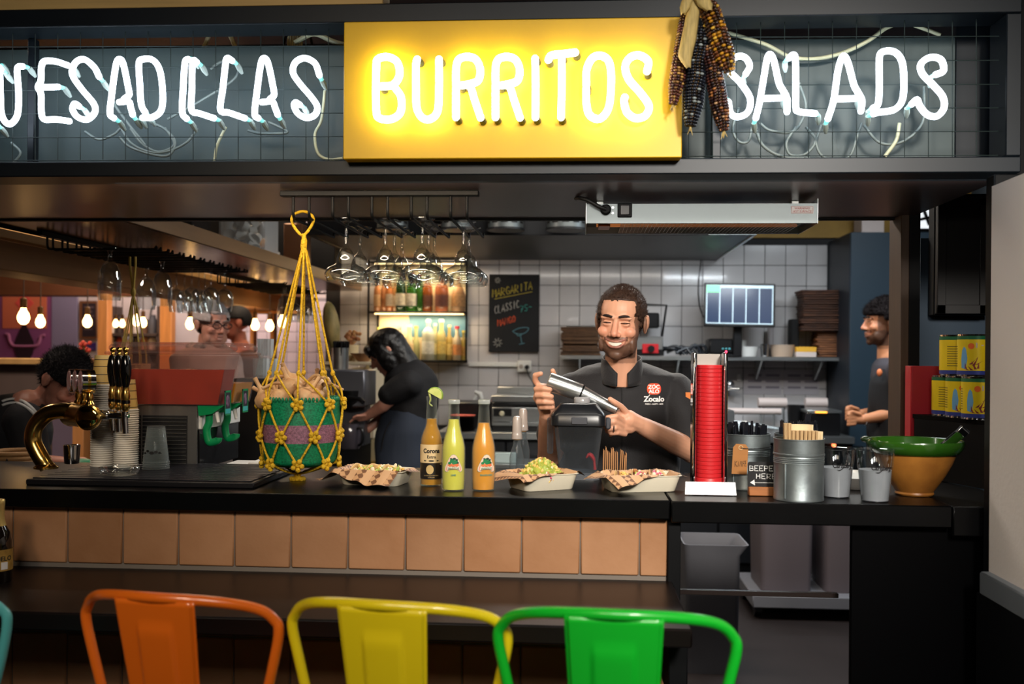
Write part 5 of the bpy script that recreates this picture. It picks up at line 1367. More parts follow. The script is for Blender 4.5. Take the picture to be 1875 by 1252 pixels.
# ---- green glazed mortar bowl
mo = Vector((X_(1676,2.70),2.70,ZC)); mb_ = thing('clay_bowl','big clay bowl with brown belly and green glazed rim','bowl',mo)
CLAY = M('clay_brown',(176,116,48),.38,col2=(124,76,30),vscale=10,bump=.05,bscale=30)
GLZ = M('green_glaze',(44,86,20),.18,col2=(30,70,18),vscale=9,coat=.6)
bprof = [(.001,0),(.046,0),(.049,.004),(.047,.009),(.056,.022),(.076,.052),(.093,.084),(.102,.108)]
part('bowl_belly',CLAY,mb_,lambda m: m.lathe(bprof,mo,48,caps=False))
rimp = [(.102,.1085),(.110,.112),(.119,.124),(.1235,.138),(.121,.145),(.114,.143),(.108,.128),(.095,.09),(.07,.045),(.04,.015),(.001,.012)]
part('bowl_rim',GLZ,mb_,lambda m: m.lathe(rimp,mo,48,caps=False))
sp_ = mo+Vector((-.118,.03,.142))
part('spout',M('glaze_dark',(28,44,20),.25),mb_,lambda m: (m.ball(sp_,(.014,.016,.009),12,8),m.ball(sp_+Vector((.004,-.022,-.002)),(.009,.009,.008),10,6)))
tn0 = mo+Vector((.03,.02,.075)); tn1 = px(1768,787,2.66)
tng = thing('steel_tongs','steel tongs leaning out of the green rimmed bowl','tongs',tn0)
d = (tn1 - tn0).normalized()
part('arm',CHROME,tng,lambda m: m.add(*((lambda a,b: ([tuple(p) for p in (tn0 - a*.009,tn0+a*.009,tn1+a*.012,tn1 - a*.012,tn0 - a*.009+b*.002,tn0+a*.009+b*.002,tn1+a*.012+b*.002,tn1 - a*.012+b*.002)],[(0,1,2,3),(7,6,5,4),(0,4,5,1),(1,5,6,2),(2,6,7,3),(3,7,4,0)]))(d.cross(Vector((0,1,0))).normalized(),Vector((0,-1,0))))))
part('arm',CHROME,tng,lambda m: m.add(*((lambda a,b: ([tuple(p) for p in (tn0 - a*.009+b,tn0+a*.009+b,tn1+a*.012+b*.6,tn1 - a*.012+b*.6,tn0 - a*.009+b*1.1,tn0+a*.009+b*1.1,tn1+a*.012+b*.7,tn1 - a*.012+b*.7)],[(0,1,2,3),(7,6,5,4),(0,4,5,1),(1,5,6,2),(2,6,7,3),(3,7,4,0)]))(d.cross(Vector((0,1,0))).normalized(),Vector((0,.02,0))))))
part('hinge',CHROME,tng,lambda m: m.box((-.013,-.001,-.004),(.013,.016,.018),.002,T=face_T(tn1,d.cross(Vector((0,1,0))),Vector((0,1,0))) @ TR((0,0,0))))
# ---- black box with cans
bxt = thing('riser_box','black riser box holding the yellow food cans','box',(X_(1750,2.98),2.98,ZC))
zbx = Z_(1745,764,2.98); a,b = (Vector((X_(1675,3.12),3.12)),Vector((X_(1822,2.80),2.80)))
part('box_body',BLACK,bxt,lambda m: m.prism([(a.x,a.y),(b.x,b.y),(b.x+.2,b.y),(b.x+.2,b.y+.012),(b.x+.004,b.y+.012),(a.x+.008,a.y+.009)],zbx - .0125 - ZC,Matrix.Translation((0,0,ZC))))
part('box_top',BLACKG,bxt,lambda m: m.prism([(a.x,a.y),(b.x,b.y),(b.x+.2,b.y),(b.x+.2,3.135),(a.x,3.135)],.012,Matrix.Translation((0,0,zbx - .012))))
YEL = M('can_yellow',(222,190,20),.35,var=.08,vscale=30); CG = M('can_green',(24,92,58),.4); CBL = M('can_blue',(44,56,128),.4); CRED = M('pepper_red',(120,24,24),.45); CPAL = M('can_pale',(196,176,160),.5); CSKY = M('can_sky',(104,158,196),.5)
def can(c,rot,lab):
    t = thing('food_can',lab,'can',c); r,h = .0465,.120
    part('can_tin',CHROME,t,lambda m: m.lathe([(.001,.003),(r - .003,.003),(r - .002,0),(r+.0008,0),(r+.0008,.003),(r - .0006,.004),(r - .0006,h - .004),(r+.0008,h - .003),(r+.0008,h),(r - .002,h),(r - .003,h - .004),(.001,h - .004)],c,40,caps=False))
    f = lambda x,y,e=0: (c.x+(r+e)*math.cos(rot+x / r),c.y+(r+e)*math.sin(rot+x / r),c.z+y)
    def ring(nm,mt,y0,y1,e=0): part(nm,mt,t,lambda m: m.grid(lambda u,v: f(u*2*math.pi*r,y0+(y1 - y0)*v,e),40,2,closed_u=True))
    ring('label_yellow',YEL,.016,h - .015); ring('label_top',CG,h - .015,h - .005); ring('label_bottom',CBL,.005,.016)
    m = MB()
    for i,(a,b,l) in enumerate(((-.006,.018,.03),(.004,.018,.036),(.014,.02,.026),(-.012,.02,.02),(.020,.022,.018),(.008,.03,.03),(0,.034,.028),(.016,.034,.02))):
        an = R(90+(i - 3.5)*-17); poly(m,f,[(a - .0035,b),(a+.0035,b),(a+l*math.cos(an),b+l*math.sin(an))],e=.0004)
    m.build('pepper_print',CRED,t)
    m = MB(); poly(m,f,[(-.026,.024),(-.013,.02),(-.008,.05),(-.012,.078),(-.018,.085),(-.024,.075),(-.027,.05)],e=.0004); m.build('river_print',CSKY,t)
    m = MB(); poly(m,f,circ(.002,h - .034,.0085),e=.0005); m.build('badge_print',M('badge_orange',(226,100,30),.5),t)
    m = MB(); poly(m,f,[(.014,h - .04),(.05,h - .04),(.05,h - .024),(.014,h - .024)],e=.0005); m.build('price_label',CPAL,t)
    m = MB()
    for k in range(9): patch(m,f,-.10+.0,-.045,.028+.007*k,.0305+.007*k,8,2,e=.0004)
    m.build('small_print',M('print_olive',(120,104,20),.6),t)
base_a = lambda c: math.atan2(-c.y,-c.x)
cz = zbx+.0005
for x,Y,up,dr,lab in ((1793,2.91,0,-.12,'lower right yellow can with red peppers, nearest the white wall'),(1763,2.99,0,-.05,'lower middle yellow can with red peppers, half hidden'),(1737,3.072,0,1.55,'lower left yellow can showing rows of small print'),
                          (1784,2.945,1,-.22,'upper right yellow can with red peppers on the stack'),(1751,3.035,1,1.6,'upper left yellow can with a pale seam on the stack')):
    c = Vector((X_(x,Y),Y,cz+.1205*up)); can(c,base_a(c)+dr,lab)
# ---- red panel, upper cabinet
rp = thing('red_panel','dark red board standing behind the clay bowl','board',(X_(1690,3.16),3.16,ZC))
zr1 = Z_(1690,670,3.14)
part('board',M('red_board',(150,20,34),.45,var=.15),rp,lambda m: m.box((X_(1670,3.14),3.14,ZC - .001),(X_(1740,3.14),3.19,zr1),.001))
part('edge_strip',M('red_edge',(176,32,40),.4),rp,lambda m: m.box((X_(1670,3.14) - .004,3.14,ZC - .001),(X_(1670,3.14) - .0005,3.19,zr1),.0005))
uc = thing('wall_cabinet','black upper cabinet with a framed door under the canopy at right','cabinet',(X_(1765,3.4),3.42,1.59))
ux0,ux1 = X_(1709,3.44),WR_X+.4; uz0 = Z_(1760,577,3.44); ud = X_(1803,3.44)
part('cabinet_body',BLACK,uc,lambda m: m.box((ux0,3.442,uz0),(ux1,3.495,ZB+.1),.002))
dr = part('door',M('door_black',(24,22,22),.5),uc,lambda m: m.box((ux0+.004,3.424,uz0+.004),(ud,3.4415,ZB+.09),.002))
for a,b,c_,d_ in ((0,0,.028,1),(.0,0,1,.05),(0,.93,1,1),(.84,0,1,1)):
    W_,H_ = ud - ux0 - .004,ZB - uz0+.08
    x0 = ux0+.004+a*W_; x1 = ux0+.004+(c_*W_ if c_ > .1 else .028)
    part('door_rail',M('door_black'),dr,lambda m: m.box((x0,3.417,uz0+.004+b*H_),(x1,3.4238,uz0+.004+(d_*H_ if d_ > .06 else .030)),.0015))
# ================================================================== kitchen behind the man
DK = M('hood_dark',(40,42,46),.45,metal=.3,var=.2,vscale=2)
HZ = 2.154
hx_0,hx_1 = X_(560,5.75),X_(1384,5.75)
hd = thing('extractor_hood','wide dark extractor hood in front of the tiled wall','hood',((hx_0+hx_1) / 2,6.5,HZ))
part('underside',DK,hd,lambda m: m.box((hx_0+.02,5.78,HZ+.01),(hx_1 - .02,YW - .035,HZ+.03)))
part('front_panel',DK,hd,lambda m: m.box((hx_0,5.75,HZ),(hx_1,5.779,HZ+.45),.003))
part('side_panel',STEEL,hd,lambda m: m.box((hx_1 - .019,5.78,HZ),(hx_1,YW - .035,HZ+.45),.002))
part('side_panel',DK,hd,lambda m: m.box((hx_0,5.78,HZ),(hx_0+.019,YW - .035,HZ+.45),.002))
part('lip_strip',M('lip_bright',(200,214,220),.25,metal=.6),hd,lambda m: m.box((X_(1296,5.74),5.742,HZ+.001),(X_(1384,5.74),5.7495,HZ+.012),.001))
for k,(x,w_) in enumerate(((712,58),(832,62),(922,66),(1034,70))):
    c = Vector((X_(x,5.5),5.58,HZ+.005)); r = w_ / 2*5.5 / FPX
    t = thing('vent_drum',('leftmost','second','third','rightmost')[k]+' slotted aluminium vent drum on the hood front','vent',c,'vent drums')
    part('drum',ALU,t,lambda m: m.lathe([(.001,.012),(r,.012),(r,.18),(.001,.18)],c,28))
    part('drum_rim',DK,t,lambda m: m.lathe([(.001,0),(r+.008,0),(r+.008,.011),(.001,.0115)],c,28))
    for row in range(2):
        for q in range(5):
            a0 = R(-90+(q - 2)*34); 
            m = MB(); m.grid(lambda u,v: (c.x+(r+.0008)*math.cos(a0+(u - .5)*.38),c.y+(r+.0008)*math.sin(a0+(u - .5)*.38),c.z+.035+row*.045+v*.012),6,2)
            m.build('slot',DSL,t)
    part('drum_bracket',DK,t,lambda m: m.box((c.x - .02,c.y+r*.5,c.z+.05),(c.x+.02,5.7495,c.z+.12)))
# blackboard
cbx0,cbx1,cbz0,cbz1 = X_(894.5,YW - .035),X_(986,YW - .035),Z_(940,644,YW - .035),Z_(940,502,YW - .035)
cbd = thing('chalkboard','black menu chalkboard listing margaritas, hung on the white tiles','chalkboard',((cbx0+cbx1) / 2,YW - .03,cbz0))
part('board',M('slate',(24,25,28),.8,var=.25,vscale=6),cbd,lambda m: m.box((cbx0,YW - .034,cbz0),(cbx1,YW - .0085,cbz1),.002))
def cb2(x,y): return px(880+x / 4.038,330+y / 4.038,YW - .0355)
ST = {'M': [[(0,0),(.05,1),(.5,.4),(.9,1),(1,0)]],'A': [[(0,0),(.5,1),(1,0)],[(.2,.35),(.8,.35)]],'R': [[(0,0),(0,1),(.8,.85),(.7,.5),(0,.45),(.9,0)]],'G': [[(.9,.85),(.4,1),(0,.5),(.35,0),(.95,.1),(.95,.45),(.5,.45)]],'I': [[(.5,0),(.5,1)]],'T': [[(0,1),(1,1)],[(.5,1),(.5,0)]],'C': [[(.9,.85),(.4,1),(0,.5),(.35,0),(.95,.12)]],'L': [[(0,1),(0,0),(.8,0)]],'S': [[(.9,.9),(.4,1),(.1,.75),(.8,.35),(.6,0),(0,.1)]],'N': [[(0,0),(0,1),(.9,0),(.9,1)]],'O': [[(.5,1),(0,.6),(.3,0),(.8,.1),(.95,.7),(.5,1)]],'7': [[(0,1),(.9,1),(.3,0)],[(.2,.5),(.8,.5)]],'5': [[(.9,1),(.2,1),(.15,.55),(.8,.5),(.7,.05),(0,.05)]],'-': [[(0,.5),(.8,.5)]]}
def chalk(word,x0,y0,x1,y1,h,mat,r=.0022,nm='chalk_text'):
    m = MB(); n = len(word)
    for i,ch in enumerate(word):
        t = i / n; X0 = x0+(x1 - x0)*t; Y0 = y0+(y1 - y0)*t; W_ = abs(x1 - x0) / n*.8
        for l in ST[ch]: m.tube([cb2(X0+a*W_,Y0 - b*h) for a,b in l],r,5)
    return m.build(nm,mat,cbd)
CY = M('chalk_yellow',(196,180,70),.9); CW = M('chalk_pale',(196,196,190),.9); CT = M('chalk_teal',(60,150,140),.9); CO = M('chalk_orange',(220,96,60),.9); CBL2 = M('chalk_blue',(96,146,160),.9)
chalk('MARGARITA',88,865,388,800,58,CY,.0027); chalk('CLASSIC',104,985,292,935,55,CW); chalk('75-',292,975,388,950,46,CT,.0028); chalk('MANGO',126,1078,262,1042,48,CO,.0028)
m = MB(); m.tube([cb2(102,878),cb2(382,824)],.0022,5); m.build('chalk_underline',CY,cbd)
m = MB(); m.tube(cr([cb2(236,1115),cb2(290,1092),cb2(350,1090),cb2(345,1115),cb2(310,1135),cb2(262,1132),cb2(236,1115)],5),.0024,5); m.tube(cr([cb2(262,1132),cb2(280,1150),cb2(310,1135)],5),.0024,5); m.tube([cb2(294,1145),cb2(306,1208)],.0024,5); m.tube([cb2(284,1212),cb2(326,1204)],.0024,5); m.build('chalk_glass',CBL2,cbd)
for cx_,cy_,s in ((126,740,22),(126,1200,34)):
    m = MB()
    for k in range(8):
        a = k*math.pi / 4+.2; m.tube([cb2(cx_+s*.35*math.cos(a),cy_+s*.35*math.sin(a)),cb2(cx_+s*math.cos(a),cy_+s*math.sin(a))],.0018,5)
    m.build('chalk_star',CW,cbd)
# ---- bottle shelf
bsY = 7.22
BSX0,BSX1 = X_(672,bsY),X_(855,bsY)
zsh = [Z_(760,659,bsY),Z_(760,570,bsY),Z_(760,478,bsY)]
bsu = thing('bottle_shelf','black framed two tier bottle shelf lit warmly on the tiles','shelf',((BSX0+BSX1) / 2,7.3,zsh[0]))
for z in zsh: part('shelf_plate',BMETAL,bsu,lambda m: m.box((BSX0+.014,bsY,z - .014),(BSX1 - .014,YW - .012,z),.002))
for x in (BSX0,BSX1 - .0135,BSX0+.045):
    part('upright',BMETAL,bsu,lambda m: m.box((x,bsY - .002 if x != BSX0+.045 else YW - .05,zsh[0] - .016),(x+.0135,bsY+.016 if x != BSX0+.045 else YW - .034,zsh[2]+.01),.001))
part('back_panel',M('shelf_back_warm',(236,214,168),.5),bsu,lambda m: m.box((BSX0+.06,YW - .03,zsh[0]+.001),(BSX1 - .016,YW - .0095,zsh[2] - .016)))
part('poster',M('poster_blue',(84,132,150),.6,col2=(110,150,164),vscale=8),bsu,lambda m: m.box((X_(742,bsY),YW - .034,zsh[0]+.17),(X_(852,bsY),YW - .0305,zsh[1] - .02)))
for k,z in enumerate((zsh[1],zsh[2])):
    part('led_strip',M('led_warm',(255,232,190),.4,emit=6,ecol=(255,206,140)),bsu,lambda m: m.box((BSX0+.05,bsY+.018,z - .0205),(BSX1 - .03,bsY+.03,z - .0145)))
    lamp('shelf_lamp','AREA',((BSX0+BSX1) / 2,bsY+.03,z - .022),3.6,(1,.76,.48),.6,.03,target=((BSX0+BSX1) / 2,bsY+.05,z - 1))
    lamp('shelf_lamp','AREA',((BSX0+BSX1) / 2,bsY - .05,z - .005),1.6,(1,.76,.48),.6,.03,target=((BSX0+BSX1) / 2,bsY+.10,z - .25))
def liq_bottle(x,tier,w_,h,kind,col,labcol,cap,lab,k):
    c = Vector((X_(x,bsY+.07),bsY+(.07 if k % 2 == 0 else .085),zsh[tier]+.0005)); r = w_ / 2*bsY / FPX
    t = thing('liquor_bottle',lab,'bottle',c,'bottles on the lit shelf')
    nr = min(.016,r*.5)
    if kind == 'tall': pr = [(r*.95,0),(r,.004),(r,h*.58),(r*.8,h*.66),(nr,h*.74),(nr*.95,h*.97),(.001,h*.97)]
    elif kind == 'wide': pr = [(r*.95,0),(r,.004),(r,h*.62),(r*.92,h*.70),(r*.6,h*.77),(nr,h*.81),(nr,h*.97),(.001,h*.97)]
    else: pr = [(r*.9,0),(r,.01),(r,h*.45),(r*.7,h*.62),(nr,h*.75),(nr,h*.97),(.001,h*.97)]
    part('bottle_body',M('liq_%d_%d_%d' % col,col,.08,trans=.55,ior=1.3,coat=.3),t,lambda m: m.lathe([(.001,0)]+pr,c,20,caps=False))
    if labcol: part('label',M('lab_%d_%d_%d' % labcol,labcol,.6,col2=tuple(int(q*.8) for q in labcol),vscale=60),t,lambda m: m.lathe([(r+.0008,h*.15),(r+.0008,h*.46)],c,20,caps=False))
    part('stopper',M('cap_%d_%d_%d' % cap,cap,.4),t,lambda m: m.lathe([(nr+.002,h*.93),(nr+.002,h),(.001,h)],c,14))
U = [(690,13,.27,'tall',(222,150,96),(206,160,110),(196,170,120),'slim rosé coloured bottle at the left end of the upper shelf'),
     (702,12,.28,'tall',(226,156,104),None,(220,190,130),'slim amber bottle, second on the upper shelf'),
     (712,13,.28,'tall',(232,150,90),(222,200,170),(230,210,150),'orange bottle with a pale label, third on the upper shelf'),
     (722,12,.26,'tall',(232,170,110),(230,205,170),(230,210,150),'pale orange bottle left of the green wine bottles'),
     (733,19,.29,'wide',(44,76,38),(232,222,196),(190,60,60),'dark green bottle with a cream label on the upper shelf'),
     (753,22,.29,'wide',(64,128,44),(232,226,206),(190,60,60),'bright green bottle with a large cream label'),
     (768,12,.28,'wide',(70,130,50),None,(190,60,60),'green bottle half hidden right of the cream label'),
     (781,19,.27,'wide',(176,100,50),(110,66,44),(60,50,46),'amber square bottle with a dark label'),
     (808,25,.27,'wide',(214,130,90),(126,74,60),(80,60,56),'broad copper bottle with a dark label'),
     (838,26,.28,'round',(240,190,140),(226,170,110),(240,220,190),'broad pale peach bottle at the right end of the upper shelf')]
Lw = [(692,11,.24,'tall',(214,216,196),None,(220,214,110),'slim clear bottle left of the woman on the lower shelf'),(703,11,.24,'tall',(220,214,160),None,(226,214,100),'slim clear bottle with a yellow top above the woman'),(713,11,.235,'tall',(216,210,170),None,(196,200,90),'slim clear bottle with a green top above the woman'),(730,17,.25,'wide',(206,200,180),(226,206,150),(150,150,150),'stout clear bottle right of the woman'),
      (749,18,.26,'round',(240,228,180),(226,196,140),(240,226,190),'frosted cream bottle with a brown label on the lower shelf'),(761,14,.25,'round',(226,226,160),None,(196,140,70),'pale yellow bottle behind the frosted cream bottle'),
      (784,24,.30,'wide',(226,226,200),(206,206,190),(230,220,180),'big clear square bottle with a white neck'),(796,12,.27,'wide',(220,214,160),(236,220,150),(220,214,180),'clear bottle with a cream label right of the big square bottle'),
      (808,17,.30,'tall',(222,206,130),(220,190,100),(236,220,170),'tall golden bottle with a neck tag'),(822,12,.26,'tall',(226,196,110),(232,200,110),(220,200,150),'golden bottle right of the neck tag bottle'),
      (837,15,.25,'tall',(226,206,170),(214,140,80),(206,50,70),'clear bottle with a red cap on the lower shelf'),(848,10,.22,'tall',(226,196,100),(196,140,60),(226,200,90),'yellow bottle at the right end of the lower shelf')]
for k,b in enumerate(U): liq_bottle(b[0],1,*b[1:],k)
for k,b in enumerate(Lw): liq_bottle(b[0],0,*b[1:],k)
# ---- trunking, outlet
tag(MB().box((X_(858,YW - .03),YW - .030,Z_(900,671,YW - .03)),(X_(947,YW - .03),YW - .0085,Z_(900,663,YW - .03)),.003).build('cable_trunking',WHITEP),'white cable trunking on the tiles below the chalkboard','trunking')
ot = thing('wall_socket','white wall socket with a black plug below the chalkboard','socket',px(960,671,YW - .03))
part('plate',WHITEP,ot,lambda m: m.box((X_(948,YW - .03),YW - .045,Z_(960,681,YW - .03)),(X_(973,YW - .03),YW - .0085,Z_(960,660,YW - .03)),.005))
q = px(965,672,YW - .05); part('plug',BLKP,ot,lambda m: m.tube([q+Vector((0,.005,0)),q+Vector((0,-.04,0))],[.018,.014],14))
part('plug_cord',BLKP,ot,lambda m: m.tube(cr([q+Vector((0,-.035,0)),q+Vector((.01,-.045,-.05)),q+Vector((.05,-.03,-.12)),q+Vector((.07,.03,-.2))],5),.004,7))
q = px(954,671,YW - .046); part('socket_hole',M('socket_grey',(170,160,150),.4),ot,lambda m: m.tube([q+Vector((0,.002,0)),q+Vector((0,-.003,0))],.016,16))
# ---- steel wall shelf
shz = Z_(1400,653,7.08)
ws_ = thing('steel_shelf','long steel wall shelf under the monitor','shelf',(X_(1300,7.1),7.2,shz))
part('shelf_plate',STEEL,ws_,lambda m: m.box((X_(1026,7.08),7.08,shz - .028),(X_(1552,7.08),YW - .0095,shz),.003))
for x in (1060,1240,1390,1500): part('bracket',STEEL,ws_,lambda m: m.prism([(0,0),(.26,0),(.26,-.14),(.235,-.14)],.012,Matrix(((0,0,1,X_(x,7.2)),(1,0,0,7.12),(0,1,0,shz - .0285),(0,0,0,1)))))
def shp(x,Y=7.2): return Vector((X_(x,Y),Y,shz+.0005))
# brown paper bag stacks
BAG = M('kraft_bag',(104,74,48),.8,col2=(60,42,30),vscale=18,stretch=(1,1,8),rnd=.25)
def sheet_stack(x0,x1,y0,y1,zb,n,th,nm,lab,grp,seed,Y0=7.12,Y1=7.34,cat='bag',mat=BAG,top=None,Yp=7.15):
    r_ = random.Random(seed); z = zb
    for k in range(n):
        a,b = X_(x0,Yp)+r_.uniform(-.012,.012),X_(x1,Yp)+r_.uniform(-.012,.012)
        m = MB(); amp = th*.25
        m.box((a,Y0+r_.uniform(-.01,.01),z),(b,Y1,z+th*.93),th*.3)
        o = m.build(nm,mat); tag(o,top if (top and k == n - 1) else '%s, %s from the bottom' % (lab,nth(k+1)),cat,grp); z += th
    return z
sheet_stack(1028,1098,0,0,shz+.0005,15,.0135,'paper_bag','flat brown paper bag in the stack left of the man','brown bags left of the man',1,top='topmost flat brown paper bag left of the man')
tag(MB().box((X_(1036,7.2),7.13,shz+.2035),(X_(1090,7.2),7.33,shz+.212),.002).build('steel_tray',STEEL),'thin steel tray lying on the brown bag stack','tray')
# panini grill
pn = thing('contact_grill','red and black contact grill behind the right shoulder of the man','grill',shp(1192))
part('base',BLKP,pn,lambda m: m.box((X_(1158,7.2),7.11,shz+.001),(X_(1214,7.2),7.36,shz+.04),.006))
part('control_panel',M('grill_red',(196,36,44),.4),pn,lambda m: m.box((X_(1176,7.1),7.097,shz+.018),(X_(1206,7.1),7.1095,shz+.085),.003))
part('dial',BLKP,pn,lambda m: m.tube([(X_(1192,7.1),7.0965,shz+.05),(X_(1192,7.1),7.08,shz+.05)],.024,18))
part('lower_plate',STEEL,pn,lambda m: m.box((X_(1160,7.2),7.11,shz+.041),(X_(1212,7.2),7.36,shz+.135),.006))
part('upper_plate',BLKP,pn,lambda m: m.box((X_(1160,7.2),7.20,shz+.20),(X_(1207,7.2),7.30,shz+.31),.01))
part('handle',BLKP,pn,lambda m: m.tube([(X_(1212,7.15),7.16,shz+.14),(X_(1219,7.15),7.12,shz+.36),(X_(1180,7.15),7.12,shz+.365),(X_(1160,7.15),7.12,shz+.365)],.009,8))
FOIL = M('dark_film',(40,44,50),.25,var=.5,vscale=30)
m = MB(); r_ = random.Random(2)
for k in range(9):
    m.tube(cr([shp(1218+8*k,7.15)+Vector((-.05,r_.uniform(-.03,.05),.02+.03*r_.random())),shp(1226+7*k,7.15)+Vector((.02,r_.uniform(-.03,.03),.05+.03*r_.random())),shp(1232+6*k,7.15)+Vector((.06,r_.uniform(-.03,.03),.015))],4),.012,7)
tag(m.build('plastic_wrap',FOIL,None,60),'crumpled dark plastic wrap lying on the shelf left of the monitor','wrap')
# monitor
moc = px(1354,558,7.0)
mn = thing('order_monitor','flat order monitor with dark columns and a green tab above the shelf','monitor',Vector((moc.x,7.0,shz)))
mw,mh = 126*7.0 / FPX,79*7.0 / FPX
Tm = Matrix.Translation(moc) @ Euler((R(90),0,R(-4))).to_matrix().to_4x4() @ TR((0,0,0),(R(-6),0,R(-1)))
part('bezel',BLKP,mn,lambda m: m.box((-mw / 2,-mh / 2,-.03),(mw / 2,mh / 2,0),.005,T=Tm))
scr = part('screen',M('screen_navy',(34,46,70),.25,emit=.55,ecol=(52,68,96)),mn,lambda m: m.box((-mw / 2+.016,-mh / 2+.018,.0002),(mw / 2 - .014,mh / 2 - .014,.0012),T=Tm))
WL = M('screen_white',(200,220,230),.4,emit=.6,ecol=(190,220,230))
part('header_bar',WL,scr,lambda m: m.box((-mw / 2+.016,mh / 2 - .034,.0014),(mw / 2 - .014,mh / 2 - .015,.002),T=Tm))
part('footer_line',WL,scr,lambda m: m.box((-mw / 2+.016,-mh / 2+.018,.0014),(mw / 2 - .014,-mh / 2+.024,.002),T=Tm))
for k in range(6):
    x = -mw / 2+.018+(mw - .036)*k / 5; part('column_line',WL,scr,lambda m: m.box((x - .003,-mh / 2+.02,.0014),(x+.003,mh / 2 - .03,.002),T=Tm))
part('order_tab',M('screen_green',(110,230,150),.4,emit=1.2,ecol=(110,230,150)),scr,lambda m: m.box((-mw / 2+.017,mh / 2 - .066,.0022),(-mw / 2+.108,mh / 2 - .018,.0028),T=Tm))
part('stand_neck',BLKP,mn,lambda m: m.box((moc.x - .03,7.06,shz+.001),(moc.x+.03,7.10,moc.z),.004))
part('stand_foot',BLKP,mn,lambda m: m.box((moc.x - .11,7.06,shz+.0008),(moc.x+.03,7.12,shz+.018),.005))
pr = thing('receipt_printer','black receipt printer under the monitor','printer',shp(1330))
part('printer_body',BLKP,pr,lambda m: m.box((X_(1298,7.1),7.1,shz+.019),(X_(1343,7.1),7.3,shz+.125),.012))
part('button_row',M('led_teal',(80,160,170),.4,emit=.6),pr,lambda m: [m.box((X_(1322+6*k,7.1),7.0985,shz+.05),(X_(1325+6*k,7.1),7.0999,shz+.06)) for k in range(3)])
def tub(x,w_,h,mat,nm,lab,Y=7.13,cat='tub'):
    c = shp(x,Y+.06); r = w_ / 2*Y / FPX
    return tag(MB().lathe([(.001,0),(r*.85,0),(r,h),(r*.96,h),(r*.82,.004),(.001,.004)],c,20,caps=False).build(nm,mat),lab,cat)
BEI = M('beige_plastic',(196,172,150),.5)
tub(1367,42,.07,WHITEP,'food_tub','low white tub on the shelf under the monitor')
tag(MB().lathe([(.001,0),(.03,0),(.033,.045),(.001,.045)],shp(1358,7.19)+Vector((0,0,.0715)),18).build('white_cup',WHITEP),'white cup standing on the low white tub','cup')
tub(1400,16,.09,CHROME,'steel_cup','small steel cup right of the white tub',cat='cup')
tag(MB().lathe([(.001,0),(.022,0),(.022,.22),(.001,.22)],shp(1411,7.3),16).build('paper_roll',M('grey_card',(170,164,164),.7)),'upright grey card tube right of the monitor','roll')
tub(1432,44,.085,BEI,'food_tub','beige tub on the shelf left of the yellow box')
tub(1452,20,.07,M('tub_grey',(96,92,88),.5),'food_tub','small grey tub touching the yellow box')
yb = thing('glove_box','yellow and white carton on the right half of the shelf','carton',shp(1476))
part('carton',M('carton_yellow',(246,186,60),.5),yb,lambda m: m.box((X_(1458,7.1),7.1,shz+.036),(X_(1495,7.1),7.22,shz+.072),.002))
part('carton_base',M('carton_white',(226,210,204),.5),yb,lambda m: m.box((X_(1458,7.1),7.1,shz+.0005),(X_(1495,7.1),7.22,shz+.0358),.002))
CBD = M('brown_tray_card',(92,58,40),.7,col2=(44,28,22),vscale=14,stretch=(1,1,6),rnd=.3)
zt_ = sheet_stack(1497,1548,0,0,shz+.0005,11,.0165,'card_tray','brown card tray of the lower wide stack','card trays in the wide stack',3,7.14,7.34,'tray',M('brown_tray_warm',(142,92,58),.7,col2=(84,52,34),vscale=14,stretch=(1,1,6),rnd=.3))
zt_ = sheet_stack(1466,1542,0,0,zt_+.001,17,.017,'card_tray','dark brown card tray of the tall upper stack','card trays in the tall stack',4,7.10,7.33,'tray',CBD,'topmost dark brown card tray by the blue cupboard')
tag(MB().box((X_(1449,7.2),7.2,shz+.20),(X_(1463,7.2),7.33,shz+.47),.006).build('black_bag',M('black_cloth',(16,15,16),.85)),'black hanging bag beside the tall stack of card trays','bag')
bpy.data.objects['black_bag'].location.z = shz+.0005
# wall sheets, switch
for k,(a,b,lab) in enumerate(((1362,1431,'laminated recipe sheet on the tiles under the shelf, left one'),(1435,1500,'laminated recipe sheet on the tiles under the shelf, right one'))):
    t = thing('recipe_sheet',lab,'sheet',px((a+b) / 2,715,YW - .012))
    part('sheet',M('laminate',(190,186,192),.2),t,lambda m: m.box((X_(a,YW - .012),YW - .0125,Z_(1430,722,YW)),(X_(b,YW - .012),YW - .0085,Z_(1430,677,YW))))
    for r_ in range(3):
        for c_ in range(2):
            xx = a+8+c_*(b - a)*.47; yy = 685+r_*11
            part('print_block',M('print_lilac',(130,124,136),.6),t,lambda m: m.box((X_(xx,YW - .013),YW - .0132,Z_(1430,yy+4,YW)),(X_(xx+(b - a)*.36,YW - .013),YW - .0126,Z_(1430,yy,YW))))
tag(MB().box((X_(1350,YW - .02),YW - .022,Z_(1354,698,YW)),(X_(1357,YW - .02),YW - .0085,Z_(1354,684,YW)),.003).build('light_switch',WHITEP),'narrow white wall switch left of the recipe sheets','switch')
tag(MB().tube(cr([px(1284,432,YW - .016),px(1283,480,YW - .016),px(1279,520,YW - .016),px(1281,560,YW - .016),px(1292,590,YW - .02)],6),.004,7).build('monitor_cable',BLKP),'thin black cable running down the tiles to the monitor','cable')
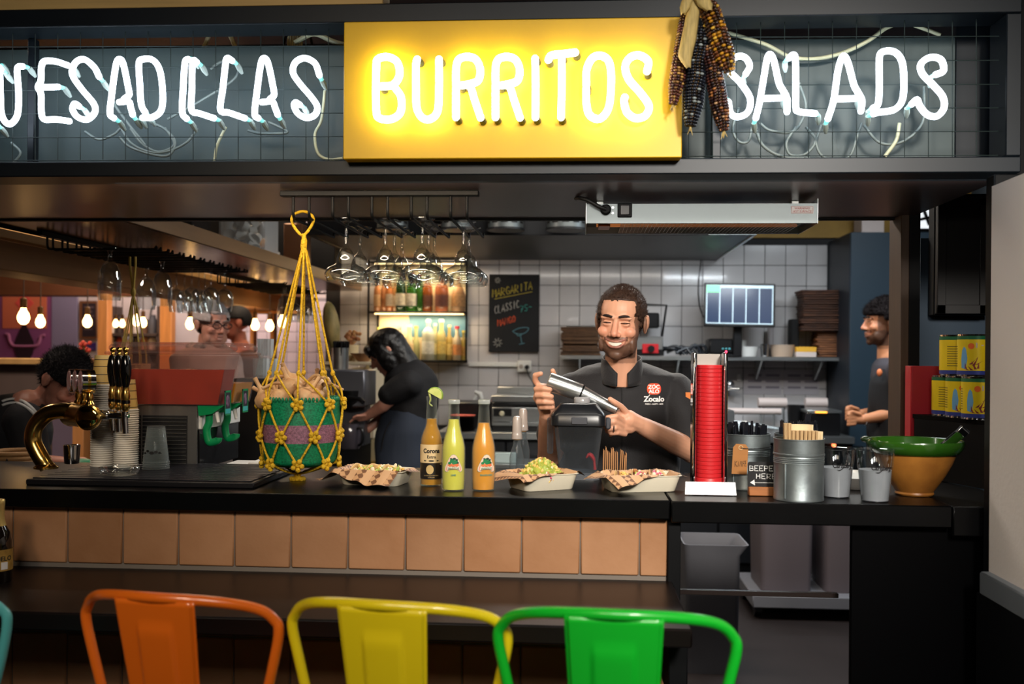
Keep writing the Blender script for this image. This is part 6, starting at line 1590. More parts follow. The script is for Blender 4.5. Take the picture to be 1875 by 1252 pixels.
# wall clamp / tap
tpw = thing('wall_tap','dark metal mixer tap on the tiles right of the pager tower','tap',px(1335,712,YW - .1))
q = px(1335,704,YW - .08)
part('tap_body',CHROME,tpw,lambda m: m.ball(q,(.04,.04,.035),14,10))
part('tap_arm',CHROME,tpw,lambda m: m.tube([q+Vector((-.03,0,-.03)),q+Vector((.07,-.03,-.03))],.014,10))
part('tap_mount',CHROME,tpw,lambda m: m.tube([q,q+Vector((0,.071,0))],.02,10))
# ---- rear work bench
BY0 = 6.62; bz = Z_(920,792,BY0)
wb_ = thing('work_bench','steel edged work bench along the tiled wall','bench',(.4,7.0,0))
part('bench_top',STEEL,wb_,lambda m: m.box((X_(800,BY0),BY0,bz - .045),(X_(1556,6.8) - .01,YW - .0095,bz),.003))
for k in range(6):
    x0 = X_(800,BY0)+k*.47; part('drawer_front',M('bench_dark',(34,36,40),.35,metal=.5),wb_,lambda m: (m.box((x0,BY0+.03,.1),(x0+.46,BY0+.05,bz - .06),.004)))
part('carcass',BLACK,wb_,lambda m: m.box((X_(800,BY0),BY0+.051,0),(X_(1556,6.8) - .01,YW - .02,bz - .046)))
def bb(x,Y): return Vector((X_(x,Y),Y,bz+.0005))
gd = thing('griddle','black griddle with a steel control panel left of the man','griddle',bb(950,6.8))
ga,gb_ = X_(902,6.75),X_(1010,6.75)
gz = lambda y: Z_(940,y,6.75)
part('griddle_body',BLKP,gd,lambda m: m.box((ga,6.76,bz+.001),(gb_,7.2,gz(738)),.004))
part('griddle_plate',STEEL,gd,lambda m: m.box((ga - .01,6.78,gz(737)),(gb_,7.2,gz(725)),.004))
part('splash_rim',STEEL,gd,lambda m: m.box((ga,7.15,gz(724.5)),(gb_,7.2,gz(712)),.003))
part('control_plate',STEEL,gd,lambda m: m.box((ga,6.745,gz(772)),(gb_,6.7595,gz(746)),.002))
part('dark_plate',BLKP,gd,lambda m: m.box((ga+.01,6.74,gz(762)),(X_(938,6.75),6.7448,gz(748)),.001))
q = px(919,757,6.74); part('knob',M('knob_ivory',(226,214,180),.4),gd,lambda m: m.tube([q,q+Vector((0,-.03,0))],[.018,.014],14))
part('front_strip',STEEL,gd,lambda m: m.box((ga,6.742,gz(779)),(gb_,6.7595,gz(773)),.001))
tag(MB().box((X_(826,6.85),6.85,bz+.0005),(X_(897,6.85),7.25,Z_(860,737,6.85)),.008).build('storage_tub',BLKP),'black storage tub behind the two soda bottles','tub')
pl_me = MB().lathe([(.001,0),(.06,0),(.085,.008),(.088,.0105),(.06,.004),(.001,.004)],(0,0,0),28).mesh('plate',M('plate_black',(30,26,26),.35))
pc = bb(848,6.72)
for k in range(10):
    o = bpy.data.objects.new('plate',pl_me); COL.objects.link(o); o.location = pc+Vector((0,0,.0095*k)); tag(o,'black plate, %s from the bottom of the stack behind the soda bottles' % nth(k+1),'plate','plates on the bench')
o = MB().lathe([(.001,0),(.06,0),(.086,.008),(.089,.013),(.06,.005),(.001,.005)],pc+Vector((0,0,.0955)),28).build('plate',M('plate_coral',(206,98,84),.4)); tag(o,'coral pink plate on top of the black plates','plate','plates on the bench')
spb = thing('spray_bottle','white spray bottle trigger behind the orange soda','spray bottle',bb(882,7.3))
sb0 = Vector((X_(882,7.3),7.3,Z_(882,742,7.3)))
part('spray_body',WHITEP,spb,lambda m: m.lathe([(.001,0),(.035,0),(.035,.15),(.014,.18),(.014,sb0.z - bz),(.001,sb0.z - bz)],bb(882,7.3),16))
part('spray_head',WHITEP,spb,lambda m: m.tube([sb0,sb0+Vector((0,0,.05)),sb0+Vector((-.01,0,.085)),sb0+Vector((-.05,0,.10))],[.016,.016,.02,.012],10))
part('trigger',WHITEP,spb,lambda m: m.tube([sb0+Vector((-.03,0,.085)),sb0+Vector((-.05,0,.05)),sb0+Vector((-.07,0,.02))],.008,8))
# rolls, fryer and pans to the right of the man
ROLL = M('roll_white',(222,206,200),.45)
for k,(a,b,y,Y,lab) in enumerate(((1388,1440,737,7.2,'white foil roll behind the black knives'),(1474,1514,737,7.2,'short white foil roll behind the black fryer'),(1300,1430,752,7.05,'long pale roll in front of the white foil roll'))):
    c0,c1 = px(a,y,Y),px(b,y,Y); c1.z = c0.z; c1.y = c0.y = Y
    t = thing('foil_roll',lab,'roll',(c0+c1) / 2,'rolls on the bench')
    part('roll',ROLL,t,lambda m: m.tube([c0,c1],.036 if k < 2 else .022,18))
    for q in (c0.lerp(c1,.1),c0.lerp(c1,.9)): part('roll_stand',STEEL,t,lambda m: m.box((q.x - .005,Y - .02,bz+.0005),(q.x+.005,Y+.02,q.z - .02)))
fr = thing('fryer','black fryer box with an orange lamp at the right of the bench','fryer',bb(1525,6.85))
part('fryer_body',BLKP,fr,lambda m: m.box((X_(1480,6.72),6.72,bz+.0005),(X_(1540,6.72),7.15,Z_(1520,757,6.72)),.006))
part('fryer_lid',STEEL,fr,lambda m: m.box((X_(1478,6.72),6.715,Z_(1520,756.5,6.72)),(X_(1542,6.72),7.16,Z_(1520,751,6.72)),.003))
q = px(1505,755,6.70); part('fryer_lamp',M('lamp_amber',(255,180,80),.4,emit=2,ecol=(255,170,60)),fr,lambda m: m.box(q+Vector((-.04,0,-.005)),q+Vector((.035,.012,.006)),.002))
tag(MB().lathe([(.001,0),(.05,0),(.06,.19),(.055,.19),(.046,.006),(.001,.006)],bb(1458,6.95),20,caps=False).build('utensil_pot',BLKP),'black utensil pot between the white rolls','pot')
pan = thing('saute_pan','steel pan with a long handle behind the cutlery buckets','pan',bb(1475,6.8))
pc_ = bb(1456,6.73)
part('pan_body',STEEL,pan,lambda m: m.lathe([(.001,0),(.09,0),(.11,.05),(.105,.05),(.086,.004),(.001,.004)],pc_,28,caps=False))
part('pan_handle',STEEL,pan,lambda m: m.tube([pc_+Vector((-.10,0,.045)),pc_+Vector((-.32,-.03,.075))],.009,8))
tag(MB().lathe([(.001,0),(.10,0),(.125,.06),(.12,.06),(.096,.005),(.001,.005)],bb(1352,7.08),28,caps=False).build('mixing_bowl',STEEL),'wide steel mixing bowl behind the knives','bowl')
tag(MB().box((X_(1296,6.72),6.70,bz+.0005),(X_(1345,6.72),7.0,bz+.16),.004).build('steel_container',STEEL),'steel food container right of the red pager tower','container')
q = px(1527,815,BY0+.02); tag(MB().tube([q+Vector((0,.009,0)),q+Vector((0,-.006,0))],.012,14).build('oven_lamp',M('lamp_orange',(255,140,90),.4,emit=4,ecol=(255,120,70))),'small round orange indicator lamp under the bench','lamp')
tag(MB().box((X_(905,6.2),6.25,.78),(X_(946,6.2),6.27,Z_(920,830,6.2)),.003).build('cutting_board',M('board_mint',(206,222,218),.5)),'pale mint cutting board under the bench behind the orange soda','cutting board')
# support under the mint board: low steel trolley
tr_ = thing('steel_trolley','low steel trolley standing before the bench','trolley',(X_(935,6.25),6.3,0))
part('trolley_top',STEEL,tr_,lambda m: m.box((X_(880,6.3),6.18,.75),(X_(1000,6.3),6.55,.7795),.003))
for a in (882,996):
    for yy in (6.2,6.52): part('leg',STEEL,tr_,lambda m: m.box((X_(a,6.3) - .012,yy - .012,0),(X_(a,6.3)+.012,yy+.012,.75),.002))
# ---- blue cupboard
bc = thing('tall_cupboard','tall dark teal cupboard behind the man at the right','cupboard',(X_(1600,6.9),7.1,0))
TEAL = M('cupboard_teal',(34,54,68),.5,var=.12,vscale=3); TEALD = M('cupboard_side',(30,36,44),.5)
cx0 = X_(1556,6.8); zc1 = Z_(1600,425,6.8); zc0 = Z_(1580,790,6.8)
part('door',TEAL,bc,lambda m: m.box((cx0+.002,6.8,zc0 - .5),(2.64,6.82,zc1),.002))
part('side_panel',TEALD,bc,lambda m: m.box((cx0,6.8215,zc0 - .5),(cx0+.02,YW - .01,zc1),.001))
part('cupboard_top',TEALD,bc,lambda m: m.box((cx0+.021,6.8215,zc1 - .02),(2.64,YW - .01,zc1),.001))
bpy.data.objects['tall_cupboard']['label'] = 'tall dark teal cupboard behind the curly haired man at the right'
tag(MB().box((X_(1530,7.0),7.0,zc1+.0005),(X_(1571,7.0),7.2,zc1+.17),.003).build('white_carton',M('carton_white',(226,210,204),.5)),'white carton on top of the teal cupboard','carton')
bpy.data.objects['white_carton'].location.x += .17
# ---- window beyond the partition
wn = struct(MB().box((X_(1660,7.35),7.355,2.0),(X_(1720,7.35),7.37,2.9)).build('window_1',M('window_daylight',(220,226,230),.4,emit=1.1,ecol=(226,232,236))))
part('window_frame',BLACK,wn,lambda m: (m.tube([px(1684,402,7.34),px(1710,396,7.34)],.012,6),m.tube([px(1690,380,7.34),px(1702,412,7.34)],.012,6),m.box((X_(1650,7.35),7.33,Z_(1690,436,7.33)),(X_(1725,7.35),7.352,Z_(1690,418,7.33)))))
# ================================================================== bar return and the room at the left
LCX = -1.31; LCZ = .96
lc = thing('back_counter','dark side counter running back along the left of the passage','counter',(-1.75,4.9,0))
part('counter_top',cm,lc,lambda m: m.box((-2.08,3.25,LCZ - .04),(LCX,6.42,LCZ),.003))
part('counter_body',BLACK,lc,lambda m: m.box((-2.05,3.28,0),(LCX - .04,6.4,LCZ - .041),.003))
lz_ = LCZ+.0005
# coffee brewer with utensils on top
em = thing('coffee_brewer','grey coffee brewer with a glass jug on the side counter','coffee machine',(X_(640,5.3),5.3,LCZ))
ex0,ex1 = X_(612,5.2),X_(668,5.2); GREYM = M('brewer_grey',(92,92,98),.35,metal=.4)
ez = lambda y: Z_(640,y,5.2)
part('brewer_body',GREYM,em,lambda m: m.box((ex0 - .1,5.2,ez(745)),(ex1,5.5,ez(677)),.008))
part('brewer_column',GREYM,em,lambda m: m.box((ex0 - .1,5.34,lz_),(ex1 - .03,5.5,ez(746)),.004))
part('brew_funnel',BLKP,em,lambda m: m.lathe([(.03,ez(748) - LCZ),(.06,ez(735) - LCZ),(.065,ez(715) - LCZ),(.001,ez(715) - LCZ)],((ex0+ex1) / 2,5.24,LCZ),24))
part('funnel_handle',BLKP,em,lambda m: m.tube([((ex0+ex1) / 2,5.18,ez(728)),((ex0+ex1) / 2+.07,5.15,ez(730)),((ex0+ex1) / 2+.09,5.13,ez(735))],.012,10))
jg = thing('glass_jug','dark glass coffee jug on the brewer','jug',((ex0+ex1) / 2+.01,5.2,LCZ))
jc = Vector(((ex0+ex1) / 2+.01,5.19,lz_))
part('jug_glass',M('smoked_glass',(58,54,60),.08,coat=.5),jg,lambda m: m.lathe([(.001,0),(.05,0),(.055,.01),(.056,.09),(.045,.13),(.001,.13)],jc,24))
part('jug_handle',BLKP,jg,lambda m: m.tube(cr([jc+Vector((.045,-.03,.11)),jc+Vector((.075,-.05,.10)),jc+Vector((.075,-.05,.04)),jc+Vector((.052,-.03,.02))],5),.007,8))
ut = Vector((X_(619,5.25),5.3,ez(676.5)))
us = thing('straw_holder','steel cylinder full of black straws on the coffee brewer','straw holder',ut)
part('cylinder',STEEL,us,lambda m: m.lathe([(.001,0),(.045,0),(.045,.115),(.042,.115),(.042,.004),(.001,.004)],ut,28,caps=False))
r_ = random.Random(6)
m = MB()
for k in range(70):
    a = r_.uniform(0,6.283); q = .038*math.sqrt(r_.random()); p = ut+Vector((q*math.cos(a),q*math.sin(a),.006)); m.tube([p,p+Vector((q*math.cos(a)*.25,q*math.sin(a)*.25,.135+.012*r_.random()))],.003,5)
o = m.build('straws',BLKP,us); o['kind'] = 'stuff'
# pot with dried flowers, ornament, dish
ptc = Vector((X_(645,5.9),5.9,lz_))
stc = thing('display_stand','pale stand behind the coffee brewer carrying pot and dish','stand',ptc)
part('stand_top',M('stand_cream',(206,190,160),.6),stc,lambda m: m.box((X_(600,5.9),5.8,Z_(640,668,5.85)),(X_(690,5.9),6.15,Z_(640,662,5.85)),.003))
for a in (604,686): part('stand_leg',M('stand_cream'),stc,lambda m: m.box((X_(a,5.9) - .012,5.82,lz_),(X_(a,5.9)+.012,6.13,Z_(640,668.5,5.85)),.002))
sz = Z_(640,661.8,5.85)
pd = thing('white_pot','cream pot holding dried corn and flowers beside the green ornament','pot',(X_(643,5.95),5.95,sz))
pp = Vector((X_(643,5.95),5.95,sz))
part('pot',M('pot_cream',(226,206,160),.5),pd,lambda m: m.lathe([(.001,0),(.036,0),(.048,.10),(.044,.10),(.032,.005),(.001,.005)],pp,24,caps=False))
DRY = M('dried_tan',(206,160,96),.7,col2=(150,70,50),vscale=40)
m = MB()
for k in range(22):
    a = r_.uniform(0,6.283); q = r_.uniform(.005,.045); p = pp+Vector((0,0,.09)); e = p+Vector((q*math.cos(a)+.01,q*math.sin(a),.04+.05*r_.random())); m.tube([p,e],.002,4); m.ball(e,.012,7,5)
m.build('dried_flowers',DRY,pd)['kind'] = 'stuff'
og = px(628,650,5.95); og.z = sz
on_ = thing('cactus_ornament','tall mottled green ornament left of the cream pot','ornament',(og.x,5.95,sz))
orn = [(.001,0),(.035,0),(.04,.02),(.028,.05),(.03,.10),(.044,.16),(.050,.22),(.046,.28),(.034,.33),(.018,.36),(.001,.37)]
oc = Vector((og.x - .045,5.98,sz))
part('ornament_body',M('ornament_green',(92,92,46),.55,col2=(196,170,110),vscale=14,stretch=(1,1,.5)),on_,lambda m: m.lathe(orn,oc,20,T=Matrix.Translation(oc) @ Euler((0,R(-9),0)).to_matrix().to_4x4() @ Matrix.Translation(-oc)))
part('ornament_base',M('ornament_stone',(130,106,84),.8,var=.3,vscale=30),on_,lambda m: m.box(oc+Vector((-.05,-.04,0)),oc+Vector((.06,.04,.03)),.01))
tag(MB().lathe([(.001,0),(.03,0),(.075,.05),(.07,.05),(.028,.006),(.001,.006)],(X_(664,5.86),5.87,sz),24,caps=False).build('wooden_dish',M('dish_wood',(166,120,80),.6)),'wooden dish at the right end of the pale stand','dish')
# glass fronted cooler
co_ = thing('drinks_cooler','cream framed drinks cooler with green bottles behind the woman','cooler',(X_(690,6.6),6.7,0))
fx0,fx1 = X_(668,6.5),X_(700,6.5); fz0,fz1 = .05,Z_(680,668,6.5); CRM = M('cooler_cream',(196,170,120),.5)
part('cabinet',M('cooler_inside',(190,176,140),.6),co_,lambda m: m.box((fx0 - .1,6.56,0),(fx1+.02,7.1,fz1 - .02),.003))
for a in (fx0,fx1 - .03): part('frame_post',CRM,co_,lambda m: m.box((a,6.53,fz0),(a+.022,6.555,fz1),.003))
part('frame_top',CRM,co_,lambda m: m.box((fx0 - .1,6.525,fz1),(fx1+.03,7.1,fz1+.03),.003))
part('green_bottle_row',M('cooler_green',(120,170,50),.2,col2=(60,110,30),vscale=8),co_,lambda m: m.tube([(fx0+.055,6.53,.95),(fx0+.055,6.53,1.2),(fx0+.06,6.53,1.36)],[.03,.03,.012],12))
part('yellow_box_row',M('cooler_yellow',(206,160,60),.4,col2=(120,90,50),vscale=9),co_,lambda m: m.box((fx0+.028,6.525,.5),(fx1 - .035,6.5555,.75)))
# woven basket and timber tray near the bending man
wbk = Vector((X_(18,3.45),3.5,LCZ)); wk = thing('woven_basket','tan and black woven basket at the left edge behind the beer tower','basket',wbk)
for k in range(9):
    part('coil',M('coil_tan',(150,112,70),.7,bump=.3,bscale=80) if k not in (2,5) else M('coil_black',(24,22,22),.7),wk,lambda m: m.tube([wbk+Vector(((.082+.001*k)*math.cos(t*.2618),(.082+.001*k)*math.sin(t*.2618),.008+.0155*k)) for t in range(24)],.0085,8,closed=True))
m = MB(); f = lambda x,y: (wbk.x+.0985*math.cos(-math.pi / 2+.2+x / .09),wbk.y+.0985*math.sin(-math.pi / 2+.2+x / .09),wbk.z+y)
m.grid(lambda u,v: f((u - .5)*.09*(1 - v),.02+.10*v),8,6); m.build('triangle_motif',M('coil_black'),wk)
part('basket_floor',M('coil_tan'),wk,lambda m: m.lathe([(.001,0),(.08,0),(.08,.006),(.001,.006)],wbk,24))
tag(MB().box((X_(88,3.45),3.36,LCZ+.0005),(X_(172,3.45),3.75,LCZ+.055),.004).build('timber_tray',M('timber_warm',(150,104,66),.5,var=.3,vscale=6,stretch=(.5,6,6))),'brown timber tray on the side counter behind the steel tumbler','tray')
tag(MB().ball((X_(152,3.5),3.5,LCZ+.085),(.05,.05,.028),16,8).build('green_bag',M('bag_green',(40,120,84),.5)),'folded green bag lying on the brown timber tray','bag')
for k,(x,y,Y,lab) in enumerate(((478,690,3.9,'cut glass tumbler right of the yellow juice tank, left one'),(494,690,3.95,'cut glass tumbler right of the yellow juice tank, right one'),(486,672,3.92,'cut glass tumbler stacked on the pair beside the juice tank'))):
    c = px(x,y,Y)
    if k < 2: c.z = Z_(486,692,3.9)
    else: c.z = Z_(486,692,3.9)+.0785
    m = MB(); m.grid(lambda u,v: c+Vector(([.001,.026,.03,.032,.030,.026,.001][int(round(v*6))]*(1+.04*math.cos(12*2*math.pi*u))*math.cos(2*math.pi*u),[.001,.026,.03,.032,.030,.026,.001][int(round(v*6))]*(1+.04*math.cos(12*2*math.pi*u))*math.sin(2*math.pi*u),[0,0,.01,.078,.078,.012,.01][int(round(v*6))])),48,7,closed_u=True)
    tag(m.build('glass_tumbler',clear('tumbler_clear',(230,234,236),.05,.25),None,50),lab,'glass','cut glass tumblers')
zst = Z_(486,692,3.9)
tbox('tumbler_crate',(X_(440,3.9),3.82,LCZ),(X_(508,3.9),4.05,zst - .0005),M('crate_dark',(22,22,24),.6),'dark crate under the cut glass tumblers','crate')
# ---- timber bulkhead and beams
PINE = M('pine',(178,132,88),.55,var=.25,vscale=3,stretch=(4,.35,4))
tbox('timber_bulkhead',(-2.75,3.3,Z_(0,493,4.15)),(X_(0,4.15),9.2,Z_(0,438,4.15)),PINE,'long pine bulkhead beam beyond the left glass rack','beam')
tbox('pine_batten',(-2.75,3.3,Z_(0,437,4.15)),(X_(0,4.15)+.035,9.2,Z_(0,420,4.15)),M('pine_pale',(214,168,104),.5,var=.2,vscale=4,stretch=(4,.4,4)),'pale pine batten on top of the bulkhead beam','batten')
BRN = M('beam_brown',(104,62,38),.5,var=.25,vscale=3,stretch=(.4,4,4))
tbox('ceiling_beam',(-5.85,8.3,Z_(90,541,8.3)),(X_(560,8.3),8.5,Z_(90,470,8.3)),BRN,'dark brown ceiling beam across the far left room','beam')
# ---- mural wall panels
YF = 9.58
def fl(x,y,d=0): return px(x,y,YF - d)
def flat(name,pts,mat,par,d,th=.006):
    P = [fl(x,y,d) for x,y in pts]; P = [Vector((p.x,0,p.z)) for p in P]
    T = Matrix(((1,0,0,0),(0,0,-1,YF - d),(0,1,0,0),(0,0,0,1)))
    m = MB(); m.prism([(p.x,p.z) for p in P],th,T); return m.build(name,mat,par,recalc=True)
mu = thing('wall_mural','purple wall mural with an orange square and a dark drop shape','mural',fl(45,655))
flat('mural_ground',[(-120,660),(94,660),(94,536),(-120,536)],M('mural_purple',(150,82,132),.7,var=.15,vscale=1.5),mu,.0)
flat('orange_square',[(5,601),(86,601),(86,536),(5,536)],M('mural_orange',(226,120,84),.7),mu,.007)
flat('red_diamond',[(28,555),(45,572),(62,555),(45,536)],M('mural_coral',(240,92,82),.7),mu,.014)
flat('dark_drop',[(43,590),(36,606),(28,625),(26,634),(28,645),(32,655),(36,658),(54,658),(60,648),(63,634),(62,626),(54,608),(48,594)],M('mural_plum',(44,22,34),.7),mu,.014)
HN = M('mural_pink',(196,120,160),.7)
m = MB(); m.tube(cr([fl(11,611,.022),fl(16,613,.022),fl(18,624,.022),fl(24,632,.022),fl(36,633.5,.022),fl(54,633.5,.022),fl(68,632,.022),fl(73,624,.022),fl(75,616,.022),fl(82,613,.022)],4),.014,6); m.build('horn_line',HN,mu)
tbox('lilac_panel',(fl(95,600).x,YF - .01,0),(fl(142,600).x,YF+.015,Z_(100,536,YF)),M('lilac_paint',(142,132,160),.7),'plain lilac wall panel right of the mural','panel')
fb = thing('framed_board','framed dark menu board on the far wall behind a bulb','menu board',fl(163,620))
flat('frame',[(147,620),(178.5,620),(178.5,551),(147,551)],M('frame_wood',(120,76,44),.6),fb,.0,.02)
flat('slate',[(151,616),(175.5,616),(175.5,555),(151,555)],M('slate_far',(44,30,36),.7),fb,.021,.004)
for k in range(6): flat('chalk_line',[(154,564+8*k),(172 - 3*(k % 2),564+8*k),(172 - 3*(k % 2),561+8*k),(154,561+8*k)],M('chalk_far',(96,76,80),.8),fb,.026,.002)
pf = thing('purple_poster','small purple poster below the framed menu board','poster',fl(164,641)); flat('poster_sheet',[(153,641),(176,641),(176,627),(153,627)],M('poster_purple',(70,44,116),.6),pf,.0,.004)
flat('poster_line',[(158,638),(170,638),(170,637),(158,637)],M('poster_pale',(140,120,170),.6),pf,.005,.002)
for k,(a,b,Y,lab) in enumerate(((178,196,8.1,'pine post left of the far kitchen'),(292,313,8.0,'knotty orange pine post behind the wine glasses'),(457,464,8.2,'thin pine mullion left of the yellow cords'),(494,501,8.2,'thin pine mullion nearest the yellow cords'))):
    tbox('timber_post',(X_(a,Y),Y,0),(X_(b,Y),Y+.09,Z_(300,541,8.3)),M('pine_orange',(206,140,80),.55,var=.3,vscale=5,stretch=(5,5,.6)),lab,'post')
tbox('timber_rail',(X_(400,8.2),8.195,Z_(450,575,8.2)),(X_(560,8.2),8.285,Z_(450,569,8.2)),M('pine_orange'),'thin pine rail between the far mullions','rail')
bpy.data.objects['timber_rail'].location.y -= .1
lg = thing('low_partition','low partition with a pale wood ledge behind the bending man','partition',(X_(20,5.6),5.65,0))
part('ledge',M('pine_pale'),lg,lambda m: m.box((-4.6,5.55,Z_(30,667,5.55)),(X_(78,5.55),5.8,Z_(30,656,5.55)),.004))
part('panel',M('partition_brown',(98,82,76),.7,var=.15),lg,lambda m: m.box((-4.6,5.62,0),(X_(72,5.6),5.75,Z_(30,668,5.55))))
# ---- far kitchen shelf with pots
fs = thing('far_shelf','far shelf of pots behind the left pine post','shelf',(X_(245,9.3),9.4,0))
for y in (610,640,665): part('shelf_board',M('far_shelf_m',(70,56,52),.6),fs,lambda m: m.box((X_(197,9.3),9.28,Z_(245,y,9.3) - .03),(X_(292,9.3),9.56,Z_(245,y,9.3)),.003))
for x in (198,290): part('shelf_side',M('far_shelf_m'),fs,lambda m: m.box((X_(x,9.3) - .01,9.28,0),(X_(x,9.3)+.01,9.56,Z_(245,560,9.3))))
cols = [(220,206,190),(60,50,50),(200,150,110),(226,216,206),(110,80,60),(90,90,96),(210,190,160),(160,60,50)]
for k in range(12):
    x = 204+(k % 6)*15; tier = (610,640)[k // 6]; c = Vector((X_(x,9.38),9.38,Z_(245,tier,9.3)+.0005)); r = .028+.006*(k % 3); h = .09+.03*((k*7) % 4)
    tag(MB().lathe([(.001,0),(r,0),(r*1.05,h*.7),(r*.7,h*.85),(r*.75,h),(.001,h)],c,14).build('kitchen_jar',M('jar_%d' % (k % 8),cols[k % 8],.4)),'kitchen jar on the %s board of the far shelf, %s from the left' % (('upper','lower')[k // 6],('first','second','third','fourth','fifth','sixth')[k % 6]),'jar','jars on the far shelf')
wp = thing('hanging_pan','dark round pan hanging on the far wall left of the knotty post','pan',fl(272,610)); q = fl(272,597,.06)
part('pan_disc',BLKP,wp,lambda m: m.tube([q+Vector((0,.04,0)),q],[.055,.065],20)); part('pan_handle',BLKP,wp,lambda m: m.tube([q+Vector((0,.02,.05)),q+Vector((.01,.04,.17)),q+Vector((.01,.075,.19))],.008,6))
# white tile panel behind mullions
tp_ = thing('tile_panel','white gridded tile panel on the far wall right of the grey haired guest','wall panel',fl(450,640))
part('panel',M('grout_far',(150,140,146),.8),tp_,lambda m: m.box((fl(398,600).x,YF - .004,Z_(450,700,YF)),(fl(600,600).x,YF+.012,Z_(450,545,YF))))
tl = MB().box((-.0475,-.006,-.0475),(.0475,0,.0475),.002).mesh('tile',M('tile_lilac',(226,208,216),.3,rnd=.06))
x = fl(398,600).x+.05
while x < fl(600,600).x - .05:
    z = Z_(450,700,YF)+.05
    while z < Z_(450,545,YF) - .04:
        o = bpy.data.objects.new('tile',tl); COL.objects.link(o); o.parent = tp_; o.location = Vector((x,YF - .0045,z)) - tp_.location; z += .1
    x += .1
bl_ = thing('clerestory','row of small bluish panes above the far beam','window',(X_(440,8.7),8.72,Z_(440,530,8.7)))
for k in range(10):
    x = 392+16*k; part('pane',M('pane_blue',(136,134,176),.3,emit=.25,ecol=(130,130,180)),bl_,lambda m: m.box((X_(x,8.7),8.7,Z_(440,530,8.7)),(X_(x+13,8.7),8.71,Z_(440,506,8.7)),.002))
part('pane_frame',BRN,bl_,lambda m: m.box((X_(385,8.7),8.711,Z_(440,534,8.7)),(X_(556,8.7),8.74,Z_(440,502,8.7))))
bpy.data.objects['clerestory'].location.y -= .45
# red flowers in a pot behind the bending man
fw = px(157,668,5.2); fpot = thing('flower_pot','red flowers in a small pot behind the dark hair of the bending man','flowers',(fw.x,5.65,Z_(30,656,5.55)))
fpz = Vector((X_(154,5.68),5.68,Z_(30,655.8,5.55)))
tbox('partition_post',(X_(146,5.68),5.6,0),(X_(166,5.68),5.76,fpz.z - .0005),M('pine_orange'),'short pine post carrying the red flowers','post')
part('pot',M('pot_clay',(166,96,60),.7),fpot,lambda m: m.lathe([(.001,0),(.02,0),(.026,.03),(.001,.03)],fpz,14))
m = MB(); m2 = MB()
for k in range(14):
    a = r_.uniform(0,6.283); q = r_.uniform(.005,.035); e = fpz+Vector((q*math.cos(a),q*math.sin(a),.045+.05*r_.random())); m2.tube([fpz+Vector((0,0,.02)),e],.002,4); m.ball(e,.013,7,5)
m.build('blossoms',M('blossom_red',(226,84,66),.6),fpot)['kind'] = 'stuff'; m2.build('stems',M('stem_green',(80,110,50),.6),fpot)['kind'] = 'stuff'
# ---- pendant bulbs
BULB = M('bulb_glow',(255,220,170),.3,emit=14,ecol=(255,196,120))
BC_ = M('bulb_socket',(96,70,44),.4,metal=.6); CORD = M('lamp_cord',(60,44,36),.7)
wpd = ['big filament bulb hanging in front of the red diamond','filament bulb hanging right of the red diamond','filament bulb hanging in front of the framed menu board','small bulb hanging first in the far kitchen','small bulb hanging second in the far kitchen','small bulb hanging third in the far kitchen','bulb hanging beside the olive cords','bulb hanging right of the olive cords','bulb hanging left of the grey haired guest','bulb hanging right of the face with dark cap','bulb hanging before the white tile panel','bulb hanging left of the yellow cords','bright bulb hanging behind the yellow cords']
for k,(x,y,Y,s) in enumerate(((43,579,6.0,1.15),(74,588,6.6,1.0),(160,588,6.8,1.0),(198,592,8.9,.8),(212,592,8.9,.8),(224,592,8.9,.8),(250,586,7.9,1.05),(262,590,8.2,.95),(348,592,7.6,1.05),(436,594,7.6,1.0),(467,594,7.6,1.0),(494,596,7.6,1.0),(517,588,7.4,1.05))):
    c = px(x,y,Y); t = thing('pendant_bulb',wpd[k],'pendant lamp',c,'pendant bulbs of the left room')
    zc_ = 3.05
    part('cord',CORD,t,lambda m: m.tube([c+Vector((0,0,.10*s)),Vector((c.x,c.y,zc_))],.004,5))
    part('socket',BC_,t,lambda m: m.lathe([(.016*s,.045*s),(.018*s,.05*s),(.018*s,.095*s),(.010*s,.102*s),(.001,.104*s)],c,14))
    part('bulb',BULB,t,lambda m: m.lathe([(.001,-.045*s),(.012*s,-.043*s),(.026*s,-.030*s),(.032*s,-.008*s),(.027*s,.014*s),(.016*s,.034*s),(.013*s,.046*s)],c,16))
